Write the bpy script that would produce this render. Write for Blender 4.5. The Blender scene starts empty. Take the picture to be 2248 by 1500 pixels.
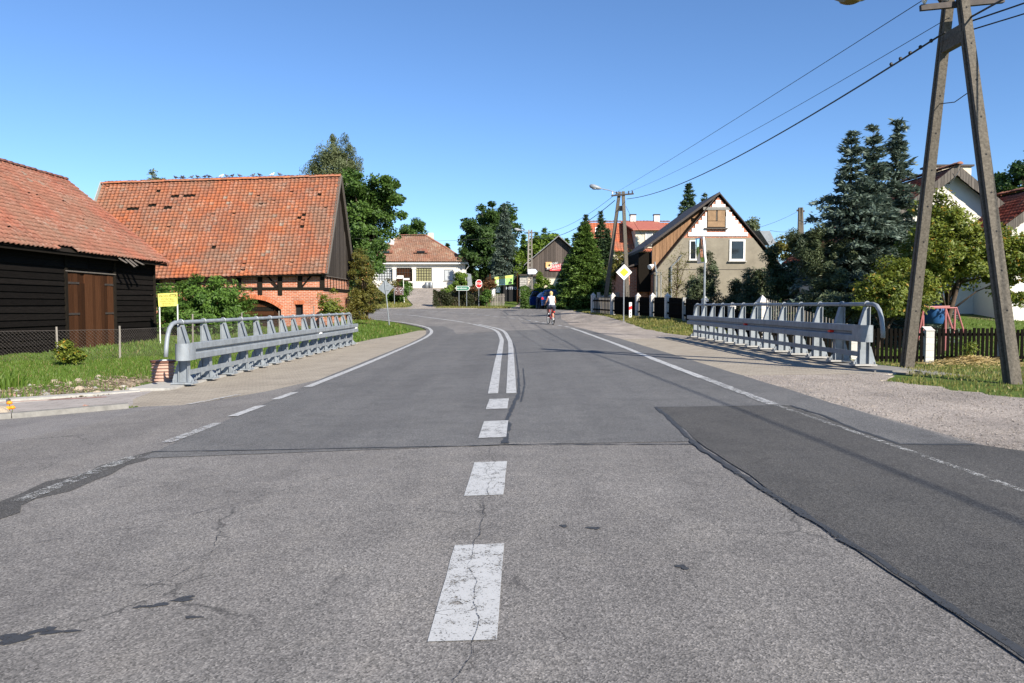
import bpy, math, random
import numpy as np
from mathutils import Vector, Matrix

random.seed(7); RNG = np.random.default_rng(7)
scene = bpy.context.scene
COL = scene.collection

# ------------------------------------------------------------------ camera, sky, sun, exposure
FPX, HC = 1686.0, 1.27                       # focal length in photo pixels, eye height
PITCH = math.atan(79 / FPX)
cam_d = bpy.data.cameras.new('camera'); cam = bpy.data.objects.new('camera', cam_d); COL.objects.link(cam)
cam_d.sensor_width = 36.0; cam_d.lens = 36.0 * FPX / 2248; cam_d.clip_end = 3000; cam_d.clip_start = 0.05
cam.location = (0, 0, HC); cam.rotation_euler = (math.pi / 2 - PITCH, 0, 0)
scene.camera = cam
SUNV = Vector((0.92, -1.24, 1.0)).normalized()          # towards the sun
SUN_EL = math.asin(SUNV.z); SUN_AZ = math.atan2(SUNV.x, SUNV.y)
world = bpy.data.worlds.new('World'); scene.world = world; world.use_nodes = True
wn = world.node_tree; wn.nodes.clear()
sky_n = wn.nodes.new('ShaderNodeTexSky'); sky_n.sky_type = 'NISHITA'; sky_n.sun_disc = False
sky_n.sun_elevation = SUN_EL; sky_n.sun_rotation = SUN_AZ
sky_n.altitude = 0; sky_n.air_density = 0.88; sky_n.dust_density = 0.0; sky_n.ozone_density = 7.5
bg = wn.nodes.new('ShaderNodeBackground'); bg.inputs[1].default_value = 0.08
wo = wn.nodes.new('ShaderNodeOutputWorld')
wn.links.new(sky_n.outputs[0], bg.inputs[0]); wn.links.new(bg.outputs[0], wo.inputs[0])
sun_d = bpy.data.lights.new('sun', 'SUN'); sun_d.energy = 4.2; sun_d.angle = math.radians(0.5); sun_d.color = (1.0, 0.93, 0.82)
sun = bpy.data.objects.new('sun', sun_d); COL.objects.link(sun)
sun.rotation_euler = SUNV.to_track_quat('Z', 'Y').to_euler(); sun.location = (20, -20, 30)
vs = scene.view_settings; vs.view_transform = 'Standard'; vs.look = 'None'; vs.exposure = 1.15; vs.gamma = 1.0; vs.use_curve_mapping = False
scene.cycles.max_bounces = 6; scene.cycles.transparent_max_bounces = 12

# ------------------------------------------------------------------ terrain
_ZY = np.array([28, 32, 36, 42, 50, 60, 70, 78, 86, 96, 108, 130, 170, 260, 900.])
_ZZ = np.array([0, .02, .07, .2, .4, .65, .92, 1.1, 1.75, 2.75, 3.8, 5.0, 7, 9, 12.])
def ss(a, b, t):
    t = np.clip((np.asarray(t, float) - a) / (b - a), 0, 1); return t * t * (3 - 2 * t)
def fence_x(y):
    return np.interp(y, [20, 29.5, 38.5, 47.5, 60], [11.1, 9.6, 8.2, 5.4, 1.6])
def H(x, y):
    x = np.asarray(x, float); y = np.asarray(y, float)
    c = np.where(x < 0, 0.038 * np.maximum(x, -6.5), 0.0155 * np.minimum(x, 6.5))
    z = np.interp(y, _ZY, _ZZ) + c * (1 - ss(32, 50, y))
    fx = fence_x(y)
    z = z + .38 * ss(fx - 2.4, fx - .4, x) * ss(27, 35, y) * (1 - ss(56, 70, y))
    z = z - .62 * ss(6.9, 8.6, x) * ss(15, 19.5, y) * (1 - ss(25, 40, y))
    z = z + .45 * ss(10, 14, x) * ss(28, 44, y) * (1 - ss(50, 80, y))
    z = z - .22 * ss(6.5, 7.2, -x) * (1 - ss(7.4, 8.6, -x)) * ss(13.5, 15.5, y) * (1 - ss(24, 27, y))
    z = z + .5 * ss(9, 20, -x) * ss(70, 80, y) * (1 - ss(84, 110, y))
    return z
def hz(x, y): return float(H(x, y))
def at(px, py, Y):                                       # point at depth Y seen at photo pixel (px, py)
    a = (px - 1124) / FPX; b = (750 - py) / FPX
    dy = math.cos(PITCH) + b * math.sin(PITCH); dz = -math.sin(PITCH) + b * math.cos(PITCH); t = Y / dy
    return Vector((a * t, Y, HC + dz * t))

# ------------------------------------------------------------------ materials
def new_mat(name):
    m = bpy.data.materials.new(name); m.use_nodes = True; nt = m.node_tree
    b = nt.nodes['Principled BSDF']; return m, nt, b
def N(nt, t, **k):
    n = nt.nodes.new(t)
    for a, v in k.items(): setattr(n, a, v)
    return n
def noise(nt, scale, detail=4, rough=.6, vec=None, dist=0):
    n = N(nt, 'ShaderNodeTexNoise'); n.inputs['Scale'].default_value = scale; n.inputs['Detail'].default_value = detail
    n.inputs['Roughness'].default_value = rough; n.inputs['Distortion'].default_value = dist
    if vec is not None: nt.links.new(vec, n.inputs['Vector'])
    return n
def ramp(nt, fac, stops):
    r = N(nt, 'ShaderNodeValToRGB'); e = r.color_ramp.elements
    while len(e) > 1: e.remove(e[-1])
    e[0].position = stops[0][0]; e[0].color = (*stops[0][1], 1)
    for p, c in stops[1:]:
        q = e.new(p); q.color = (*c, 1)
    nt.links.new(fac, r.inputs[0]); return r
def mixc(nt, fac, a, b, mode='MIX'):
    n = N(nt, 'ShaderNodeMix', data_type='RGBA', blend_type=mode)
    for s, v in ((0, fac), (6, a), (7, b)):
        if hasattr(v, 'is_linked') or hasattr(v, 'links'): nt.links.new(v, n.inputs[s])
        elif s == 0: n.inputs[0].default_value = v
        else: n.inputs[s].default_value = (*v, 1)
    return n.outputs[2]
def objco(nt, scale=None, rot=None):
    c = N(nt, 'ShaderNodeTexCoord')
    if scale is None: return c.outputs['Object']
    m = N(nt, 'ShaderNodeMapping'); m.inputs['Scale'].default_value = scale
    if rot: m.inputs['Rotation'].default_value = rot
    nt.links.new(c.outputs['Object'], m.inputs[0]); return m.outputs[0]
def bump(nt, b, height, strength=.4, dist=.02):
    n = N(nt, 'ShaderNodeBump'); n.inputs['Strength'].default_value = strength; n.inputs['Distance'].default_value = dist
    nt.links.new(height, n.inputs['Height']); nt.links.new(n.outputs[0], b.inputs['Normal'])
def simple(name, col, rough=.6, metal=0, var=.15, scale=6, bmp=0, spec=.5, stretch=None, obj_rand=0):
    m, nt, b = new_mat(name)
    v = objco(nt, stretch) if stretch else objco(nt)
    n = noise(nt, scale, 5, .65, v)
    d = tuple(c * (1 - var) for c in col); l = tuple(min(1, c * (1 + var)) for c in col)
    r = ramp(nt, n.outputs[0], [(.3, d), (.7, l)])
    out = r.outputs[0]
    if obj_rand:
        oi = N(nt, 'ShaderNodeObjectInfo'); hsv = N(nt, 'ShaderNodeHueSaturation')
        mp = N(nt, 'ShaderNodeMapRange'); mp.inputs[3].default_value = 1 - obj_rand; mp.inputs[4].default_value = 1 + obj_rand
        nt.links.new(oi.outputs['Random'], mp.inputs[0]); nt.links.new(mp.outputs[0], hsv.inputs['Value'])
        nt.links.new(out, hsv.inputs['Color']); out = hsv.outputs[0]
    nt.links.new(out, b.inputs['Base Color'])
    b.inputs['Roughness'].default_value = rough; b.inputs['Metallic'].default_value = metal
    b.inputs['Specular IOR Level'].default_value = spec
    if bmp: bump(nt, b, n.outputs[0], bmp, .01)
    return m
def asphalt(name, dark, light, fine=420, crack=False, patch=.25):
    m, nt, b = new_mat(name); v = objco(nt)
    n1 = noise(nt, fine * .30, 2, .7, v)
    vo = N(nt, 'ShaderNodeTexVoronoi'); vo.inputs['Scale'].default_value = fine * .28; nt.links.new(v, vo.inputs[0])
    ag = ramp(nt, vo.outputs['Color'], [(.05, tuple(c * .5 for c in dark)), (.36, dark), (.68, light), (.96, tuple(min(1, c * 1.55) for c in light))])
    big = noise(nt, .55, 5, .6, v, .4); st = noise(nt, 3.1, 5, .65, v, .3)
    c = mixc(nt, 1.0, ag.outputs[0], ramp(nt, big.outputs[0], [(.3, (1 - patch,) * 3), (.7, (1 + patch * .5,) * 3)]).outputs[0], 'MULTIPLY')
    c = mixc(nt, 1.0, c, ramp(nt, st.outputs[0], [(.25, (.8, .8, .8)), (.5, (1, 1, 1)), (.8, (1.1, 1.09, 1.06))]).outputs[0], 'MULTIPLY')
    tr_ = noise(nt, 1.0, 4, .55, objco(nt, (1.6, .09, 1)), .2); c = mixc(nt, 1.0, c, ramp(nt, tr_.outputs[0], [(.3, (.86, .86, .87)), (.55, (1, 1, 1)), (.75, (1.09, 1.08, 1.07))]).outputs[0], 'MULTIPLY')
    spl = noise(nt, 1.7, 6, .75, v, 1.2); c = mixc(nt, 1.0, c, ramp(nt, spl.outputs[0], [(.27, (.62, .62, .63)), (.36, (1, 1, 1))]).outputs[0], 'MULTIPLY')
    if crack:
        w = noise(nt, 2.2, 5, .7, v); add = N(nt, 'ShaderNodeVectorMath', operation='ADD'); nt.links.new(v, add.inputs[0])
        sc = N(nt, 'ShaderNodeVectorMath', operation='SCALE'); sc.inputs[3].default_value = .35; nt.links.new(w.outputs['Color'], sc.inputs[0]); nt.links.new(sc.outputs[0], add.inputs[1])
        cv = N(nt, 'ShaderNodeTexVoronoi', feature='DISTANCE_TO_EDGE'); cv.inputs['Scale'].default_value = .42; nt.links.new(add.outputs[0], cv.inputs[0])
        gate = noise(nt, .8, 3, .5, v); gm = ramp(nt, gate.outputs[0], [(.50, (0, 0, 0)), (.60, (1, 1, 1))])
        cr = ramp(nt, cv.outputs[0], [(.0, (1, 1, 1)), (.006, (.0, .0, .0))])
        f = N(nt, 'ShaderNodeMath', operation='MULTIPLY'); nt.links.new(cr.outputs[0], f.inputs[0]); nt.links.new(gm.outputs[0], f.inputs[1])
        f2 = N(nt, 'ShaderNodeMath', operation='MULTIPLY'); f2.inputs[1].default_value = .7; nt.links.new(f.outputs[0], f2.inputs[0])
        c = mixc(nt, f2.outputs[0], c, (.03, .03, .03))
    nt.links.new(c, b.inputs['Base Color']); b.inputs['Roughness'].default_value = .88; b.inputs['Specular IOR Level'].default_value = .25
    bump(nt, b, vo.outputs['Distance'], .5, .004)
    return m
def paint(name, col=(.74, .74, .72), wear=.45, scale=14):
    m, nt, b = new_mat(name); v = objco(nt)
    w = noise(nt, 3, 5, .7, v); add = N(nt, 'ShaderNodeVectorMath', operation='ADD'); nt.links.new(v, add.inputs[0])
    sc = N(nt, 'ShaderNodeVectorMath', operation='SCALE'); sc.inputs[3].default_value = .16; nt.links.new(w.outputs['Color'], sc.inputs[0]); nt.links.new(sc.outputs[0], add.inputs[1])
    cv = N(nt, 'ShaderNodeTexVoronoi', feature='DISTANCE_TO_EDGE'); cv.inputs['Scale'].default_value = 5.5; nt.links.new(add.outputs[0], cv.inputs[0])
    gate = noise(nt, 4, 3, .5, v)
    cr = ramp(nt, cv.outputs[0], [(0, (1, 1, 1)), (.018, (0, 0, 0))]); g2 = ramp(nt, gate.outputs[0], [(.53, (0, 0, 0)), (.6, (1, 1, 1))])
    f = N(nt, 'ShaderNodeMath', operation='MULTIPLY'); nt.links.new(cr.outputs[0], f.inputs[0]); nt.links.new(g2.outputs[0], f.inputs[1])
    n1 = noise(nt, scale, 6, .75, v); n2 = noise(nt, 90, 3, .7, v)
    mx = N(nt, 'ShaderNodeMath', operation='MULTIPLY'); nt.links.new(n1.outputs[0], mx.inputs[0]); nt.links.new(n2.outputs[0], mx.inputs[1])
    wr = ramp(nt, mx.outputs[0], [(wear * .36, (1, 1, 1)), (wear * .36 + .05, (0, 0, 0))])
    f3 = N(nt, 'ShaderNodeMath', operation='MAXIMUM'); nt.links.new(f.outputs[0], f3.inputs[0]); nt.links.new(wr.outputs[0], f3.inputs[1])
    colr = ramp(nt, n1.outputs[0], [(.3, tuple(c * .86 for c in col)), (.7, col)])
    nt.links.new(colr.outputs[0], b.inputs['Base Color']); b.inputs['Roughness'].default_value = .7
    tr = N(nt, 'ShaderNodeBsdfTransparent'); ms = N(nt, 'ShaderNodeMixShader')
    nt.links.new(f3.outputs[0], ms.inputs[0]); nt.links.new(b.outputs[0], ms.inputs[1]); nt.links.new(tr.outputs[0], ms.inputs[2])
    nt.links.new(ms.outputs[0], nt.nodes['Material Output'].inputs[0])
    return m
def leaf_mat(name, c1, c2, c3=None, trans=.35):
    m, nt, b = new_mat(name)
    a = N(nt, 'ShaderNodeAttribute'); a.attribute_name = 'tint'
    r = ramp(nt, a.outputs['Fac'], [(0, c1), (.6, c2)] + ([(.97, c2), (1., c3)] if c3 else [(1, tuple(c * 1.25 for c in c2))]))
    nt.links.new(r.outputs[0], b.inputs['Base Color']); b.inputs['Roughness'].default_value = .5; b.inputs['Specular IOR Level'].default_value = .35
    t = N(nt, 'ShaderNodeBsdfTranslucent'); hs = N(nt, 'ShaderNodeHueSaturation'); hs.inputs['Value'].default_value = 1.3; hs.inputs['Hue'].default_value = .485
    nt.links.new(r.outputs[0], hs.inputs['Color']); nt.links.new(hs.outputs[0], t.inputs[0])
    ms = N(nt, 'ShaderNodeMixShader'); ms.inputs[0].default_value = trans
    nt.links.new(b.outputs[0], ms.inputs[1]); nt.links.new(t.outputs[0], ms.inputs[2]); nt.links.new(ms.outputs[0], nt.nodes['Material Output'].inputs[0])
    return m
def wallmap(nt):                       # (along the wall, up) coordinates for upright walls of any direction
    s = N(nt, 'ShaderNodeSeparateXYZ'); c = N(nt, 'ShaderNodeTexCoord'); nt.links.new(c.outputs['Object'], s.inputs[0])
    ad = N(nt, 'ShaderNodeMath', operation='ADD'); nt.links.new(s.outputs[0], ad.inputs[0]); nt.links.new(s.outputs[1], ad.inputs[1])
    k = N(nt, 'ShaderNodeCombineXYZ'); nt.links.new(ad.outputs[0], k.inputs[0]); nt.links.new(s.outputs[2], k.inputs[1]); return k.outputs[0], c.outputs['Object']
def brick_mat(name, c1, c2, mortar, bw=.26, bh=.085, msize=.008):
    m, nt, b = new_mat(name); v, o = wallmap(nt)
    t = N(nt, 'ShaderNodeTexBrick'); t.inputs['Scale'].default_value = 1; t.inputs['Brick Width'].default_value = bw; t.inputs['Row Height'].default_value = bh
    t.inputs['Mortar Size'].default_value = msize; t.inputs['Mortar Smooth'].default_value = .3; t.inputs['Bias'].default_value = -.1
    t.inputs['Color1'].default_value = (*c1, 1); t.inputs['Color2'].default_value = (*c2, 1); t.inputs['Mortar'].default_value = (*mortar, 1)
    nt.links.new(v, t.inputs[0])
    n = noise(nt, 1.3, 6, .65, o); d = noise(nt, 9, 4, .6, o)
    c = mixc(nt, 1.0, t.outputs[0], ramp(nt, n.outputs[0], [(.3, (.72, .68, .66)), (.65, (1.08, 1.05, 1.02))]).outputs[0], 'MULTIPLY')
    c = mixc(nt, 1.0, c, ramp(nt, d.outputs[0], [(.3, (.85, .84, .84)), (.7, (1.1, 1.1, 1.1))]).outputs[0], 'MULTIPLY')
    nt.links.new(c, b.inputs['Base Color']); b.inputs['Roughness'].default_value = .9; b.inputs['Specular IOR Level'].default_value = .15
    inv = N(nt, 'ShaderNodeMath', operation='SUBTRACT'); inv.inputs[0].default_value = 1; nt.links.new(t.outputs['Fac'], inv.inputs[1]); bump(nt, b, inv.outputs[0], .6, .012)
    return m
def tile_mat(name, stops, attr=True, lichen=.5, rough=.85):
    m, nt, b = new_mat(name); o = objco(nt)
    if attr:
        a = N(nt, 'ShaderNodeAttribute'); a.attribute_name = 'tint'; fac = a.outputs['Fac']
    else:
        a = N(nt, 'ShaderNodeObjectInfo'); mr = N(nt, 'ShaderNodeMapRange'); mr.inputs[3].default_value = .12; mr.inputs[4].default_value = .9; nt.links.new(a.outputs['Random'], mr.inputs[0]); fac = mr.outputs[0]
    r = ramp(nt, fac, stops)
    if attr: gv = o
    else:
        g = N(nt, 'ShaderNodeNewGeometry'); gv = g.outputs['Position']
    n = noise(nt, 1.1, 6, .7, gv); n2 = noise(nt, 14, 5, .7, gv)
    k = N(nt, 'ShaderNodeMath', operation='MULTIPLY'); nt.links.new(n.outputs[0], k.inputs[0]); nt.links.new(n2.outputs[0], k.inputs[1])
    lm = ramp(nt, k.outputs[0], [(.27, (0, 0, 0)), (.40, (lichen,) * 3)])
    bw_ = noise(nt, .38, 5, .65, gv, .6); wm = ramp(nt, bw_.outputs[0], [(.38, (0, 0, 0)), (.64, (.75, .75, .75))]); c0 = mixc(nt, wm.outputs[0], r.outputs[0], (.20, .125, .088))
    c = mixc(nt, lm.outputs[0], c0, (.34, .31, .26))
    dk = ramp(nt, n2.outputs[0], [(.3, (.72, .7, .68)), (.62, (1.05, 1.05, 1.05))])
    c = mixc(nt, 1.0, c, dk.outputs[0], 'MULTIPLY')
    nt.links.new(c, b.inputs['Base Color']); b.inputs['Roughness'].default_value = rough; b.inputs['Specular IOR Level'].default_value = .25
    return m
def wood_mat(name, dark, light, stretch=(14, 14, 1.2), rough=.8, scale=3, obj_rand=.18, spec=.25):
    return simple(name, tuple((a + b) / 2 for a, b in zip(dark, light)), rough, 0, .4, scale, .35, spec, stretch, obj_rand)

M = {}
M['asph_old'] = asphalt('old_asphalt', (.148, .140, .132), (.22, .206, .192), 460, True, .2)
M['asph_new'] = asphalt('newer_asphalt', (.105, .104, .103), (.155, .152, .148), 560, False, .12)
M['asph_patch'] = asphalt('patch_asphalt', (.060, .058, .055), (.096, .092, .087), 560, False, .12)
M['asph_side'] = asphalt('side_road_asphalt', (.165, .158, .152), (.22, .208, .2), 560, False, .12)
M['paint'] = paint('road_paint', (.46, .46, .45), .46)
M['tar'] = paint('tar', (.042, .044, .047), .42, 22); M['crack'] = paint('crack', (.03, .028, .026), .55, 30); M['paint_faint'] = paint('faint_road_paint', (.42, .42, .40), .72)
M['paint_worn'] = paint('worn_road_paint', (.44, .44, .43), .6)
M['gravel'] = asphalt('gravel', (.265, .23, .195), (.37, .322, .28), 300, False, .3)
M['concrete'] = simple('concrete', (.215, .205, .185), .9, 0, .22, 9, .4, .2)
M['concrete_pale'] = simple('pale_concrete', (.36, .345, .315), .9, 0, .18, 12, .3, .2)
M['pole_conc'] = simple('pole_concrete', (.115, .10, .08), .92, 0, .42, 26, .6, .2)
M['galv'] = simple('galvanised_steel', (.235, .258, .275), .55, .1, .2, 5, .08, .5, (1.5, 1.5, .6))
M['galv_dark'] = simple('galvanised_dark', (.22, .24, .26), .5, .35, .12, 7, .08, .5)
M['steel_dark'] = simple('dark_steel', (.05, .04, .035), .7, .3, .3, 10)
M['white'] = simple('white_paint', (.78, .77, .74), .7, 0, .06, 3, 0, .3)
M['plaster_white'] = simple('white_plaster', (.62, .59, .53), .9, 0, .05, 2.2, .1, .15)
M['plaster_cream'] = simple('cream_plaster', (.62, .55, .43), .9, 0, .12, 2, .1, .15)
M['plaster_grey'] = simple('grey_brown_render', (.235, .208, .16), .92, 0, .16, 1.6, .3, .15)
M['block_white'] = simple('aerated_block', (.80, .79, .76), .9, 0, .06, 8, .15, .15, None, .05)
M['brick'] = brick_mat('red_brick', (.52, .175, .09), (.40, .125, .065), (.56, .42, .33), .26, .088, .014)
M['brick_plain'] = simple('brick_piece', (.48, .15, .07), .9, 0, .25, 18, .3, .15, None, .2)
M['black_wood'] = wood_mat('black_boards', (.004, .0035, .003), (.012, .010, .009), (1.2, 1.2, 16), .85, 3, .3, .06)
M['brown_wood'] = wood_mat('brown_boards', (.020, .008, .0045), (.085, .036, .016), (26, 26, .6), .85, 3, .5, .08)
M['grey_wood'] = wood_mat('grey_boards', (.06, .05, .042), (.165, .145, .125), (18, 18, 1.0), .85, 3, .25)
M['gable_wood'] = wood_mat('dark_grey_boards', (.026, .021, .018), (.075, .064, .055), (18, 18, 1.0), .9, 3, .3, .1)
M['shed_wood'] = wood_mat('shed_boards', (.05, .040, .034), (.125, .10, .088), (18, 18, 1.0), .85, 3, .35)
M['tan_wood'] = wood_mat('tan_boards', (.16, .085, .045), (.34, .20, .11), (14, 14, 1.0), .8, 3, .2)
M['ply'] = simple('plywood', (.27, .175, .10), .8, 0, .25, 3, 0, .2)
M['dark_beam'] = wood_mat('dark_timber', (.008, .0065, .005), (.022, .018, .014), (10, 10, 2), .9, 3, .2, .06)
M['fence_wood'] = wood_mat('dark_fence_boards', (.003, .0025, .002), (.009, .0075, .006), (16, 16, 1.2), .9, 3, .35, .05)
M['grey_picket'] = wood_mat('grey_pickets', (.14, .125, .105), (.29, .26, .225), (16, 16, 1.2), .85, 3, .25)
M['block_post'] = simple('split_block', (.54, .505, .46), .95, 0, .14, 22, .5, .15, None, .08)
M['pigeon_grey'] = simple('pigeon_grey', (.10, .105, .12), .7, 0, .2, 20)
M['dark'] = simple('dark_interior', (.006, .006, .007), .9, 0, .1)
M['glass'] = simple('window_glass', (.02, .024, .028), .06, 0, .2, 2, 0, .6)
M['curtain'] = simple('curtain', (.42, .44, .45), .9, 0, .25, 3, 0, .2, (8, 8, .5))
M['yellow_curtain'] = simple('yellow_curtain', (.26, .25, .13), .9, 0, .35, 3, 0, .2, (8, 8, .6))
TS = [(0, (.20, .085, .055)), (.2, (.28, .095, .052)), (.5, (.345, .108, .05)), (.8, (.40, .125, .052)), (.95, (.42, .15, .07)), (1, (.30, .22, .17))]
M['tile'] = tile_mat('clay_tiles', TS, True); M['tile1'] = tile_mat('clay_tile_single', TS, False)
TB = [(0, (.18, .075, .05)), (.3, (.25, .092, .06)), (.65, (.30, .108, .068)), (.95, (.33, .125, .08)), (1, (.25, .19, .15))]
M['tileb'] = tile_mat('faded_clay_tiles', TB, True, .35); M['tileb1'] = tile_mat('faded_clay_tile_single', TB, False, .35)
M['tilec'] = tile_mat('mottled_tiles', [(0, (.14, .075, .05)), (.4, (.25, .115, .075)), (.75, (.29, .165, .11)), (1, (.32, .24, .175))], True, .6)
M['tiled'] = tile_mat('dark_red_tiles', [(0, (.16, .035, .02)), (.5, (.25, .05, .03)), (1, (.33, .075, .04))], True, .15)
M['tilee'] = tile_mat('bright_red_tiles', [(0, (.42, .10, .045)), (1, (.5, .13, .055))], True, .05)
M['redsheet'] = simple('red_sheet_roof', (.36, .11, .07), .6, 0, .1, 2)
M['bark'] = simple('bark', (.085, .062, .045), .95, 0, .35, 14, .5, .1)
M['bark_birch'] = simple('birch_bark', (.5, .47, .43), .9, 0, .35, 8, .3, .1)
M['lf_maple'] = leaf_mat('maple_leaves', (.034, .074, .014), (.080, .145, .025))
M['lf_dark'] = leaf_mat('dark_leaves', (.025, .056, .013), (.06, .11, .024))
M['lf_birch'] = leaf_mat('birch_leaves', (.085, .11, .045), (.16, .185, .085))
M['lf_green'] = leaf_mat('shrub_leaves', (.04, .095, .015), (.105, .19, .032))
M['lf_bright'] = leaf_mat('bright_leaves', (.06, .12, .012), (.14, .21, .025))
M['lf_yellow'] = leaf_mat('autumn_leaves', (.075, .085, .018), (.17, .16, .035), (.30, .14, .03))
M['lf_apple'] = leaf_mat('apple_leaves', (.075, .11, .014), (.195, .23, .032), (.38, .23, .03))
M['lf_hedge'] = leaf_mat('hedge_leaves', (.018, .026, .010), (.048, .056, .018), (.10, .06, .03))
M['lf_red'] = leaf_mat('reddish_leaves', (.10, .06, .02), (.2, .10, .04), (.33, .10, .07))
M['ndl_blue'] = leaf_mat('blue_spruce_needles', (.048, .078, .058), (.13, .168, .13), None, .15)
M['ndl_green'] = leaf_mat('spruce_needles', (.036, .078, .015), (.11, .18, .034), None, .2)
M['ndl_dark'] = leaf_mat('dark_conifer_needles', (.022, .046, .02), (.065, .102, .042), None, .15)
M['ndl_juniper'] = leaf_mat('juniper_sprays', (.038, .058, .028), (.105, .13, .06), None, .2)
M['grass'] = leaf_mat('grass_blades', (.055, .11, .012), (.125, .20, .03), (.26, .22, .09), .35)
M['grass_dry'] = leaf_mat('dry_grass_blades', (.10, .13, .025), (.23, .22, .06), (.36, .29, .13), .35)
def ground_material():
    m, nt, b = new_mat('ground'); v = objco(nt)
    a = noise(nt, .35, 6, .65, v, .3); f = noise(nt, 5, 6, .7, v); g = noise(nt, 40, 3, .7, v)
    gr = ramp(nt, f.outputs[0], [(.25, (.035, .065, .012)), (.55, (.085, .125, .025)), (.8, (.15, .165, .045))])
    ea = ramp(nt, g.outputs[0], [(.3, (.09, .065, .04)), (.7, (.2, .155, .105))])
    c = mixc(nt, ramp(nt, a.outputs[0], [(.56, (0, 0, 0)), (.68, (.8, .8, .8))]).outputs[0], gr.outputs[0], ea.outputs[0])
    nt.links.new(c, b.inputs['Base Color']); b.inputs['Roughness'].default_value = .95; b.inputs['Specular IOR Level'].default_value = .1
    bump(nt, b, f.outputs[0], .6, .05); return m
M['ground'] = ground_material()
def paver_mat(name, c1, c2, mortar, bw, bh, ms=.006):
    m, nt, b = new_mat(name); v = objco(nt)
    t = N(nt, 'ShaderNodeTexBrick'); t.inputs['Scale'].default_value = 1; t.inputs['Brick Width'].default_value = bw; t.inputs['Row Height'].default_value = bh
    t.inputs['Mortar Size'].default_value = ms; t.inputs['Mortar Smooth'].default_value = .4
    t.inputs['Color1'].default_value = (*c1, 1); t.inputs['Color2'].default_value = (*c2, 1); t.inputs['Mortar'].default_value = (*mortar, 1)
    nt.links.new(v, t.inputs[0]); n = noise(nt, 1.2, 6, .7, v, .3); g = noise(nt, 60, 3, .7, v)
    c = mixc(nt, 1.0, t.outputs[0], ramp(nt, n.outputs[0], [(.3, (.82, .8, .78)), (.7, (1.08, 1.07, 1.05))]).outputs[0], 'MULTIPLY')
    c = mixc(nt, 1.0, c, ramp(nt, g.outputs[0], [(.3, (.86, .86, .86)), (.7, (1.1, 1.1, 1.1))]).outputs[0], 'MULTIPLY')
    nt.links.new(c, b.inputs['Base Color']); b.inputs['Roughness'].default_value = .93; b.inputs['Specular IOR Level'].default_value = .15
    inv = N(nt, 'ShaderNodeMath', operation='SUBTRACT'); inv.inputs[0].default_value = 1; nt.links.new(t.outputs['Fac'], inv.inputs[1]); bump(nt, b, inv.outputs[0], .5, .008)
    return m
M['setts'] = paver_mat('beige_setts', (.365, .325, .265), (.32, .285, .235), (.16, .14, .115), .2, .1)
M['slabs'] = paver_mat('grey_slabs', (.37, .34, .32), (.34, .315, .295), (.2, .18, .165), .4, .2, .008)
M['soil'] = asphalt('stony_soil', (.14, .105, .07), (.27, .215, .155), 60, False, .3)
M['redpave'] = simple('red_pavers', (.33, .19, .165), .95, 0, .15, 20, .2, .1)

def rusty(m):
    nt = m.node_tree; b = nt.nodes['Principled BSDF']; src = b.inputs['Base Color'].links[0].from_socket; g = N(nt, 'ShaderNodeNewGeometry')
    a = noise(nt, 2.6, 6, .75, g.outputs['Position'], .8); k = noise(nt, 17, 4, .7, g.outputs['Position'])
    x = N(nt, 'ShaderNodeMath', operation='MULTIPLY'); nt.links.new(a.outputs[0], x.inputs[0]); nt.links.new(k.outputs[0], x.inputs[1])
    c = mixc(nt, ramp(nt, x.outputs[0], [(.335, (0, 0, 0)), (.40, (.55, .55, .55))]).outputs[0], src, (.19, .125, .085))
    c = mixc(nt, 1.0, c, ramp(nt, a.outputs[0], [(.3, (.78, .78, .79)), (.6, (1.06, 1.06, 1.06))]).outputs[0], 'MULTIPLY'); nt.links.new(c, b.inputs['Base Color'])
rusty(M['galv']); rusty(M['galv_dark'])

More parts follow.
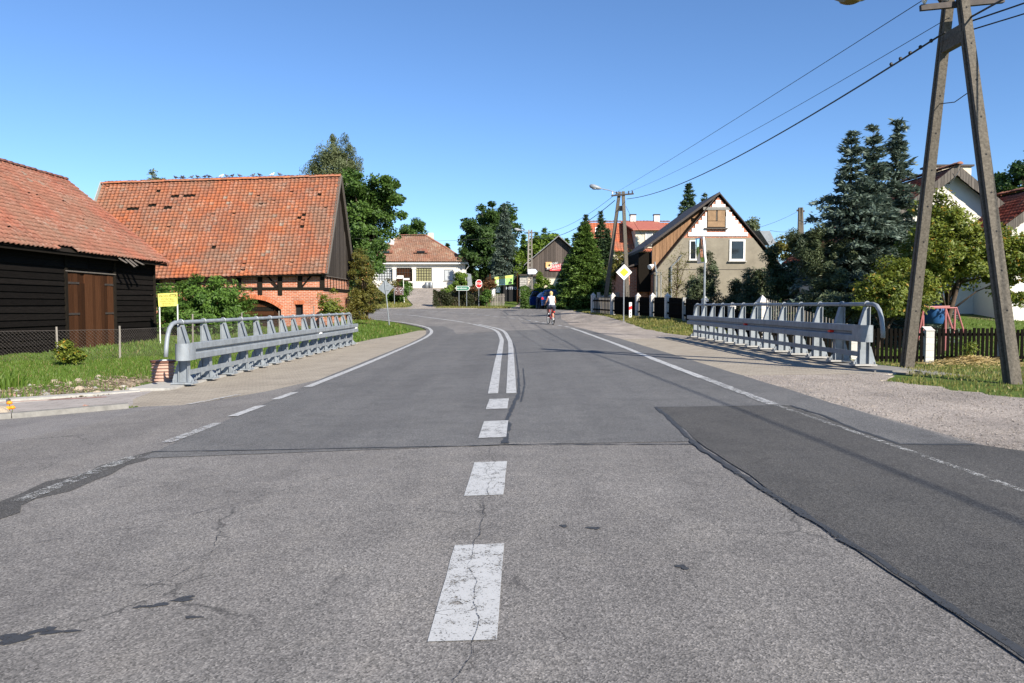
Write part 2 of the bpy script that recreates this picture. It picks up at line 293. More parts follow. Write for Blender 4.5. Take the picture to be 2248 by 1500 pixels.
# ------------------------------------------------------------------ mesh helpers
class MB:
    def __init__(s): s.v = []; s.f = []; s.mi = []
    def add(s, V, Fs, mi=0):
        o = len(s.v); s.v.extend(tuple(map(float, q)) for q in V)
        for f in Fs: s.f.append(tuple(i + o for i in f)); s.mi.append(mi)
    def box(s, x0, x1, y0, y1, z0, z1, T=None, mi=0):
        V = [Vector((x, y, z)) for z in (z0, z1) for y in (y0, y1) for x in (x0, x1)]
        if T is not None: V = [T @ q for q in V]
        s.add(V, [(0, 2, 3, 1), (4, 5, 7, 6), (0, 1, 5, 4), (2, 6, 7, 3), (0, 4, 6, 2), (1, 3, 7, 5)], mi); return s
    def beam(s, p, q, w, h, up=(0, 0, 1), mi=0):
        p = Vector(p); q = Vector(q); d = (q - p).normalized(); up = Vector(up)
        sd = d.cross(up)
        if sd.length < 1e-4: sd = d.cross(Vector((1, 0, 0)))
        sd.normalize(); u = sd.cross(d)
        V = [c + sd * (a * w / 2) + u * (b * h / 2) for c in (p, q) for a, b in ((-1, -1), (1, -1), (1, 1), (-1, 1))]
        s.add(V, [(3, 2, 1, 0), (4, 5, 6, 7), (0, 1, 5, 4), (1, 2, 6, 5), (2, 3, 7, 6), (3, 0, 4, 7)], mi); return s
    def tube(s, pts, r, n=8, mi=0, cap=True):
        pts = [Vector(p) for p in pts]; k = len(pts)
        rs = r if isinstance(r, (list, tuple)) else [r] * k
        V = []; prev = None
        for i, p in enumerate(pts):
            d = (pts[min(i + 1, k - 1)] - pts[max(i - 1, 0)]).normalized()
            if prev is None:
                a = d.cross(Vector((0, 0, 1)));
                if a.length < 1e-3: a = d.cross(Vector((1, 0, 0)))
            else: a = prev - d * prev.dot(d)
            a.normalize(); b = d.cross(a); prev = a
            for j in range(n):
                t = 2 * math.pi * j / n; V.append(p + (a * math.cos(t) + b * math.sin(t)) * rs[i])
        Fs = [(i * n + j, i * n + (j + 1) % n, (i + 1) * n + (j + 1) % n, (i + 1) * n + j) for i in range(k - 1) for j in range(n)]
        if cap: Fs += [tuple(range(n - 1, -1, -1)), tuple((k - 1) * n + j for j in range(n))]
        s.add(V, Fs, mi); return s
    def prism(s, pts, off, mi=0):            # polygon pts pushed along off
        pts = [Vector(p) for p in pts]; off = Vector(off); n = len(pts)
        V = pts + [p + off for p in pts]
        s.add(V, [tuple(range(n)), tuple(range(2 * n - 1, n - 1, -1))] + [(j, i, n + i, n + j) for i in range(n) for j in [(i + 1) % n]], mi); return s
    def ball(s, c, r, n=8, m=6, mi=0, sc=(1, 1, 1)):
        c = Vector(c); V = [c + Vector((0, 0, r * sc[2]))]
        for i in range(1, m):
            t = math.pi * i / m
            for j in range(n):
                a = 2 * math.pi * j / n; V.append(c + Vector((r * sc[0] * math.sin(t) * math.cos(a), r * sc[1] * math.sin(t) * math.sin(a), r * sc[2] * math.cos(t))))
        V.append(c - Vector((0, 0, r * sc[2]))); L = len(V) - 1; Fs = []
        for j in range(n): Fs.append((0, 1 + j, 1 + (j + 1) % n)); Fs.append((L, L - n + (j + 1) % n, L - n + j))
        for i in range(m - 2):
            for j in range(n): Fs.append((1 + i * n + j, 1 + (i + 1) * n + j, 1 + (i + 1) * n + (j + 1) % n, 1 + i * n + (j + 1) % n))
        s.add(V, Fs, mi); return s
    def mesh(s, name, mats, smooth=False):
        me = bpy.data.meshes.new(name); me.from_pydata(s.v, [], s.f)
        for m in (mats if isinstance(mats, (list, tuple)) else [mats]): me.materials.append(M[m] if isinstance(m, str) else m)
        if any(s.mi): me.polygons.foreach_set('material_index', s.mi)
        if smooth: me.polygons.foreach_set('use_smooth', [True] * len(me.polygons))
        me.update(); return me
    def build(s, name, mats, parent=None, smooth=False): return obj(name, s.mesh(name, mats, smooth), parent)
def obj(name, data, parent=None, mw=None):
    o = bpy.data.objects.new(name, data); COL.objects.link(o)
    if parent is not None:
        o.parent = parent; o.matrix_parent_inverse = PARINV[parent.name]
    if mw is not None: o.matrix_basis = mw
    PARINV[o.name] = (PARINV[parent.name] if parent is not None and False else Matrix.Identity(4))
    if mw is not None: PARINV[o.name] = mw.inverted()
    return o
PARINV = {}
def tag(o, label, cat, group=None):
    o['label'] = label; o['category'] = cat
    if group: o['group'] = group
    return o
def thing(name, label, cat, loc=(0, 0, 0), group=None):
    o = bpy.data.objects.new(name, None); COL.objects.link(o); o.location = loc; o.empty_display_size = .2
    PARINV[o.name] = Matrix.Translation(-Vector(loc)); return tag(o, label, cat, group)
def struct(o, kind='structure'): o['kind'] = kind; return o
def arr_mesh(name, V, Fq, mats, tint=None, smooth=False):      # numpy verts, faces (all the same size)
    me = bpy.data.meshes.new(name); n = Fq.shape[1]
    me.vertices.add(len(V)); me.vertices.foreach_set('co', np.ascontiguousarray(V, dtype=np.float32).ravel())
    me.loops.add(Fq.size); me.loops.foreach_set('vertex_index', np.ascontiguousarray(Fq, dtype=np.int32).ravel())
    me.polygons.add(len(Fq)); me.polygons.foreach_set('loop_start', np.arange(0, Fq.size, n, dtype=np.int32))
    me.update(calc_edges=True)
    for m in (mats if isinstance(mats, (list, tuple)) else [mats]): me.materials.append(M[m])
    if tint is not None:
        a = me.attributes.new('tint', 'FLOAT', 'POINT'); a.data.foreach_set('value', np.ascontiguousarray(tint, dtype=np.float32))
    me.polygons.foreach_set('use_smooth', np.full(len(Fq), bool(smooth)))
    return me
def text(name, s, size, mat, parent, mw, align='CENTER', ext=.002):
    c = bpy.data.curves.new(name, 'FONT'); c.body = s; c.size = size; c.align_x = align; c.align_y = 'CENTER'; c.extrude = ext; c.resolution_u = 2
    tmp = bpy.data.objects.new(name, c); COL.objects.link(tmp)
    dg = bpy.context.evaluated_depsgraph_get(); me = bpy.data.meshes.new_from_object(tmp.evaluated_get(dg)); bpy.data.objects.remove(tmp); me.materials.clear(); me.materials.append(M[mat])
    return obj(name, me, parent, mw)
def facing(loc, ang=0, tilt=0):            # upright plane frame: local x right, y up, z out towards -Y turned by ang about z
    return Matrix.Translation(Vector(loc)) @ Matrix.Rotation(ang, 4, 'Z') @ Matrix.Rotation(math.pi / 2, 4, 'X') @ Matrix.Rotation(tilt, 4, 'Z')

# ------------------------------------------------------------------ ground and road
def ground():
    xs = np.concatenate([[-900, -400, -200, -120, -80, -60, -48, -40, -35], np.arange(-30, 34.01, .5), [38, 44, 52, 64, 90, 140, 240, 450, 900]])
    ys = np.concatenate([[-80, -40, -20, -10], np.arange(-6, 100.01, .5), np.arange(102, 132, 3), [140, 155, 170, 200, 260, 350, 500, 900]])
    X, Y = np.meshgrid(xs, ys); Z = H(X, Y)
    wob = .03 * np.sin(X * 1.7 + 2 * np.sin(Y * .9)) * np.cos(Y * 1.3 + X * .4)
    off_road = np.maximum(ss(6.6, 8.5, np.abs(X)), ss(74, 80, Y)); Z = Z + wob * off_road
    nx, ny = len(xs), len(ys); V = np.stack([X.ravel(), Y.ravel(), Z.ravel()], 1)
    i = np.arange(ny - 1)[:, None] * nx + np.arange(nx - 1)[None]; i = i.ravel()
    return struct(obj('ground', arr_mesh('ground', V, np.stack([i, i + 1, i + nx + 1, i + nx], 1), 'ground', None, True)))
GROUND = ground()
def strip(name, rows, off, mat, parent=None, dx=.8, dy=.5, kind=True, wob=0, skirt=.06):
    """sheet lying on the terrain between x-left and x-right, given at stations along y"""
    r = np.array(rows, float); ys = []
    for a, b in zip(r[:-1, 0], r[1:, 0]): ys += list(np.linspace(a, b, max(1, int(math.ceil((b - a) / dy))), endpoint=False))
    ys.append(r[-1, 0]); ys = np.array(ys); xl = np.interp(ys, r[:, 0], r[:, 1]); xr = np.interp(ys, r[:, 0], r[:, 2])
    if wob:
        xl = xl + RNG.normal(0, wob, len(ys)); xr = xr + RNG.normal(0, wob, len(ys))
    n = max(1, int(math.ceil(min(60, (np.max(xr - xl)) / dx)))); t = np.linspace(0, 1, n + 1)
    X = xl[:, None] + (xr - xl)[:, None] * t[None]; Yg = np.repeat(ys[:, None], n + 1, 1); Z = H(X, Yg) + off
    V = np.stack([X.ravel(), Yg.ravel(), Z.ravel()], 1); k = n + 1; m = len(ys)
    i = (np.arange(m - 1)[:, None] * k + np.arange(n)[None]).ravel(); Fq = np.stack([i, i + 1, i + k + 1, i + k], 1)
    if skirt and off >= .02:
        lo = V.copy(); lo[:, 2] -= skirt; b = len(V); V = np.vstack([V, lo]); e = np.arange(m - 1)
        L = e * k; R = e * k + n; q = np.arange(n)
        Fq = np.vstack([Fq, np.stack([L + k, L, L + b, L + k + b], 1)[:, ::-1], np.stack([R, R + k, R + k + b, R + b], 1)[:, ::-1],
                        np.stack([q, q + 1, q + 1 + b, q + b], 1)[:, ::-1], np.stack([q + 1 + (m - 1) * k, q + (m - 1) * k, q + b + (m - 1) * k, q + 1 + b + (m - 1) * k], 1)[:, ::-1]])
    o = obj(name, arr_mesh(name, V, Fq, mat), parent)
    return struct(o) if (parent is None and kind) else o
def ribbon(name, pts, w, off, mat, parent, step=.5, wob=0.):
    """painted or tarred line of width w along points (x, y)"""
    P = np.array(pts, float); seg = np.hypot(*np.diff(P, axis=0).T); s = np.concatenate([[0], np.cumsum(seg)])
    u = np.linspace(0, s[-1], max(2, int(s[-1] / step) + 1)); X = np.interp(u, s, P[:, 0]); Y = np.interp(u, s, P[:, 1])
    tx, ty = np.gradient(X, u), np.gradient(Y, u); l = np.hypot(tx, ty); nx, ny = ty / l, -tx / l
    ww = (np.interp(u, s, w) if np.ndim(w) else np.full(len(u), w)) / 2
    wl = ww * (1 + RNG.normal(0, wob, len(u))) if wob else ww; wr = ww * (1 + RNG.normal(0, wob, len(u))) if wob else ww
    A = np.stack([X - nx * wl, Y - ny * wl], 1); B = np.stack([X + nx * wr, Y + ny * wr], 1)
    V = np.empty((2 * len(u), 3)); V[0::2, :2] = A; V[1::2, :2] = B; V[:, 2] = H(V[:, 0], V[:, 1]) + off
    i = np.arange(len(u) - 1) * 2; Fq = np.stack([i, i + 1, i + 3, i + 2], 1)
    return obj(name, arr_mesh(name, V, Fq, mat), parent)
def smooth_path(pts, n=12):
    P = [np.array(p, float) for p in pts]; out = []
    for i in range(len(P) - 1):
        p0, p1, p2, p3 = P[max(i - 1, 0)], P[i], P[i + 1], P[min(i + 2, len(P) - 1)]
        for t in np.linspace(0, 1, n, endpoint=False):
            out.append(.5 * ((2 * p1) + (p2 - p0) * t + (2 * p0 - 5 * p1 + 4 * p2 - p3) * t * t + (3 * p1 - p0 - 3 * p2 + p3) * t ** 3))
    out.append(P[-1]); return [tuple(q) for q in out]
strip('side_road', [(-6, -34, -7.6), (2, -20.4, -6.8), (5.2, -15, -6.1), (6.2, -13.3, -5.8), (9.26, -8.02, -5.08), (10.4, -6.1, -5.08), (10.9, -5.25, -4.74)], .03, 'asph_side', dx=.6)
road = strip('road', [(-6, -7.6, 7), (2, -6.8, 6), (5.2, -6.1, 4.6), (6.2, -5.8, 4.0), (9.26, -5.08, 3.87), (10.4, -5.08, 3.87), (11.25, -4.46, 3.88), (12.5, -3.96, 3.88), (14.2, -3.6, 3.88), (27.3, -3.75, 3.86), (35.3, -3.95, 3.5),
                      (39.3, -4.4, 3.2), (41.6, -5.05, 3.1), (44.1, -6.1, 3.2), (46.8, -7.6, 3.2), (48.4, -8.9, 3.1), (52, -12.5, 3.3), (55, -16.5, 4.6), (58, -21, 5.4), (62, -30, 6.4), (66, -45, 7), (70, -60, 7), (71.2, -12.7, 6.5), (72.2, -7, 1.5)],
             .03, 'asph_old', dx=.55)
strip('newer_asphalt', [(6.8, -3.35, 1.66), (6.9, -3.33, 3.88), (12.5, -3.5, 3.88), (14.2, -3.55, 3.88), (27.3, -3.7, 3.85), (34.0, -3.9, 3.6), (34.4, -2.3, 3.6), (36.8, 1.6, 3.4)], .034, 'asph_new', road, wob=.012, skirt=0, dx=.15)
strip('newer_asphalt', [(6.42, 3.33, 3.9), (6.89, 3.33, 3.88)], .0335, 'asph_new', road, skirt=0)
strip('newer_asphalt', [(34.05, -3.88, -2.45), (38, -4.15, -2.9), (41.7, -4.95, -3.75)], .034, 'asph_new', road, skirt=0, dx=.15)
strip('repair_patch', [(.5, 1.75, 5.4), (5.9, 1.68, 4.3), (6.5, 1.66, 3.9), (6.52, 1.66, 3.32), (9.08, 1.72, 3.27)], .037, 'asph_patch', road, wob=.012, skirt=0, dx=.3)
strip('repair_patch', [(2.5, -3.85, -3.2), (5.0, -3.66, -3.28), (6.9, -3.5, -3.2), (7.15, -3.42, -3.3)], .0335, 'asph_patch', road, wob=.05, skirt=0, dy=.2)
for pts, w, wb in (([(1.78, .5), (1.78, 2.6), (1.70, 4.2), (1.63, 5.6), (1.60, 6.7), (1.68, 8), (1.72, 9.1)], .046, .35), ([(1.72, 9.1), (3.25, 9.06)], .02, .2), ([(3.29, 9.05), (3.35, 8.2), (3.28, 7.3), (3.31, 6.5), (3.9, 6.42)], .045, .35),
                   ([(1.6, 6.66), (-.4, 6.8), (-1.8, 6.92), (-3.35, 7.1)], .028, .4), ([(-.06, 6.85), (-.05, 8.3), (.02, 9.5), (.10, 10.8), (.12, 14), (.1, 22), (-.05, 29)], [.07, .06, .05, .04, .025, .02, .02], .4), ([(.12, 9.8), (.20, 12), (.22, 15)], .02, .5)):
    ribbon('tar_seal', pts, w, .039, 'tar', road, .12, wb)
def crack_line(pts, w):
    P = np.array(pts, float); sg = np.concatenate([[0], np.cumsum(np.hypot(*np.diff(P, axis=0).T))]); u = np.arange(0, sg[-1], .05)
    wk = np.cumsum(RNG.normal(0, .011, len(u))); wk -= np.linspace(0, wk[-1], len(u)); ribbon('crack', list(zip(np.interp(u, sg, P[:, 0]) + wk, np.interp(u, sg, P[:, 1]))), w, .0365, 'crack', road, .04, .5)
for pts, w in (([(-.2, 1.9), (-.22, 2.8), (-.17, 3.9), (-.2, 4.9), (-.18, 6.0), (-.2, 6.8)], .0026), ([(-1.7, 3.45), (-1.5, 3.9), (-1.75, 4.5)], .003), ([(-.9, 4.9), (-.3, 4.55), (-.2, 4.5)], .003), ([(-3.3, 4.0), (-2.2, 4.5), (-1.2, 5.9)], .004)): crack_line(pts, w)
def blob(cx, cy, a, b, ang, seed):
    r = np.random.default_rng(seed); n = 22; t = np.linspace(0, 2 * math.pi, n, endpoint=False)
    k = 1 + .35 * np.sin(2 * t + r.uniform(0, 6)) + .25 * np.sin(3 * t + r.uniform(0, 6)) + r.normal(0, .08, n)
    u, v = a * k * np.cos(t), b * k * np.sin(t); c, s = math.cos(ang), math.sin(ang)
    X = cx + u * c - v * s; Y = cy + u * s + v * c
    mb = MB(); mb.add([(x, y, hz(x, y) + .0335) for x, y in zip(X, Y)], [tuple(range(n))]); mb.build('tar_spot', 'tar', road)
for k, q in enumerate([(-1.97, 2.97, .07, .045, .3), (-1.90, 3.04, .05, .03, .9), (-1.82, 3.02, .06, .02, .1), (-1.60, 3.26, .03, .016, 0), (-1.53, 3.27, .05, .018, .1), (-1.45, 3.33, .055, .025, .3), (-1.32, 3.12, .035, .012, .1), (.80, 3.55, .028, .03, 0), (.455, 4.2, .03, .03, 0), (.29, 4.25, .025, .02, .8), (1.05, 7.6, .03, .04, 0), (.38, 7.5, .04, .03, 0)]):
    blob(*q, k)
# painted markings
y0s = [(2.8, 3.95), (4.99, 6.07), (7.15, 8.2), (9.16, 10.16)]
for a, b in y0s: ribbon('centre_dash', [(-.185, a), (-.17, b)], .26, .0335 if b < 6.8 else .041, 'paint', road, .2, .01)
cl = smooth_path([(-.27, 10.8), (-.31, 16.7), (-.34, 23), (-.42, 29.5), (-.86, 36.97), (-2.2, 43.0)]); cr = smooth_path([(-.01, 10.75), (-.02, 16.6), (-.04, 23), (-.13, 28.8), (-.53, 36.8), (-1.85, 42.6)])
ribbon('centre_line', cl, .145, .041, 'paint', road, .4, .01); ribbon('centre_line', cr, .145, .041, 'paint', road, .4, .01)
def dashes(name, path, d, g, w, mat, start=0.):
    P = np.array(path); s = np.concatenate([[0], np.cumsum(np.hypot(*np.diff(P, axis=0).T))]); u = start
    while u + d < s[-1]:
        ribbon(name, [(np.interp(q, s, P[:, 0]), np.interp(q, s, P[:, 1])) for q in np.linspace(u, u + d, 4)], w, .041, mat, road, .4); u += d + g
far_c = smooth_path([(-2.2, 43.06), (-2.98, 45.3), (-4.82, 49.58), (-7.47, 55.6), (-10.6, 60.2), (-16, 65), (-26, 70)])
dashes('centre_dash', far_c[:9], 1.0, .45, .16, 'paint', .3); ribbon('centre_line', far_c[10:38], .16, .041, 'paint', road, .5); dashes('centre_dash', far_c[39:], 1.5, 1.6, .18, 'paint')
ledge = smooth_path([(-3.42, 12.8), (-3.42, 18.3), (-3.55, 27.3), (-3.75, 35.3), (-4.2, 39.25), (-4.85, 41.64), (-5.86, 44.14), (-7.33, 46.6), (-8.65, 48.3), (-12.5, 52.2)])
ribbon('edge_line', ledge, .15, .041, 'paint', road, .4, .01)
for a, b, mt in ((11.1, 12.0, 'paint'), (9.4, 10.4, 'paint'), (7.6, 8.85, 'paint_worn'), (5.3, 6.9, 'paint_faint')): ribbon('edge_dash', [(-3.44, a), (-3.41, b)], .13, .041, mt, road, .3, .03)
ribbon('edge_line', [(-4.62, 10.9), (-4.28, 12.0)], .10, .041, 'paint_worn', road, .2)
ribbon('edge_line', [(3.13, 9.15), (3.13, 12.6)], .14, .041, 'paint_worn', road, .2, .12)
redge = smooth_path([(3.13, 12.6), (3.13, 16), (3.2, 25.4), (3.1, 33), (2.88, 37.6)])
ribbon('edge_line', redge, .15, .041, 'paint', road, .3, .08); ribbon('edge_line', [(3.30, 3.0), (3.24, 6), (3.14, 9.1)], .06, .041, 'paint_faint', road, .3, .05)
rd = smooth_path([(2.85, 38.2), (2.15, 42.23), (.74, 48.0), (-.85, 52.6), (-3.8, 59.5), (-8, 66), (-14, 71)])
dashes('edge_dash', rd, .95, .75, .15, 'paint')
# verges, pavements, driveway
strip('gravel_verge', [(-6, 6.4, 12), (2, 5.6, 9.5), (5.9, 3.9, 7.6), (6.6, 3.78, 7.3), (9.4, 3.8, 6.35), (10.9, 3.8, 6.05), (11.8, 3.8, 5.7), (12.4, 3.8, 6.2), (13.2, 3.8, 6.4)], .022, 'gravel', dx=.5, wob=.09, dy=.25)
strip('pavement_right', [(13.0, 3.78, 6.95), (27.2, 3.8, 6.95)], .026, 'setts', dx=.5)
strip('gravel_verge', [(27.2, 3.75, 6.9), (31, 3.6, 6.35), (39, 3.1, 6.2), (44, 3.0, 5.6), (47.5, 3.0, 4.9), (53, 3.0, 4.5), (58, 5.2, 7.5), (66, 6, 9)], .022, 'gravel', dx=.5, wob=.04)
strip('pavement_left', [(10.95, -5.35, -4.55), (11.25, -6.3, -4.4), (12.5, -6.55, -3.93), (14.2, -6.5, -3.56), (27.3, -6.45, -3.68), (33, -6.0, -3.85), (36.0, -5.2, -3.95), (38.3, -4.7, -4.2)], .024, 'setts', dx=.5)
side_walk = strip('side_walk', [(1.0, -25.3, -22.4), (10.05, -9.9, -6.9), (10.9, -8.7, -5.5), (11.3, -8.2, -5.6), (12.0, -7.3, -5.95), (13.2, -6.5, -6.2)], .028, 'slabs', dx=.6)
ribbon('red_border', [(-17, 4.75), (-7.0, 10.35), (-5.9, 10.9)], .12, .033, 'redpave', side_walk); ribbon('red_border', [(-17, 6.6), (-8.6, 11.3), (-6.6, 12.45)], .10, .033, 'redpave', side_walk)
mb = MB()
for k in range(12):
    a = Vector((-5.42 - 1.2 * k, 10.80 - .70 * k, 0)); b = a + Vector((-1.19, -.695, 0))
    a.z = hz(a.x, a.y); b.z = hz(b.x, b.y)
    q = MB().beam(a + Vector((0, 0, .025)), b + Vector((0, 0, .025)), .15, .15); o = q.build('kerb_stone', 'concrete')
    if k == 0: kerb = struct(o); o.name = 'kerb'
    else: o.parent = kerb
mb = MB()
for a, b in (((-9.6, 11.35), (-7.95, 12.05)), ((-7.93, 12.06), (-6.5, 13.3))):
    mb.beam((*a, hz(*a) - .01), (*b, hz(*b) - .01), .26, .12)
mb.beam((-6.3, 13.3, hz(-6.3, 13.3)), (-6.3, 29.6, hz(-6.3, 29)), .72, .15)
struct(mb.build('concrete_edge', 'concrete_pale'))
bridge_edge = MB().box(6.25, 6.95, 13.2, 27.4, -.3, hz(6.5, 20) + .05); struct(bridge_edge.build('bridge_kerb', 'concrete'))
strip('driveway', [(71.8, -12.2, -3.2), (74, -10.2, -6.0), (80, -10.3, -6.9), (88, -12.0, -7.5), (97, -14.5, -7.0), (104, -18, -5), (106, -20, -4)], .065, 'gravel', dx=.8)
strip('path', [(71.9, -.2, 1.6), (76, .2, 1.5), (84, .9, 2.1), (90, 1.2, 2.4)], .065, 'gravel', dx=.6)

strip('soil', [(12.3, -9.6, -7.3), (13.4, -9.7, -6.7), (15, -9.2, -6.7), (17, -8.2, -6.7), (19.5, -7.4, -6.7)], .012, 'soil', wob=.12, skirt=0, dy=.25)
# ------------------------------------------------------------------ grass
def grass(name, n, xf, yr, hmin, hmax, mat, label, w=.012, keep=None, lean=.35):
    y = RNG.uniform(yr[0], yr[1], n); u = RNG.uniform(0, 1, n); xl, xr = xf(y); x = xl + (xr - xl) * u
    if keep is not None: k = keep(x, y); x, y = x[k], y[k]
    pat = .5 + .5 * np.sin(x * 1.9 + 1.3 * np.sin(y * 1.1)) * np.cos(y * 1.6 + x * .5)
    k = RNG.uniform(0, 1, len(x)) < (.35 + .65 * pat); x, y, pat = x[k], y[k], pat[k]; n = len(x)
    z = H(x, y) - .01; hh = (hmin + (hmax - hmin) * RNG.beta(2, 2.5, n)) * (.65 + .55 * pat); a = RNG.uniform(0, 2 * math.pi, n); ln = RNG.normal(0, lean, n) * hh; la = RNG.uniform(0, 2 * math.pi, n)
    ww = w * RNG.uniform(.6, 1.5, n); dx, dy = np.cos(a) * ww, np.sin(a) * ww
    lx, ly = np.cos(la) * ln, np.sin(la) * ln
    V = np.empty((n, 5, 3)); V[:, 0] = np.stack([x - dx, y - dy, z], 1); V[:, 1] = np.stack([x + dx, y + dy, z], 1)
    V[:, 2] = np.stack([x + dx * .75 + lx * .35, y + dy * .75 + ly * .35, z + hh * .6], 1); V[:, 3] = np.stack([x - dx * .75 + lx * .35, y - dy * .75 + ly * .35, z + hh * .6], 1); V[:, 4] = np.stack([x + lx, y + ly, z + hh], 1)
    i = np.arange(n)[:, None] * 5; Fq = np.vstack([i + [[0, 1, 2]], i + [[0, 2, 3]], i + [[3, 2, 4]]])
    t = np.repeat(np.clip(RNG.normal(.45, .22, n) + .2 * (pat - .5), 0, .96) , 5); t = np.where(np.repeat(RNG.uniform(0, 1, n) < .08, 5), 1.0, t)
    o = obj(name, arr_mesh(name, V.reshape(-1, 3), Fq, mat, t)); o['kind'] = 'stuff'; o['label'] = label; o['category'] = 'grass'; return o
def barn_x(y): return np.full_like(np.asarray(y, float), -15.15)
bank = lambda y: (np.maximum(barn_x(y) + .02, -22.0), np.interp(y, [4, 10, 11.8, 13.3, 14, 34], [-18, -9.9, -8.1, -6.9, -6.75, -6.7]))
stony = lambda x, y: ~((y < np.interp(x, [-9.3, -6.6], [13.6, 20])) & (x > -10.2) & (RNG.uniform(0, 1, len(x)) < .8))
grass('bank_grass', 120000, bank, (11.5, 24), .04, .14, 'grass', 'lush green grass on the bank below the black barn', .007, stony)
grass('bank_grass', 30000, lambda y: (np.full_like(y, -22.), np.full_like(y, -6.8)), (24, 42), .06, .2, 'grass', 'green grass between the two barns and the bridge railing', .014, lambda x, y: x > barn_x(y) + .1)
grass('tall_weeds', 5000, lambda y: (np.interp(y, [11, 14], [-12.5, -13.3]), np.interp(y, [11, 13.6], [-9.4, -9.0])), (11.5, 14.2), .15, .38, 'grass', 'taller dark green weeds at the left end of the bank', .016)
grass('verge_grass', 16000, lambda y: (np.interp(y, [29, 33, 36, 38.3, 44, 47], [-6.3, -6.0, -5.25, -4.95, -6.5, -8.1]), np.interp(y, [29, 47], [-6.2, -8.0]) * 0 + np.interp(y, [29, 33, 36, 38.3, 44, 47], [-6.3, -6.0, -5.25, -4.95, -6.5, -8.1]) - 5), (29, 47), .06, .2, 'grass', 'grass on the inside of the bend past the left railing', .016)
grass('verge_grass', 34000, lambda y: (np.interp(y, [6, 9.4, 10.9, 11.8, 12.6, 15], [7.6, 6.35, 6.05, 5.75, 6.6, 7.3]), np.full_like(y, 13.)), (6.5, 20), .03, .10, 'grass_dry', 'short dry grass around the concrete pole by the gravel', .008)
grass('verge_grass', 26000, lambda y: (np.interp(y, [27, 31, 39, 44, 47.5, 53], [6.9, 6.35, 6.2, 5.6, 4.9, 4.4]), fence_x(y) + .5), (27, 53), .05, .15, 'grass_dry', 'dry grass strip along the dark board fence', .014)
grass('garden_lawn', 30000, lambda y: (np.full_like(y, 9.0), np.full_like(y, 25.)), (22.2, 36), .04, .12, 'grass', 'sunny lawn behind the low picket fence', .016)
grass('far_grass', 9000, lambda y: (np.full_like(y, -7.3), np.full_like(y, -.2)), (72.3, 77.2), .08, .22, 'grass_dry', 'yellowed grass strip in front of the far hedge', .03)
grass('far_grass', 9000, lambda y: (np.full_like(y, -17.), np.interp(y, [71, 74, 80, 88, 97], [-12.4, -10.4, -10.5, -12.1, -14.6])), (71.5, 92), .1, .3, 'grass_dry', 'rough grass left of the driveway to the white bungalow', .035)
grass('far_grass', 3500, lambda y: (np.interp(y, [53, 60], [4.4, 6.5]), np.interp(y, [53, 60], [7.5, 8.5])), (52.5, 60), .08, .2, 'grass', 'grass under the big green spruce', .025)

def pebbles(name, n, xf, yr, smin, smax, mat, label):
    y = RNG.uniform(*yr, n); xl, xr = xf(y); x = xl + (xr - xl) * RNG.beta(1.0, 1.0, n); s = smin + (smax - smin) * RNG.uniform(0, 1, n) ** 3; z = H(x, y) + .022 + s * .25
    O = np.array([(1, 0, 0), (-1, 0, 0), (0, 1, 0), (0, -1, 0), (0, 0, .7), (0, 0, -.7)], float); V = O[None] * (s[:, None, None] * RNG.uniform(.6, 1.3, (n, 6, 1))); a = RNG.uniform(0, 6.28, n); c, q = np.cos(a)[:, None], np.sin(a)[:, None]
    V = np.stack([V[..., 0] * c - V[..., 1] * q + x[:, None], V[..., 0] * q + V[..., 1] * c + y[:, None], V[..., 2] + z[:, None]], 2)
    Fq = np.array([(0, 2, 4), (2, 1, 4), (1, 3, 4), (3, 0, 4), (2, 0, 5), (1, 2, 5), (3, 1, 5), (0, 3, 5)]); i = np.arange(n)[:, None, None] * 6; o = obj(name, arr_mesh(name, V.reshape(-1, 3), (i + Fq[None]).reshape(-1, 3), mat)); o['kind'] = 'stuff'; o['label'] = label; o['category'] = 'gravel'
pebbles('loose_gravel', 9000, lambda y: (np.interp(y, [2, 5.9, 9.4, 13.2], [5.2, 3.7, 3.7, 3.75]), np.interp(y, [2, 5.9, 9.4, 11.8, 13.2], [9.5, 7.4, 6.3, 5.8, 6.3])), (4.5, 13), .004, .015, 'gravel', 'loose stones scattered on the pinkish gravel verge')
pebbles('loose_gravel', 1800, lambda y: (np.full_like(y, 3.45), np.full_like(y, 4.1)), (5.5, 13), .004, .014, 'asph_old', 'crumbled asphalt bits along the right road edge')
pebbles('loose_gravel', 2500, lambda y: (np.interp(y, [12.3, 19.5], [-9.5, -7.4]), np.full_like(y, -6.75)), (12.4, 19), .008, .035, 'soil', 'small rubble on the bare soil beside the left railing')

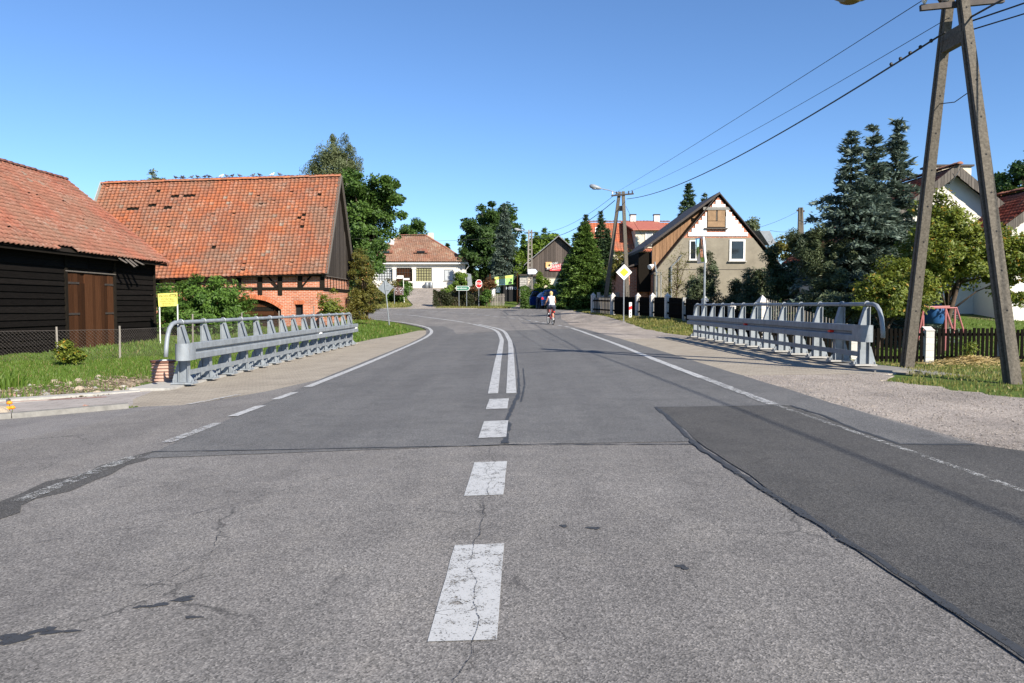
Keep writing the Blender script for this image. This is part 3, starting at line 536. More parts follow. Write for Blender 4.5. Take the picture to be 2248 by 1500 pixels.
# ------------------------------------------------------------------ buildings
def project(p):
    z = p[2] - HC; d = p[1] * math.cos(PITCH) - z * math.sin(PITCH); u = p[1] * math.sin(PITCH) + z * math.cos(PITCH)
    return 1124 + FPX * p[0] / d, 750 - FPX * u / d, d
def tile_shape(w, h, amp=.028, n=7):
    t = np.linspace(0, 1, n); x = t * w * 1.04; p = amp * np.cos(2 * math.pi * t) * np.where(t < .5, 1, .85)
    V = np.concatenate([np.stack([x, np.full(n, h * 1.12), p - .016], 1), np.stack([x, np.zeros(n), p + .02], 1), np.stack([x, np.zeros(n) + .004, p - .012], 1)])
    i = np.arange(n - 1); Fq = np.vstack([np.stack([n + i, n + i + 1, i + 1, i], 1), np.stack([2 * n + i, 2 * n + i + 1, n + i + 1, n + i], 1)])
    return V, Fq
def tiles(parent, O, U, S, L, Ls, w, h, mat, mat1=None, singles=300, holes=(), clip=None, jit=.006):
    """rows of pantiles on a slope: eave corner O, unit U along the eave, unit S up the slope"""
    O, U, S = Vector(O), Vector(U).normalized(), Vector(S).normalized(); Nn = U.cross(S).normalized()
    if Nn.z < 0: Nn = -Nn
    flip = U.cross(S).z < 0
    nc, nr = int(L / w), int(Ls / h); TV, TF = tile_shape(w, h)
    if flip: TF = TF[:, ::-1]
    items = []
    for r in range(nr):
        for c in range(nc):
            if (c, r) in holes: continue
            if clip and not clip((c + .5) * w, (r + .5) * h): continue
            p = O + U * (c * w) + S * (r * h); items.append((c, r, p))
    def M4(p, slip=0):
        j = [random.gauss(0, jit) for _ in range(3)]; a = random.gauss(0, .02)
        q = p + U * j[0] * .5 + S * (j[1] - slip) + Nn * (abs(j[2]) + .02)
        R = Matrix((U, S, Nn)).transposed().to_4x4(); return Matrix.Translation(q) @ R @ Matrix.Rotation(a, 4, 'Z')
    vis = []
    for k, (c, r, p) in enumerate(items):
        x, y, d = project(p)
        if mat1 and 0 <= x <= 2248 and 0 <= y <= 1500: vis.append((d, k))
    vis.sort(); pick = set(k for d, k in vis[:singles]); Vs, Fs, T = [], [], []; o = 0
    tm = None
    for k, (c, r, p) in enumerate(items):
        m4 = M4(p, random.choice([0] * 130 + [.05, .08]))
        if k in pick:
            if tm is None: tm = arr_mesh('roof_tile', TV, TF, mat1, None, True)
            obj('roof_tile', tm, parent, m4)
        else:
            A = np.array(m4); Vs.append(TV @ A[:3, :3].T + A[:3, 3]); Fs.append(TF + o); o += len(TV)
            z = .5 + .22 * math.sin(c * .21 + 1.7 * math.sin(r * .23)) * math.cos(r * .31 + c * .05); T.append(np.full(len(TV), min(1, max(0, random.gauss(z, .17)))))
    if Vs:
        q = obj('roof_tiles', arr_mesh('roof_tiles', np.vstack(Vs), np.vstack(Fs), mat, np.concatenate(T), True), parent); q['kind'] = 'stuff'
def ridge_tiles(parent, a, b, mat, r=.13, step=.36):
    a, b = Vector(a), Vector(b); n = max(1, int((b - a).length / step)); d = (b - a) / n
    me = None
    for i in range(n):
        if me is None:
            mb = MB(); V = []; u = d.normalized(); s = u.cross(Vector((0, 0, 1))).normalized()
            for k, (t, rr) in enumerate(((0, r * 1.1), (1.06, r * .92))):
                for j in range(7):
                    an = math.pi * j / 6; V.append(d * t + s * math.cos(an) * rr * 1.1 + Vector((0, 0, math.sin(an) * rr * .8)))
            mb.add(V, [(j, j + 1, j + 8, j + 7) for j in range(6)] + [tuple(range(6, -1, -1))]); me = mb.mesh('ridge_tile', mat, True)
        o = obj('ridge_tile', me, parent, Matrix.Translation(a + d * i + Vector((0, 0, random.gauss(0, .008)))))
def window(parent, x0, x1, z0, z1, Y, depth=.1, frame=.07, mull=(1, 0), mat_f='white', mat_g='glass', sill=True):
    """window in a wall that faces the camera at Y"""
    w = MB()
    for a, b, c, d in ((x0, x1, z0, z0 + frame), (x0, x1, z1 - frame, z1), (x0, x0 + frame, z0 + frame, z1 - frame), (x1 - frame, x1, z0 + frame, z1 - frame)): w.box(a, b, Y - .06, Y - .004, c, d)
    for i in range(1, mull[0]): xm = x0 + (x1 - x0) * i / mull[0]; w.box(xm - .02, xm + .02, Y - .05, Y - .006, z0 + frame, z1 - frame)
    for i in range(1, mull[1]): zm = z0 + (z1 - z0) * i / mull[1]; w.box(x0 + frame, x1 - frame, Y - .047, Y - .007, zm - .02, zm + .02)
    o = w.build('window', mat_f, parent)
    MB().box(x0 + frame, x1 - frame, Y - .022, Y - .008, z0 + frame, z1 - frame).build('pane', mat_g, o)
    if sill: MB().box(x0 - .08, x1 + .08, Y - .14, Y + .02, z0 - .07, z0 - .003).build('sill', 'concrete_pale', o)
    return o

# --- black timber barn on the left
def black_barn():
    t = thing('timber_barn', 'black weatherboarded barn with brown double door and faded tiled roof', 'barn', (-19, 22, -.3))
    XW, Y0, Y1, ZB, ZT = -15.2, 9.0, 32.6, -.45, 3.42
    MB().box(-22.9, XW - .1, Y0, Y1, ZB, ZT - .25).build('wall', 'dark', t)
    MB().prism([(-22.9, Y1 - .1, 3.2), (XW - .1, Y1 - .1, 3.2), (-19.05, Y1 - .1, 6.4)], (0, .1, 0)).build('gable', 'black_wood', t)
    rows = 18; hh = (ZT - ZB) / rows
    for i in range(rows):
        z = ZB + i * hh
        for ya, yb in ((11.0, 20.3), (20.33, 26.1), (29.42, Y1)):
            if z > 2.45 and yb == 26.1: yb = 27.6
            if z > 2.45 and ya == 29.42: ya = 27.63
            j = random.gauss(0, .018); k = random.gauss(0, .018)
            mb = MB(); a, b = z + j, z + k; e = .05 + random.uniform(-.008, .012)
            mb.add([(XW + e, ya, a), (XW + e, yb, b), (XW + .005, yb, b + hh + .02), (XW + .005, ya, a + hh + .02), (XW - .03, ya, a), (XW - .03, yb, b), (XW - .03, yb, b + hh + .02), (XW - .03, ya, a + hh + .02)],
                   [(0, 1, 2, 3), (7, 6, 5, 4), (4, 5, 1, 0), (3, 2, 6, 7), (0, 3, 7, 4), (1, 5, 6, 2)])
            mb.build('plank', 'black_wood', t)
    for y in (26.16, 29.36, Y1 + .02): MB().box(XW - .06, XW + .075, y - .07, y + .07, ZB, ZT).build('corner_board', 'dark_beam', t)
    d = MB().box(XW - .05, XW - .004, 26.24, 29.28, ZB, 2.42).build('door', 'brown_wood', t)
    y = 26.25
    while y < 29.2:
        w = random.uniform(.17, .27); y2 = min(y + w, 29.28); top = 2.4 if not (26.9 < y < 27.3) else 2.05
        MB().box(XW - .002, XW + random.uniform(.022, .04), y + .008, y2 - .004, ZB, top).build('plank', 'brown_wood', d); y = y2
    for ya, yb in ((26.28, 26.95), (28.65, 29.25)):
        for z in (2.05, .98): MB().box(XW + .041, XW + .055, ya, yb, z - .035, z + .035).build('hinge', 'steel_dark', d)
    MB().box(XW + .04, XW + .09, 26.1, 29.4, 2.43, 2.47).build('door_rail', 'grey_wood', t)
    # roof
    O = Vector((-14.68, 33.05, 3.08)); S = Vector((-4.37, 0, 3.57)); L = 22.5
    rd = MB(); rd.add([(-14.72, 33.0, 3.04), (-14.72, 9.0, 3.04), (-19.05, 9.0, 6.58), (-19.05, 33.0, 6.58), (-23.4, 9.0, 3.04), (-23.4, 33.0, 3.04)], [(0, 1, 2, 3), (3, 2, 4, 5)]); rd.build('roof', 'dark_beam', t)
    MB().beam((-14.78, 9, 2.99), (-14.78, 33.0, 2.99), .03, .1).build('eaves_board', 'dark_beam', t)
    holes = {(c, 0) for c in range(0, 0)} | {(31, 0), (32, 0), (33, 0), (30, 0)}
    tiles(t, O, (0, -1, 0), S, L, S.length, .235, .235, 'tileb', 'tileb1', 300, holes)
    ridge_tiles(t, (-19.05, 33.05, 6.64), (-19.05, 10, 6.60), 'tileb1')
    for k, y in enumerate((30.1, 29.7, 29.4, 28.9)): MB().beam((-14.72, y, 3.04), (-14.40 - .05 * (k % 2), y + .05, 2.86 - .06 * (k % 3)), .16, .03).build('broken_board', 'grey_wood', t)
black_barn()

# --- brick barn
def brick_barn():
    t = thing('brick_barn', 'brick and half timbered barn with arched gate and steep orange tiled roof', 'barn', (-17, 45, -.2))
    Y, XR, XL, ZB = 42.0, -10.25, -24.2, -.35
    ZM, ZT = 2.12, 3.02
    ax0, ax1, az = -15.55, -12.62, 1.05; xm = (ax0 + ax1) / 2; rise = .56
    arch = [(ax0 + (ax1 - ax0) * k / 16, az + rise * (1 - ((2 * k / 16) - 1) ** 2)) for k in range(17)]
    wx0, wx1, wz0, wz1 = -11.86, -11.42, .65, 1.33
    w = MB()
    def pan(x0, x1, z0, z1): w.add([(x0, Y, z0), (x1, Y, z0), (x1, Y, z1), (x0, Y, z1)], [(0, 1, 2, 3)])
    pan(XL, ax0, ZB, ZM); pan(ax1, wx0, ZB, ZM); pan(wx1, XR, ZB, ZM); pan(wx0, wx1, ZB, wz0); pan(wx0, wx1, wz1, ZM)
    for (xa, za), (xb, zb) in zip(arch, arch[1:]): w.add([(xa, Y, za), (xb, Y, zb), (xb, Y, ZM), (xa, Y, ZM)], [(0, 1, 2, 3)]); w.add([(xa, Y, za), (xa, Y + .3, za), (xb, Y + .3, zb), (xb, Y, zb)], [(0, 1, 2, 3)])
    w.add([(ax1, Y, ZB), (ax1, Y + .3, ZB), (ax1, Y + .3, az), (ax1, Y, az)], [(0, 1, 2, 3)]); w.add([(ax0, Y, ZB), (ax0, Y, az), (ax0, Y + .3, az), (ax0, Y + .3, ZB)], [(0, 1, 2, 3)])
    for a, b in ((wx0, wx0), (wx1, wx1)): w.add([(a, Y, wz0), (a, Y + .25, wz0), (a, Y + .25, wz1), (a, Y, wz1)], [(0, 1, 2, 3)])
    w.add([(XR, Y, ZB), (XR, 48.4, ZB), (XR, 48.4, ZT), (XR, Y, ZT)], [(0, 1, 2, 3)]); w.add([(XL, 48.4, ZB), (XR, 48.4, ZB), (XR, 48.4, ZT), (XL, 48.4, ZT)], [(3, 2, 1, 0)]); w.add([(XL, Y, ZB), (XL, 48.4, ZB), (XL, 48.4, ZT), (XL, Y, ZT)], [(3, 2, 1, 0)])
    w.build('wall', 'brick', t)
    MB().box(XL, XR - .02, Y + .05, Y + .12, ZM, ZT).build('wall_infill', 'brick', t)
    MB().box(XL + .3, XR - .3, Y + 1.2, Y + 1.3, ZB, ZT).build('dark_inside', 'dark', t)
    for k in range(26):
        u = (k + .5) / 26; xa = ax0 + (ax1 - ax0) * u; za = az + rise * (1 - (2 * u - 1) ** 2); sl = -rise * 2 * (2 * u - 1) * 2 / (ax1 - ax0) * 1.0
        nrm = Vector((-sl, 0, 1)).normalized(); p = Vector((xa, Y - .012, za))
        MB().beam(p + nrm * .004, p + nrm * .25, .085, .06, (0, 1, 0)).build('arch_brick', 'brick_plain', t)
    for k in range(6):
        x = wx0 - .05 + .1 * k; MB().box(x, x + .085, Y - .018, Y + .05, wz1 + .003, wz1 + .2).build('arch_brick', 'brick_plain', t)
    gt = MB().box(ax0, ax1, Y + .3, Y + .36, ZB, 1.66).build('gate', 'dark_beam', t)
    for i in range(9): MB().box(ax0 + .02, ax1 - .02, Y + .262, Y + .297, ZB + i * .22, ZB + i * .22 + .2).build('plank', 'brown_wood' if i % 3 else 'dark_beam', gt)
    for x in (-14.55, -13.0): MB().box(x - .07, x + .07, Y + .225, Y + .26, ZB, 1.5).build('gate_post', 'brown_wood', gt)
    MB().box(wx0, wx1, Y + .2, Y + .24, wz0, wz1).build('window', 'dark', t)
    # timber frame
    for a, b in ((XL, XR + .03),): MB().box(a, b, Y - .045, Y + .06, ZM - .0, ZM + .15).build('timber_beam', 'dark_beam', t)
    MB().box(XR - .02, XR + .045, Y - .05, 48.4, ZM - .04, ZM + .14).build('timber_beam', 'dark_beam', t)
    MB().box(XL, XR, Y - .04, Y + .06, ZT - .16, ZT).build('timber_beam', 'dark_beam', t)
    for px in (345, 390, 435, 480, 525, 571, 615, 659, 708):
        x = at(px, 620, Y).x; low = ZM + .15 if px not in (571, 615) else ZM - .28
        MB().box(x - .11, x + .11, Y - (.055 if low < ZM else .04), Y + .06, low, ZT - .16).build('timber_post', 'dark_beam', t)
    for p, q in (((585, 604), (609, 629)), ((686, 602), (665, 628)), ((470, 604), (448, 628))):
        a = at(*p, Y); b = at(*q, Y); MB().beam((a.x, Y - .005, a.z), (b.x, Y - .005, b.z), .07, .16, (0, 1, 0)).build('timber_brace', 'dark_beam', t)
    for y in np.arange(42.7, 48.3, .72): MB().box(XR - .01, XR + .025, y - .035, y + .035, ZM + .14, ZT - .1).build('timber_post', 'dark_beam', t)
    # gable boards
    RY, RZ = 45.2, 8.74; n = 26; ya, yb = 41.9, 48.5
    for i in range(n):
        y0 = ya + (yb - ya) * i / n; y1 = ya + (yb - ya) * (i + 1) / n - .012
        zt = lambda y: 3.0 + (RZ - 3.0) * (1 - abs(y - RY) / 3.42)
        e = random.uniform(.0, .025); lo = 2.9 + random.uniform(-.03, .03)
        hs = [zt(y0), zt(y1)]
        if max(hs) < lo + .05: continue
        MB().prism([(XR + .05 + e, y0, lo), (XR + .05 + e, y1, lo), (XR + .05 + e, y1, max(hs[1], lo + .02)), (XR + .05 + e, y0, max(hs[0], lo + .02))], (-.03, 0, 0)).build('plank', 'gable_wood', t)
    MB().box(XR - .1, XR + .12, ya, yb, 2.86, 2.9).build('drip_board', 'grey_wood', t)
    # roof
    dz = .031; L = 13.9
    O = Vector((-9.98, 41.58, 3.0)); U = Vector((-1, 0, -dz)); S = Vector((0, 3.62, 5.82))
    rd = MB(); A = lambda x, y, z: (x, y, z - dz * (-9.98 - x) - .06)
    xs_ = -10.02 - L
    rd.add([A(-10.0, 41.6, 3.0), A(xs_, 41.6, 3.0), A(xs_, 45.2, 8.8), A(-10.0, 45.2, 8.8), A(xs_, 48.85, 2.95), A(-10.0, 48.85, 2.95)], [(0, 1, 2, 3), (3, 2, 4, 5)]); rd.build('roof', 'dark_beam', t)
    MB().beam(A(-9.99, 41.55, 3.03), A(-9.99, 45.2, 8.9), .05, .17, (1, 0, 0)).build('barge_board', 'grey_wood', t)
    MB().beam(A(-9.99, 48.9, 2.95), A(-9.99, 45.2, 8.88), .05, .17, (1, 0, 0)).build('barge_board', 'grey_wood', t)
    MB().beam((-10.16, 47.1, 5.9), (-9.88, 47.1, 5.9), .16, .12).build('purlin_end', 'grey_wood', t)
    def hp(px, py):                       # tile at a photo pixel of the front slope
        best = None
        for c in range(60):
            for r in range(33):
                p = O + U.normalized() * ((c + .5) * .235) + S.normalized() * ((r + .5) * .207); x, y, d = project(p); e = (x - px) ** 2 + (y - py) ** 2
                if best is None or e < best[0]: best = (e, c, r)
        return best[1:]
    holes = set()
    for px, py, w in ((424, 431, 3), (393, 433, 2), (300, 459, 2), (298, 460, 3), (340, 452, 2), (350, 424, 1), (375, 455, 2), (702, 429, 1), (672, 472, 1), (661, 482, 1), (667, 496, 1), (471, 541, 1)):
        c, r = hp(px, py)
        for k in range(w): holes.add((c + k, r))
    tiles(t, O, U, S, L, S.length, .235, .207, 'tile', 'tile1', 300, holes)
    tiles(t, (-9.98 - L, 48.85, 2.9), (1, 0, dz), (0, -3.65, 5.85), L, 6.65, .235, .207, 'tile', None)
    ridge_tiles(t, (-10.0, 45.2, 8.80), (-10.0 - L, 45.2, 8.80 - dz * L), 'tile1', .15)
    MB().beam((-23.95, 41.6, 2.62), (-23.95, 45.2, 8.42), .28, .03, (1, 0, 0)).build('mortar_verge', 'concrete_pale', t)
    return t
brick_barn()
for i, (px, k) in enumerate([(386, 0), (400, 0), (401.5, 1), (421, 2), (434, 1), (450, 0), (459, 0), (486.5, 1), (498, 2), (510, 0), (526, 2), (556, 2), (570, 0), (598, 1), (614, 2)]):
    # pigeons along the ridge
    x = at(px, 400, 45.2).x; z = 8.93 - .031 * (-10 - x); b = MB(); dr = 1 if i % 2 else -1
    b.ball((0, 0, .14), .085, 8, 6, 0, (1.5, .85, .95)); b.ball((dr * .115, 0, .235), .042, 6, 5); b.tube([(dr * .08, 0, .17), (dr * .112, 0, .225)], .035, 6); b.tube([(-dr * .09, 0, .13), (-dr * .24, 0, .09)], [.045, .02], 5)
    b.tube([(dr * .15, 0, .232), (dr * .185, 0, .225)], [.012, .004], 4); b.tube([(.0, .02, 0), (.0, .02, .08)], .008, 4); b.tube([(.0, -.02, 0), (.0, -.02, .08)], .008, 4)
    k = 0 if (k == 1 and i not in (7, 13)) else k; mt = ('steel_dark', 'white', 'pigeon_grey')[k]; o = b.build('pigeon', mt, None, True); o.location = (x, 45.2, z); o.scale = (.78, .78, .78)
    nb = ['second', 'third', 'fourth', 'fifth', 'sixth', 'seventh', 'eighth', 'ninth', 'tenth', 'eleventh', 'twelfth', 'thirteenth', 'fourteenth', 'fifteenth']
    tag(o, ('dark', 'white', 'grey')[k] + ' pigeon on the brick barn ridge, ' + ('leftmost of the row' if i == 0 else nb[i - 1] + ' from the left'), 'pigeon', 'pigeons sitting along the barn ridge')

# --- white bungalow beyond the junction
def bungalow():
    t = thing('bungalow', 'low white bungalow with mottled hipped tile roof and gridded porch windows', 'house', (-12, 110, 3.6))
    Y = 106.0; P = lambda px, py: at(px, py, Y)
    x0, x1, zb, ze = P(812, 600).x, P(1021, 600).x, 3.2, P(900, 580).z
    bays = [(822, 857, 'curtain'), (866, 902, 'brown_wood'), (910, 945, 'yellow_curtain')]
    w = MB(); zs = P(0, 618).z; zt = P(0, 588).z
    w.box(P(945, 0).x, x1, Y, Y + .3, zb, ze); w.box(x0, P(945, 0).x, Y, Y + .28, zt, ze); w.box(x0, P(822, 0).x, Y, Y + .29, zb, zt); w.box(x0, P(860, 0).x, Y - .02, Y + .27, zb, zs); w.box(P(893, 0).x, P(945, 0).x, Y - .3, Y + .27, zb, zs)
    w.box(x1 - .3, x1, Y + .3, Y + 9, zb, ze); w.box(x0, x0 + .3, Y + .3, Y + 9, zb, ze); w.build('wall', 'plaster_white', t)
    for px in (861.5, 905.5):
        c = MB(); x = P(px, 0).x; c.box(x - .22, x + .22, Y - .22, Y + .2, zs - .6, zt); c.box(x - .3, x + .3, Y - .28, Y + .2, zt - .2, zt - .01); c.build('column', 'plaster_white', t)
    for a, b, m in bays:
        xa, xb = P(a, 0).x, P(b, 0).x; low = zs if m != 'brown_wood' else zb
        g = MB(); n = 6
        for i in range(n + 1): x = xa + (xb - xa) * i / n; g.box(x - .02, x + .02, Y + .1, Y + .13, low, zt)
        for i in range(6): z = low + (zt - low) * i / 5; g.box(xa, xb, Y + .105, Y + .125, z - .02, z + .02)
        o = g.build('window', 'steel_dark', t); MB().box(xa, xb, Y + .2, Y + .24, low, zt).build('pane', m, o)
    window(t, P(973, 0).x, P(993, 0).x, P(0, 616).z, P(0, 592).z, Y, frame=.08, mull=(2, 0), mat_f='galv_dark', mat_g='curtain')
    MB().box(x0 - .5, x1 + .45, Y - .55, Y - .3, ze - .02, ze + .28).build('fascia', 'white', t); MB().box(x0 - .5, x1 + .45, Y - .3, Y + .1, ze + .0, ze + .06).build('soffit', 'white', t)
    MB().tube([(x1 + .4, Y - .45, ze + .1), (x1 + .55, Y - .4, ze - .3), (x1 + .1, Y - .05, ze - .8), (x1 + .05, Y - .05, zb)], .06, 6).build('downpipe', 'white', t)
    # hipped roof
    E0, E1 = Vector((x0 - .6, Y - .7, ze + .32)), Vector((x1 + .55, Y - .7, ze + .32)); r0, r1 = P(872, 517), P(935, 517); RY = Y + 4.5; k = RY / Y
    R0, R1 = Vector((r0.x * k, RY, HC + (r0.z - HC) * k)), Vector((r1.x * k, RY, HC + (r1.z - HC) * k)); B0, B1 = E0 + Vector((0, 10.4, 0)), E1 + Vector((0, 10.4, 0))
    m = MB(); dn = Vector((0, 0, .06)); m.add([E0 - dn, E1 - dn, R1 - dn, R0 - dn, B0 - dn, B1 - dn], [(0, 1, 2, 3), (1, 5, 2), (5, 4, 3, 2), (4, 0, 3)]); m.build('roof', 'tilec' if False else 'dark_beam', t)
    S = Vector((0, R0.y - E0.y, R0.z - E0.z)); Ls = S.length; L = (E1 - E0).x
    cl = lambda u, s: (E0.x + u) > E0.x + (R0.x - E0.x) * s / Ls and (E0.x + u) < E1.x - (E1.x - R1.x) * s / Ls
    tiles(t, E0, (1, 0, 0), S, L, Ls, .26, .3, 'tilec', None, 0, (), cl)
    Sr = Vector((R1.x - E1.x, 0, R1.z - E1.z)); Lr = 10.4
    tiles(t, E1, (0, 1, 0), Sr, Lr, Sr.length, .26, .3, 'tilec', None, 0, (), lambda u, s: 5.2 * s / Sr.length < u < Lr - 5.2 * s / Sr.length)
    ridge_tiles(t, R0, R1, 'tileb1', .16); ridge_tiles(t, E1, R1, 'tileb1', .15); 
    for px in (848, 925):
        p = at(px, 555, Y + 1.2); d = MB(); n = 10
        V = [(p.x + .95 * math.cos(math.pi * i / n), Y + .55, p.z - .05 + .5 * math.sin(math.pi * i / n)) for i in range(n + 1)]
        d.prism(V, (0, 2.2, .35)); e = d.build('eyebrow_dormer', 'tileb1', t); MB().box(p.x - .55, p.x + .55, Y + .52, Y + .545, p.z - .04, p.z + .2).build('pane', 'glass', e)
    a = at(946, 530, Y + 6); MB().box(a.x - .38, a.x + .38, Y + 5.6, Y + 6.3, a.z - 1.5, at(946, 512, Y + 6).z).build('chimney', 'plaster_cream', t)
    a = at(861, 528, Y + 3); MB().box(a.x - .3, a.x + .3, Y + 2.6, Y + 3.2, a.z - .6, a.z + .3).build('roof_vent', 'white', t)
bungalow()
for px, s in ((937, 'left'), (946, 'right')):
    p = at(px, 632, 105.2); o = MB().tube([(p.x, 105.2, hz(p.x, 105.2)), (p.x, 105.2, hz(p.x, 105.2) + .85), (p.x, 105.2, hz(p.x, 105.2) + .9)], [.27, .3, .2], 10).build('dustbin', 'galv_dark', None, True); tag(o, 'round grey metal dustbin by the bungalow porch, the ' + s + ' one', 'dustbin', 'dustbins by the porch')

# --- house with unfinished block gable
def gable_house():
    Y = 46.0; P = lambda px, py, y=Y: at(px, py, y)
    t = thing('unfinished_house', 'grey rendered house with unfinished white block gable and boarded attic window', 'house', (12, 50, .7))
    ap = P(1578, 430); xl, xr = P(1440, 0).x, P(1712, 0).x; zl, zr_ = P(0, 598).z, P(0, 585).z; zb = .2
    MB().prism([(xl, Y, zb), (xr, Y, zb), (xr, Y, zr_), (ap.x, Y, ap.z - .05), (xl, Y, zl)], (0, 9, 0)).build('wall', 'brick', t)
    zm = P(0, 522).z
    def edge(z): return xl + (ap.x - xl) * (z - zl) / (ap.z - zl), xr - (xr - ap.x) * (z - zr_) / (ap.z - zr_)
    a0, a1 = edge(zm); MB().prism([(xl - .01, Y - .03, zb), (xr, Y - .03, zb), (xr, Y - .03, zr_), (a1, Y - .03, zm), (a0, Y - .03, zm), (xl - .01, Y - .03, zl)], (0, .028, 0)).build('render_coat', 'plaster_grey', t)
    MB().box(xl + 1.0, xr - .3, Y - .045, Y - .032, P(0, 592.5).z, P(0, 591.5).z).build('cable', 'steel_dark', t)
    bh = (P(0, 440).z - P(0, 519).z) / 9.0; z = P(0, 519).z; i = 0
    wx0, wx1, wz0, wz1 = P(1557, 0).x, P(1599, 0).x, P(0, 500).z, P(0, 461).z
    while z + bh < ap.z - .2:
        e0, e1 = edge(z + bh); e0 += .03; e1 -= .03; x = e0 + (0 if i % 2 else -.3) ; bw = .62
        while x < e1:
            segs = [(max(x, e0), min(x + bw, e1))]
            if z + bh > wz0 - .05 and z < wz1 + .05:
                out = []
                for a, b in segs:
                    if a < wx0: out.append((a, min(b, wx0)))
                    if b > wx1: out.append((max(a, wx1), b))
                segs = out
            for a, b in segs:
                if b - a > .07: MB().box(a + .006, b - .006, Y - .05 - random.uniform(0, .012), Y - .002, z + .006, z + bh - .006).build('block', 'block_white', t)
            x += bw
        z += bh; i += 1
    MB().box(wx0 - .22, wx1 + .25, Y - .057, Y - .001, wz1 - .01, P(0, 455).z).build('lintel', 'concrete', t)
    bw_ = MB().box(wx0, wx1, Y - .03, Y + .03, wz0, wz1 - .02).build('boarded_window', 'dark_beam', t)
    xm = P(1579, 0).x
    for a, b, c, d in ((wx0 + .05, xm - .04, .4, 1), (xm + .05, wx1 - .04, .38, 1), (wx0 + .05, wx1 - .05, 0.04, .37)):
        hgt = wz1 - .04 - wz0; MB().box(a, b, Y - .06, Y - .031, wz0 + hgt * c, wz0 + hgt * d).build('board', 'ply', bw_)
    MB().box(xm - .04, xm + .02, Y - .08, Y - .061, wz0 + .4, wz1 - .1).build('batten', 'grey_wood', bw_); MB().box(wx0 - .15, wx1 + .1, Y - .16, Y - .02, wz0 - .1, wz0 - .02).build('sill', 'grey_wood', bw_)
    window(t, P(1608, 0).x, P(1643, 0).x, P(0, 573).z, P(0, 526).z, Y - .032, frame=.11); window(t, P(1519, 0).x, P(1548, 0).x, P(0, 571).z, P(0, 528).z, Y - .032, frame=.06, mull=(2, 0))
    # roof slabs
    for (ex, ez), nm in (((P(1745, 625).x, P(1745, 625).z), 'roof'), ((P(1432, 607).x, P(1432, 607).z), 'roof')):
        MB().prism([(ap.x, Y - .16, ap.z + .20), (ex, Y - .16, ez + .16), (ex, Y - .16, ez + .09), (ap.x, Y - .16, ap.z + .12)], (0, 9.6, 0)).build(nm, 'steel_dark', t)
    # boarded shed dormer on the left slope
    top = P(1572, 431, Y + .6); ev = P(1409, 547, Y + .6)
    MB().prism([(top.x, Y - .3, top.z + .15), (ev.x, Y - .3, ev.z + .04), (ev.x, Y - .3, ev.z - .12), (top.x, Y - .3, top.z)], (0, 8.6, 0)).build('dormer_roof', 'steel_dark', t)
    n = 15; lx0, lx1 = P(1437, 0, Y + .6).x, P(1556, 0, Y + .6).x
    ck = MB().prism([(lx0, Y + .75, P(0, 600).z), (lx1, Y + .75, P(0, 452).z), (lx0, Y + .75, P(0, 535).z)], (0, .05, 0)).build('dormer_wall', 'tan_wood', t)
    for i in range(n):
        xa = lx0 + (lx1 - lx0) * i / n; xb = lx0 + (lx1 - lx0) * (i + 1) / n - .012
        zt = lambda x: ev.z - .1 + (top.z - ev.z + .1) * (x - ev.x) / (top.x - ev.x); zo = lambda x: zl - .3 + (ap.z - zl) * (x - xl) / (ap.x - xl)
        if zt(xa) - zo(xa) > .1: MB().prism([(xa, Y + .7, zo(xa)), (xb, Y + .7, zo(xb)), (xb, Y + .7, zt(xb)), (xa, Y + .7, zt(xa))], (0, .03 + random.uniform(0, .012), 0)).build('plank', 'tan_wood', ck)
    MB().box(P(1412, 0).x, P(1440, 0).x, Y + .9, Y + 7, P(0, 640).z, P(0, 552).z).build('porch_wall', 'dark_beam', t)
    MB().tube([P(1496, 560, Y - .15), P(1490, 570, Y - .15), P(1474, 585, Y - .15), P(1473, 690, Y - .15)], .05, 6).build('downpipe', 'galv', t); MB().tube([P(1437, 575, Y - .2), P(1441, 600, Y - .2), P(1441, 690, Y - .2)], .05, 6).build('downpipe', 'galv', t)
    MB().tube([P(1451, 690, Y - .25), P(1451, 598, Y - .25), P(1442, 598, Y - .25)], .03, 6).build('pipe', 'galv', t)
    MB().tube([P(1434, 582, Y - .5), P(1426, 587, Y - .7)], [.06, .16], 8).build('yard_lamp', 'white', t)
    # lean-to with sheet roof at the right
    q = [P(1668, 507, Y + 4), P(1690, 507, Y + 4), P(1703, 533, Y + 4), P(1690, 540, Y + 4)]; MB().prism(q, (0, 3, .3)).build('lean_to_roof', 'galv_dark', t)
    # dark outbuilding wall at the left
    MB().box(P(1385, 0).x, xl - .05, Y + 1.5, Y + 8, .2, P(0, 585).z).build('annex', 'brick', t); MB().prism([(P(1380, 0).x, Y + 1.2, P(0, 588).z), (xl - .05, Y + 1.2, P(0, 572).z), (xl - .05, Y + 1.2, P(0, 568).z), (P(1380, 0).x, Y + 1.2, P(0, 584).z)], (0, 7, 0)).build('annex_roof', 'steel_dark', t)
gable_house()

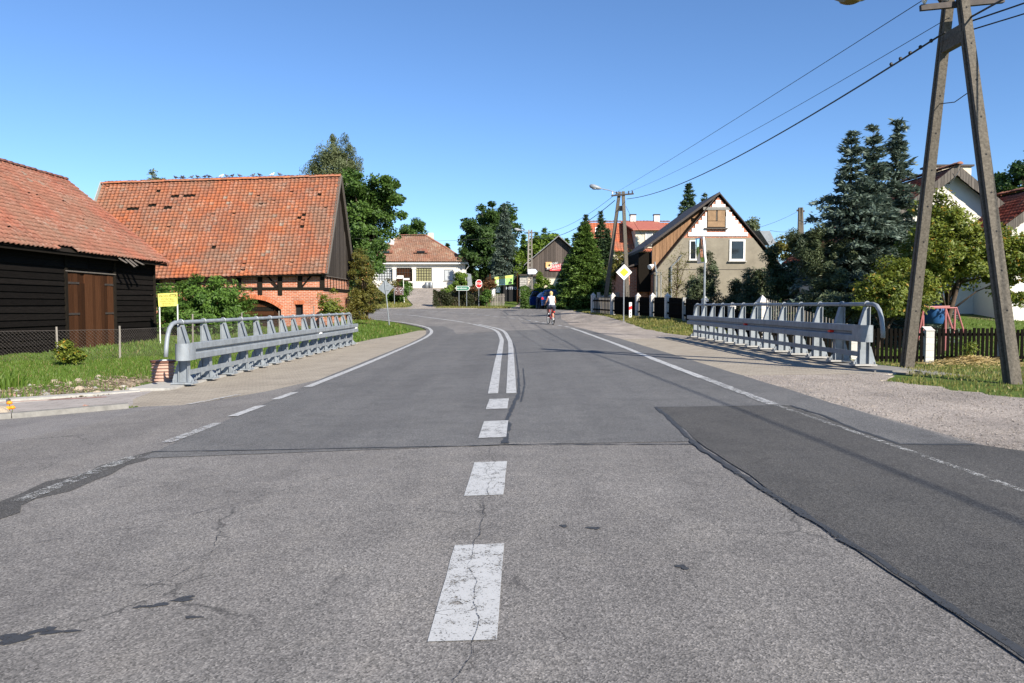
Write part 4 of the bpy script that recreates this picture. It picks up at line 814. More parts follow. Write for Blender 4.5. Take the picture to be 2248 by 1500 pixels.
# --- red roofed house behind
def red_house():
    Y = 80.0; P = lambda px, py, y=Y: at(px, py, y); t = thing('red_roofed_house', 'cream house with bright red tiled roof, two white chimneys and a dormer', 'house', (12.5, 84, 1.5))
    x0, x1 = P(1305, 0).x, P(1480, 0).x; ze = P(0, 552).z; MB().box(x0, x1, Y, Y + 8, 1.2, ze + .3).build('wall', 'plaster_cream', t)
    RY = Y + 4; rz = P(0, 488, RY).z; O = Vector((P(1299, 0).x - .1, Y - .4, ze)); S = Vector((0, RY - O.y, rz - ze)); L = x1 + .6 - O.x
    MB().prism([(O.x, O.y, ze - .05), (O.x, RY, rz - .05), (O.x, Y + 8.4, ze - .05)], (L, 0, 0)).build('roof', 'redsheet', t)
    tiles(t, O, (1, 0, 0), S, L, S.length, .3, .36, 'tilee', None)
    ridge_tiles(t, (O.x, RY, rz + .05), (O.x + L, RY, rz + .05), 'tileb1', .15)
    for px in (1389, 1441):
        a = P(px, 487, RY); c = MB().box(a.x - .3, a.x + .3, RY - .3, RY + .3, rz - .6, P(0, 473, RY).z).build('chimney', 'plaster_white', t); MB().box(a.x - .36, a.x + .36, RY - .36, RY + .36, P(0, 473, RY).z + .004, P(0, 471, RY).z).build('chimney_cap', 'steel_dark', c)
    dx0, dx1 = P(1398, 0).x, P(1476, 0).x
    d = MB().box(dx0, dx1, Y - .2, Y + 3, P(0, 545).z, P(0, 504).z).build('dormer', 'plaster_cream', t); MB().prism([(dx0 - .35, Y - .7, P(0, 507).z), (dx1 + .3, Y - .7, P(0, 507).z), (dx1 - .6, Y + 3.6, P(0, 489, Y + 3.6).z), (dx0 - 1.0, Y + 3.6, P(0, 489, Y + 3.6).z)], (0, 0, .12)).build('dormer_roof', 'redsheet', d)
    window(d, P(1420, 0).x, P(1436, 0).x, P(0, 538).z, P(0, 512).z, Y - .24, frame=.08, mat_g='curtain'); window(t, P(1310, 0).x, P(1316, 0).x, P(0, 512).z, P(0, 498).z, Y + .5, frame=.08, sill=False)
    window(t, P(1350, 0).x, P(1368, 0).x, P(0, 600).z, P(0, 570).z, Y - .04, frame=.08); window(t, P(1400, 0).x, P(1420, 0).x, P(0, 600).z, P(0, 570).z, Y - .04, frame=.08)
red_house()

# --- weathered shed
def shed():
    Y = 85.0; P = lambda px, py, y=Y: at(px, py, y); t = thing('wooden_shed', 'weathered brown board shed with cream plastered ground floor', 'shed', (4.8, 88, 1.6))
    ap = P(1226, 521); x0, x1 = P(1160, 0).x, P(1292, 0).x; ze = P(0, 577).z; zf = P(0, 611).z
    MB().box(x0, x1, Y + .05, Y + 7, 1.2, zf).build('ground_floor', 'plaster_cream', t); MB().box(x0, x1, Y + .02, Y + .2, zf - .02, zf + .14).build('sill_beam', 'grey_wood', t)
    MB().prism([(x0, Y + .12, zf), (x1, Y + .12, zf), (x1, Y + .12, ze), (ap.x, Y + .12, ap.z), (x0, Y + .12, ze)], (0, 6.8, 0)).build('wall', 'dark_beam', t)
    n = 26
    for i in range(n):
        xa = x0 + (x1 - x0) * i / n; xb = x0 + (x1 - x0) * (i + 1) / n - .015
        zt = lambda x: ze + (ap.z - ze) * ((x - x0) / (ap.x - x0) if x < ap.x else (x1 - x) / (x1 - ap.x))
        MB().prism([(xa, Y, zf + .145), (xb, Y, zf + .145), (xb, Y, zt(xb) - .05), (xa, Y, zt(xa) - .05)], (0, .06 + random.uniform(0, .03), 0)).build('plank', 'shed_wood', t)
    for ex, ez in ((x0 - .45, ze - .35), (x1 + .45, ze - .3)): MB().prism([(ap.x, Y - .4, ap.z + .2), (ex, Y - .4, ez + .12), (ex, Y - .4, ez), (ap.x, Y - .4, ap.z + .06)], (0, 7.8, 0)).build('roof', 'galv_dark', t)
    for ex, ez in ((x0 - .45, ze - .32), (x1 + .45, ze - .27)): MB().beam((ap.x, Y - .43, ap.z + .06), (ex, Y - .43, ez), .04, .3, (0, 1, 0)).build('barge_board', 'grey_wood', t)
    window(t, P(1222, 0).x, P(1246, 0).x, P(0, 640).z, P(0, 622).z, Y + .02, frame=.05, mat_f='dark_beam', sill=False)
    bx = MB().box(P(1141, 0).x, P(1160, 0).x - .05, Y - .5, Y + 3, 1.2, P(0, 606).z).build('annex', 'concrete', t)
    z = 1.3; i = 0
    while z < P(0, 606).z - .2:
        x = P(1141, 0).x - (.25 if i % 2 else 0)
        while x < P(1160, 0).x - .1:
            a, b = max(x, P(1141, 0).x), min(x + .5, P(1160, 0).x - .06)
            if b - a > .08: MB().box(a + .015, b - .015, Y - .54, Y - .502, z + .015, z + .235).build('block', 'concrete_pale', bx)
            x += .5
        z += .25; i += 1
    MB().box(P(1139, 0).x, P(1161, 0).x, Y - .8, Y + 3, P(0, 606).z + .004, P(0, 603).z).build('annex_roof', 'steel_dark', t)
shed()

# --- white house at the right
def white_house():
    Y = 38.0; P = lambda px, py, y=Y: at(px, py, y); t = thing('white_house', 'white plastered house with red tiled roofs and weathered grey barge boards', 'house', (23, 42, .7))
    ap = P(2088, 378); s = .80; zb = .3
    xl, xr = ap.x - 4.6, ap.x + 4.2; zl, zr_ = ap.z - 4.6 * s, ap.z - 4.2 * s
    MB().prism([(xl, Y, zb), (xr, Y, zb), (xr, Y, zr_), (ap.x, Y, ap.z), (xl, Y, zl)], (0, 8, 0)).build('wall', 'plaster_white', t)
    MB().box(xl - .02, xr + 6, Y - .06, Y - .002, zb, P(0, 689).z).build('plinth', 'concrete', t)
    for sg, ex in ((-1, xl - .7), (1, xr + .6)):
        ez = ap.z - abs(ex - ap.x) * s; nm = MB(); nm.prism([(ap.x, Y - .45, ap.z + .22), (ex, Y - .45, ez + .22), (ex, Y - .45, ez + .06), (ap.x, Y - .45, ap.z + .06)], (0, 8.9, 0)); nm.build('roof', 'dark_beam', t)
        S = Vector((ap.x - ex, 0, ap.z - ez)); tiles(t, (ex, Y - .45 if sg < 0 else Y + 8.4, ez + .2), (0, 1 if sg < 0 else -1, 0), S, 8.8, S.length, .25, .3, 'tiled', None)
        n = 34; d = Vector((ex - ap.x, 0, ez - ap.z)); 
        for i in range(n):
            a = Vector((ap.x, Y - .5, ap.z + .12)) + d * ((i + .06) / n); b = Vector((ap.x, Y - .5, ap.z + .12)) + d * ((i + .96) / n); up = Vector((0, 0, .17)); dw = Vector((0, 0, -.36 + random.uniform(-.03, .03)))
            MB().prism([a + up, b + up, b + dw, a + dw], (0, -.025 - random.uniform(0, .01), 0)).build('barge_plank', 'grey_wood', t)
    ridge_tiles(t, (ap.x, Y - .75, ap.z + .28), (ap.x, Y + 8.4, ap.z + .28), 'tiled' if False else 'tileb1')
    a = P(2104, 372, Y + 2.5); MB().box(a.x - 1.55, a.x + .5, Y + 2.2, Y + 3.1, ap.z - 1.4, P(0, 366, Y + 2.2).z).build('chimney', 'plaster_cream', t); MB().box(a.x - 1.65, a.x + .6, Y + 2.1, Y + 3.2, P(0, 366, Y + 2.2).z + .003, P(0, 364.5, Y + 2.2).z + .06).build('chimney_cap', 'steel_dark', t)
    v = MB(); vp = P(2077, 404); v.prism([(vp.x + .17 * math.cos(q), Y - .03, vp.z + .17 * math.sin(q)) for q in np.linspace(0, math.pi, 8)], (0, .025, 0)); v.build('attic_vent', 'dark', t)
    window(t, P(2002, 0).x, P(2014, 0).x, P(0, 484).z, P(0, 461).z, Y - .02, frame=.05, mat_f='dark_beam')
    MB().tube([(ap.x, Y - .85, ap.z + .1), P(2078, 420, Y - .1)], .012, 5).build('wire', 'galv', t)
    # front wing with its own gable (apex outside the picture at the right)
    Yw = 35.2; Q = lambda px, py: at(px, py, Yw); a = Q(2318, 408); e = Q(2188, 503); sl = (a.z - e.z) / (a.x - e.x)
    wx0, wx1 = e.x + .7, 2 * a.x - e.x - .7; zw = a.z - (a.x - wx0) * sl
    MB().prism([(wx0, Yw, zb), (wx1, Yw, zb), (wx1, Yw, zw), (a.x, Yw, a.z - .1), (wx0, Yw, zw)], (0, 4, 0)).build('wing_wall', 'plaster_white', t)
    for sg in (-1, 1):
        ex = a.x + sg * (a.x - e.x); MB().prism([(a.x, Yw - .6, a.z + .1), (ex, Yw - .6, e.z + .1), (ex, Yw - .6, e.z - .03), (a.x, Yw - .6, a.z - .05)], (0, 8.0, 0)).build('wing_roof', 'dark_beam', t)
        if sg < 0:
            S = Vector((a.x - ex, 0, a.z - e.z)); tiles(t, (ex, Yw - .6, e.z + .1), (0, 1, 0), S, 8.0, S.length, .25, .3, 'tiled', None)
        d = Vector((ex - a.x, 0, e.z - a.z)); n = 26
        for i in range(n):
            p = Vector((a.x, Yw - .65, a.z)) + d * ((i + .06) / n); q = Vector((a.x, Yw - .65, a.z)) + d * ((i + .96) / n); up = Vector((0, 0, .14)); dw = Vector((0, 0, -.34 + random.uniform(-.03, .03)))
            MB().prism([p + up, q + up, q + dw, p + dw], (0, -.025, 0)).build('barge_plank', 'grey_wood', t)
    ridge_tiles(t, (a.x, Yw - .6, a.z + .15), (a.x, Yw + 7.4, a.z + .15), 'tileb1')
white_house()

# ------------------------------------------------------------------ colours of signs
def flat(name, c, r=.5): M[name] = simple(name, c, r, 0, .04, 3, 0, .4)
for nm, c in dict(ink=(.02, .02, .02), ink_brown=(.10, .085, .02), sign_yellow=(.72, .60, .03), board_yellow=(.72, .66, .16), sign_red=(.55, .02, .02), sign_green=(.01, .15, .085), banner_green=(.30, .55, .16), banner_red=(.58, .06, .07), banner_orange=(.70, .38, .16), pale_blue=(.62, .68, .80), pink_steel=(.42, .15, .14), blue_plastic=(.02, .09, .24), car_blue=(.006, .03, .12), rubber=(.015, .015, .016), skin=(.50, .27, .17), shirt=(.80, .80, .80), shorts=(.045, .05, .075), hair=(.55, .40, .17), pipe_clay=(.42, .27, .21), pipe_lid=(.13, .055, .035), orange=(.80, .26, .01), board_brown=(.10, .06, .06), reflector=(.75, .04, .02), stone_tan=(.47, .39, .31), stone_grey=(.36, .34, .31), stone_pink=(.45, .24, .18), straw=(.46, .34, .14), lamp_amber=(.16, .11, .03), rust_wire=(.10, .085, .075)).items(): flat(nm, c)
M['car_blue'].node_tree.nodes['Principled BSDF'].inputs['Roughness'].default_value = .2
for nm, c in (('stone_tan', (.33, .275, .21)), ('stone_grey', (.25, .24, .215)), ('stone_pink', (.33, .20, .155))): M[nm] = simple(nm, c, .95, 0, .25, 14, .5, .1)

# ------------------------------------------------------------------ bridge railings
def railing(X, y0, y1, n, r, label, refl, refl_y):
    zf = lambda y: hz(X, y) + .085
    t = thing('bridge_railing', label, 'railing', (X, y0, zf(y0))); ys = [y0 + (y1 - y0) * i / (n - 1) for i in range(n)]
    def post(y):
        z = zf(y); fr = lambda zz: .155 if zz < .74 else .155 - (zz - .74) / (1.06 - .74) * .095
        w = MB(); w.prism([(X, y, z + .02), (X + r * .155, y, z + .02), (X + r * .155, y, z + .74), (X + r * .06, y, z + 1.06), (X, y, z + 1.06)], (0, .012, 0))
        w.box(min(X, X - r * .012), max(X, X - r * .012), y - .05, y + .062, z + .02, z + 1.06)
        w.beam((X + r * .161, y + .006, z + .02), (X + r * .161, y + .006, z + .74), .012, .11, (0, 1, 0)) if False else w.box(min(X + r * .155, X + r * .167), max(X + r * .155, X + r * .167), y - .05, y + .062, z + .02, z + .74)
        a = Vector((X + r * .161, y + .006, z + .74)); b = Vector((X + r * .066, y + .006, z + 1.06)); w.beam(a, b, .11, .012, (r, 0, .3))
        return w.build('post', 'galv', t)
    for y in ys:
        p = post(y); z = zf(y)
        MB().tube([(X + r * (.03 + .048 * math.cos(q)), y + .006, z + 1.11 + .048 * math.sin(q)) for q in np.linspace(-.5, math.pi + .5, 9)], .014, 5).build('strap', 'galv_dark', p)
        MB().box(X - .2 + r * .08, X + .2 + r * .08, y - .12, y + .13, z - .01, z + .018).build('base_plate', 'concrete_pale' if r < 0 else 'galv', p)
        MB().prism([(X - r * .012, y, z + .018), (X - r * .15, y, z + .018), (X - r * .06, y, z + .33), (X - r * .012, y, z + .36)], (0, .012, 0)).build('gusset', 'galv', p); MB().prism([(X + r * .168, y, z + .018), (X + r * .26, y, z + .018), (X + r * .24, y, z + .08), (X + r * .168, y, z + .16)], (0, .012, 0)).build('gusset', 'galv', p)
        b = MB()
        for dx in (-.09, .25):
            for dy in (-.08, .09): b.tube([(X + r * dx, y + dy, z + .018), (X + r * dx, y + dy, z + .06)], .016, 6)
        b.build('bolts', 'galv_dark', p)['kind'] = 'stuff'
    zt = 1.11
    path = [(X + r * .03, y0 - .62, zf(y0) + .52), (X + r * .03, y0 - .60, zf(y0) + .68), (X + r * .03, y0 - .55, zf(y0) + .86), (X + r * .03, y0 - .47, zf(y0) + 1.0), (X + r * .03, y0 - .36, zf(y0) + 1.08), (X + r * .03, y0 - .22, zf(y0) + zt)]
    path += [(X + r * .03, y, zf(y) + zt) for y in ys] + [(X + r * .03, y1 + .2, zf(y1) + zt), (X + r * .03, y1 + .36, zf(y1) + 1.06), (X + r * .03, y1 + .47, zf(y1) + .9), (X + r * .03, y1 + .52, zf(y1) + .6)]
    MB().tube(path, .038, 10).build('handrail', 'galv', t, True)
    # guard beam: folded profile with a recessed groove
    bx = X + r * .175; prof = [(0, .735), (.085, .735), (.095, .725), (.095, .625), (.085, .612), (.035, .60), (.035, .565), (.085, .553), (.095, .54), (.095, .44), (.085, .43), (0, .43), (.075, .44), (.08, .54), (.02, .56), (.02, .605), (.08, .625), (.078, .722)]
    prof = prof[:12]
    ya, yb = y0 - .32, y1 + .55; st = [ya + .38] + ys[1:] + [yb]; k = len(prof); b = MB(); V = []
    for y in st: V += [(bx + r * u, y, zf(min(max(y, y0), y1)) + v) for u, v in prof]
    Fs = [(i * k + j, (i + 1) * k + j, (i + 1) * k + (j + 1) % k, i * k + (j + 1) % k) for i in range(len(st) - 1) for j in range(k)] + [tuple(range(k)), tuple(range((len(st) - 1) * k, len(st) * k))[::-1]]
    if r < 0: Fs = [f[::-1] for f in Fs]
    b.add(V, Fs); bm = b.build('guard_beam', 'galv', t)
    # rounded terminal at the near end
    e = MB(); z = zf(y0); n_ = 9; c = Vector((bx + r * -.03, ya + .12, 0)); ring = [(bx + r * .095, ya + .385), (bx + r * .095, ya + .12)] + [(c.x + r * .125 * math.cos(q), c.y - .125 * math.sin(q)) for q in np.linspace(.15, math.pi, n_)]
    V = [(x, y, z + .43) for x, y in ring] + [(x, y, z + .735) for x, y in ring]; k = len(ring)
    e.add(V, [(i, i + 1, k + i + 1, k + i) for i in range(k - 1)]); in_ = [(x - r * .012, y + .004) for x, y in ring]
    e.add([(x, y, z + .73) for x, y in ring + in_[::-1]], [tuple(range(2 * k))]); e.build('beam_end', 'galv', bm, True)
    MB().box(min(bx + r * .0, bx + r * .03), max(bx, bx + r * .03), yb, yb + .02, zf(y1) + .43, zf(y1) + .735).build('beam_end', 'galv', bm)
    for y in ys: MB().box(min(bx - r * .02, bx + r * .034), max(bx - r * .02, bx + r * .034), y - .05, y + .06, zf(y) + .5, zf(y) + .66).build('spacer', 'galv_dark', bm)
    for y in refl_y: MB().prism([(bx + r * .036, y, zf(y) + .56), (bx + r * .12, y, zf(y) + .565), (bx + r * .12, y, zf(y) + .605), (bx + r * .036, y, zf(y) + .612)], (0, .09, 0)).build('reflector', refl, bm)
    MB().beam((X + r * .174, y0, zf(y0) + .2), (X + r * .174, y1, zf(y1) + .2), .012, .09).build('lower_rail', 'galv', t)
railing(-6.05, 13.95, 28.3, 15, 1, 'pale grey steel bridge railing left of the road, with guard beam', 'white', (23.2, 28.5))
railing(6.5, 14.0, 26.8, 13, -1, 'shaded grey steel bridge railing right of the road, with red reflectors', 'reflector', (15.0, 20.5))
mb = MB()
for k in range(4):
    y = 13.0 + .36 * k; mb = MB(); mb.prism([(6.95, y, hz(6.9, y) + .05), (9.6, y - .6, -.06), (9.6, y - .27, -.06), (6.95, y + .33, hz(6.9, y) + .05)], (0, 0, -.07)); o = mb.build('gutter_slab', 'concrete'); struct(o)

# ------------------------------------------------------------------ utility poles and wires
def i_leg(a, b, w0, d0, w1, d1, name, parent, mat='pole_conc'):
    a, b = Vector(a), Vector(b); d = (b - a).normalized(); sx = Vector((1, 0, 0)); sx = (sx - d * sx.dot(d)).normalized(); sy = d.cross(sx)
    if sy.y < 0: sy = -sy
    m = MB(); prof = lambda w, q: [(-w, -q), (w, -q), (w, -q * .35), (w * .5, -q * .25), (w * .5, q * .25), (w, q * .35), (w, q), (-w, q), (-w, q * .35), (-w * .5, q * .25), (-w * .5, -q * .25), (-w, -q * .35)]
    V = [a + sx * u + sy * v for u, v in prof(w0 / 2, d0 / 2)] + [b + sx * u + sy * v for u, v in prof(w1 / 2, d1 / 2)]; n = 12
    m.add(V, [(i, (i + 1) % n, n + (i + 1) % n, n + i) for i in range(n)] + [tuple(range(n))[::-1], tuple(range(n, 2 * n))]); o = m.build(name, mat, parent)
    L = (b - a).length; hole = MB()
    for s in np.arange(1.2, L, .62):
        f = s / L; c = a + d * s - sy * ((d0 + (d1 - d0) * f) / 2 + .001); hole.prism([c + sx * .017 * math.cos(q) + d * .017 * math.sin(q) for q in np.linspace(0, 2 * math.pi, 8, endpoint=False)], sy * .004)
        c2 = a + d * (s - (w0 * .4)); lo = MB()
    hole.build('bolt_holes', 'dark', o)['kind'] = 'stuff'; return o
def lamp(parent, p, q):
    p, q = Vector(p), Vector(q); a = MB().tube([p, p + (q - p) * .5 + Vector((0, 0, .03)), q], .028, 8).build('lamp_arm', 'galv', parent)
    d = (q - p).normalized(); h = MB(); h.tube([q - d * .05, q + d * .12, q + d * .4, q + d * .62, q + d * .68], [.05, .11, .15, .11, .03], 12); hd = h.build('lamp_head', 'galv', a, True)
    c = q + d * .36; MB().ball((c.x, c.y, c.z - .1), .13, 10, 6, 0, (1.3, 1, .5)).build('lamp_glass', 'lamp_amber' if p.y < 20 else 'galv_dark', hd, True)
def a_pole(label, b1, b2, t1, t2, arm_z, lamp_to, w=.175):
    t = thing('utility_pole', label, 'pole', ((b1[0] + b2[0]) / 2, (b1[1] + b2[1]) / 2, min(b1[2], b2[2])))
    i_leg(b1, t1, w, w * 1.1, w * .72, w * .8, 'leg', t); i_leg(b2, t2, w, w * 1.1, w * .72, w * .8, 'leg', t)
    c = (Vector(t1) + Vector(t2)) / 2; c.z = arm_z
    a = MB().beam(c + Vector((-.62, -.14, -.05)), c + Vector((.72, -.16, .07)), .07, .09).build('crossarm', 'steel_dark', t)
    for dx in (-.56, -.3, .42, .64):
        q = c + Vector((dx, -.15, .05 + .06 * dx)); MB().tube([q, q + Vector((0, 0, .05)), q + Vector((0, 0, .09)), q + Vector((0, 0, .14)), q + Vector((0, 0, .17))], [.02, .045, .035, .045, .02], 8).build('insulator', 'white' if dx < -.5 else 'steel_dark', a, True)
    for f in ((.195,) if b1[1] < 20 else (.135,)):
        p = Vector(t1).lerp(Vector(b1), f); q = Vector(t2).lerp(Vector(b2), f); MB().beam(p, q, .12, .3).build('spacer_block', 'pole_conc', t)
    lamp(t, c + Vector((-.15, -.1, .1)), lamp_to)
    p = Vector(t1).lerp(Vector(b1), .33); q = Vector(t2).lerp(Vector(b2), .33); m = (p + q) / 2 - Vector((0, 0, .09)); MB().tube([p, m, q], .008, 5).build('tie_wire', 'steel_dark', t)
    return t
a_pole('near concrete A shaped utility pole with lamp, right of the gravel verge', (7.29, 14.16, hz(7.29, 14.16) - .1), (7.54, 11.5, hz(7.5, 11.5) - .1), (7.30, 12.98, 7.05), (7.27, 12.85, 7.05), 6.17, at(1905, -12, 12.2))
fp = lambda px, py, Y=46.6: at(px, py, Y)
b1 = fp(1325, 691, 47.6); b2 = fp(1379, 693, 45.6)
a_pole('far concrete A shaped utility pole with lamp, behind the yellow diamond sign', b1, b2, fp(1360, 421), fp(1368, 421), fp(0, 429).z, fp(1318, 414), .24)
def two_leg_pole(px, py0, py1, Y, label, w):
    a, b = at(px - 1, py1, Y), at(px, py0, Y); t = thing('utility_pole', label, 'pole', a); 
    for s in (-1, 1): MB().beam(a + Vector((s * w * .5, 0, -.5)), b + Vector((s * w * .28, 0, 0)), w * .3, w * .6, (0, 1, 0)).build('leg', 'grey_picket', t)
    n = 14
    for i in range(n): p = a.lerp(b, (i + .5) / n); MB().box(p.x - w * .45, p.x + w * .45, Y - w * .2, Y + w * .2, p.z - .06, p.z + .06).build('rung', 'grey_picket', t)
    MB().beam(b + Vector((-.5, 0, -.3)), b + Vector((.5, 0, -.3)), .1, .1).build('crossarm', 'steel_dark', t); lamp(t, b + Vector((0, -.1, -.2)), b + Vector((-1.0, -.3, -.05)))
two_leg_pole(1164, 505, 640, 80, 'ladder like concrete pole beside the weathered shed', .5)
t = thing('utility_pole', 'small distant A shaped pole left of the blue spruces', 'pole', at(1758, 620, 70)); 
for px in (1751, 1764): MB().beam(at(px, 640, 70), at(1757.5 + (px - 1757) * .25, 456, 70), .24, .24).build('leg', 'pole_conc', t)
MB().beam(at(1749, 462, 70), at(1766, 464, 70), .1, .15).build('crossarm', 'steel_dark', t)
def wire(name, a, b, sag, r, label, group):
    a, b = Vector(a), Vector(b); n = 24; P = [a.lerp(b, i / n) - Vector((0, 0, sag * 4 * (i / n) * (1 - i / n))) for i in range(n + 1)]
    return tag(MB().tube(P, r, 5).build(name, 'ink', None, True), label, 'cable', group)
NP = Vector((7.31, 12.85, 0)); FPt = fp(1365, 430)
def npz(dx, z): return (NP.x + dx, 12.75, z)
G1 = 'wires along the road'
wire('power_line', npz(-.6, 6.25), fp(1357, 420), .05, .007, 'upper thin wire between the two A shaped poles', G1); wire('power_line', npz(-.2, 5.95), fp(1372, 424), .25, .006, 'lower thin wire between the two A shaped poles', G1)
wire('power_line', npz(-.25, 5.72), fp(1376, 437), .55, .017, 'thick black cable between the two A shaped poles', G1)
B = Vector((9.8, -30, 6.6)); wire('power_line', npz(.05, 5.9), B + Vector((-.6, 0, .2)), .5, .017, 'thick black cable leaving the near pole towards the upper right corner', G1)
wire('power_line', npz(.03, 5.85), (16, -2, 6.9), .15, .014, 'black service cable from the near pole to the right edge', G1); wire('power_line', npz(.05, 5.72), (16.5, -1.5, 6.75), .2, .012, 'lowest service cable from the near pole to the right edge', G1)
wire('power_line', fp(1352, 426), at(1165, 510, 80), .8, .012, 'thin wire from the far A pole down to the ladder like pole', G1); wire('power_line', fp(1350, 440), at(1168, 520, 80), .9, .022, 'thick cable from the far A pole down to the ladder like pole', G1)
wire('power_line', fp(1374, 453), at(1412, 520, 52), .1, .010, 'service wire from the far A pole to the red roofed house', G1)
wire('power_line', at(778, 523, 68), at(1165, 512, 80), .5, .012, 'wire crossing in front of the bungalow roof from the left', G1)
wire('power_line', at(1665, 500, 55), at(1750, 465, 70), .1, .012, 'wire from the block gable house to the distant pole', G1); wire('power_line', at(1690, 506, 52), at(1752, 505, 70), .15, .012, 'lower wire from the block gable house to the distant pole', G1)
p = at(2020, 110, 12.7); k = MB()
for i in range(5): q = Vector(npz(-.25, 5.72)).lerp(Vector(fp(1376, 437)), .012 + .010 * i) - Vector((0, 0, .02 + .012 * i)); k.ball(q, .035, 6, 5)
tag(k.build('cable_clamp', 'ink'), 'string of black cable clamps left of the near pole', 'clamp')

# ------------------------------------------------------------------ road signs
def diamond(p, half, ang, tilt, front, name_parent):
    F_ = facing(p, ang, tilt); q = lambda x, y, z: F_ @ Vector((x, y, z)); D = lambda k, z: [q(0, -k, z), q(k, 0, z), q(0, k, z), q(-k, 0, z)]
    b = MB(); V = D(half, 0) + D(half, .02); b.add(V, [(3, 2, 1, 0), (4, 5, 6, 7)] + [(i, (i + 1) % 4, 4 + (i + 1) % 4, 4 + i) for i in range(4)]); o = b.build('sign_plate', 'white' if front else 'galv', name_parent)
    if front: i = MB(); i.add(D(half * .56, .024), [(0, 1, 2, 3)]); i.build('yellow_field', 'sign_yellow', o)
    else:
        for dy in (.13, -.13): MB().box(-.04, .11, dy - .03, dy + .03, -.03, .025, F_ @ Matrix.Translation((.06, 0, .02))).build('clamp', 'galv', o)
    return o
Y = 41.0; c = at(1370, 598, Y); t = thing('priority_sign', 'yellow diamond priority sign with white border on a grey post', 'road sign', (c.x, Y, hz(c.x, Y)))
MB().tube([(c.x, Y + .05, hz(c.x, Y) - .2), (c.x, Y + .05, c.z + .3)], .032, 8).build('post', 'galv', t); diamond(c, .425, 0, 0, True, t)
Y = 42.0; c = at(847, 632, Y); b = at(856, 718, Y); t = thing('priority_sign', 'grey back of a diamond sign on a leaning post left of the bend', 'road sign', b)
MB().tube([b - Vector((0, 0, .25)), c + Vector((-.05, -.045, .36))], .032, 8).build('post', 'galv', t); diamond(c, .425, .0, .10, False, t)
Y = 77.0; c = at(1051, 623.5, Y); t = thing('stop_sign', 'red octagonal stop sign in front of the dark hedge', 'road sign', (c.x, Y, hz(c.x, Y)))
MB().tube([(c.x, Y + .06, hz(c.x, Y) - .2), (c.x, Y + .06, c.z)], .03, 8).build('post', 'galv', t)
F_ = facing(c, .75); oct_ = lambda r, z: [F_ @ Vector((r * math.cos(math.pi / 8 + k * math.pi / 4), r * math.sin(math.pi / 8 + k * math.pi / 4), z)) for k in range(8)]
b = MB(); b.add(oct_(.45, 0) + oct_(.45, .02), [tuple(range(7, -1, -1)), tuple(range(8, 16))] + [(i, (i + 1) % 8, 8 + (i + 1) % 8, 8 + i) for i in range(8)]); pl = b.build('sign_plate', 'white', t); b = MB(); b.add(oct_(.405, .024), [tuple(range(8))]); pf = b.build('red_field', 'sign_red', pl)
text('lettering', 'STOP', .32, 'white', pl, F_ @ Matrix.Translation((0, 0, .028)))
def arrow_board(x0, x1, z0, z1, Y, mat, edge, ang=0):
    zc = (z0 + z1) / 2; h = (z1 - z0); pts = [(x0, Y, z0), (x1 - h * .45, Y, z0), (x1, Y, zc), (x1 - h * .45, Y, z1), (x0, Y, z1)]; return pts
Y = 76.9; a = at(1002, 638, Y); b = at(1032, 628, Y); t = thing('direction_sign', 'green arrow shaped direction sign reading Garebniec 3 above the hedge', 'road sign', (a.x, Y, hz(a.x, Y)))
pl = MB().prism(arrow_board(a.x, b.x, a.z, b.z, Y, 0, 0), (0, .03, 0)).build('sign_plate', 'white', t); k = .035; MB().prism(arrow_board(a.x + k, b.x - k * 1.6, a.z + k, b.z - k, Y - .006, 0, 0), (0, .004, 0)).build('green_field', 'sign_green', pl)
text('lettering', 'Garebniec  3', .29, 'white', pl, facing(((a.x + b.x) / 2 - .06, Y - .009, (a.z + b.z) / 2))); 
for x in (a.x + .25, b.x - .35): MB().tube([(x, Y + .05, hz(x, Y)), (x, Y + .05, b.z)], .03, 6).build('post', 'galv', t)
Y = 79.5; a = at(1159, 602, Y); b = at(1180, 591, Y); t = thing('arrow_board', 'plain white arrow board fixed to the ladder like pole', 'sign', (a.x, Y, a.z)); pl = MB().prism(arrow_board(a.x, b.x, a.z, b.z, Y, 0, 0), (0, .03, 0)).build('sign_plate', 'pale_blue', t)
for z in (.3, .55, .75): MB().box(a.x + .08, b.x - .2, Y - .005, Y - .001, a.z + (b.z - a.z) * z - .025, a.z + (b.z - a.z) * z + .025).build('faded_line', 'white', pl)
MB().box((a.x + b.x) / 2 - .3, (a.x + b.x) / 2 + .1, Y + .03, Y + .4, a.z + .2, a.z + .3).build('bracket', 'galv', t)
Y = 84.86; a = at(1198, 595, Y); b = at(1238, 575.5, Y); t = thing('advert_banner', 'red and orange advertising banner with white slanted lettering on the shed', 'banner', (a.x, Y, a.z))
w_ = b.x - a.x; h_ = b.z - a.z
bp = MB().box(a.x + w_ * .23, b.x, Y, Y + .03, a.z, a.z + h_ * .7).build('banner_sheet', 'banner_red', t); MB().box(a.x, a.x + w_ * .32, Y - .015, Y + .02, a.z + h_ * .36, b.z).build('picture_panel', 'banner_orange', t); MB().box(a.x + .02, a.x + w_ * .24, Y - .01, Y + .02, a.z + h_ * .1, a.z + h_ * .355).build('purple_panel', 'board_brown', t)
MB().prism([(a.x + w_ * .12, Y - .02, a.z + h_ * .62), (a.x + w_ * .2, Y - .02, a.z + h_ * .78), (a.x + w_ * .28, Y - .02, a.z + h_ * .6), (a.x + w_ * .2, Y - .02, a.z + h_ * .5)], (0, .004, 0)).build('emblem', 'ink', t)
for s, sz, u, v in (('ZEW', .40, .45, .78), ('ROWERÓW', .40, .60, .50), ('PIWO SŁUPSK', .2, .66, .24)): text('lettering', s, sz, 'white', t, facing((a.x + w_ * u, Y - .02, a.z + h_ * v), 0, .2))
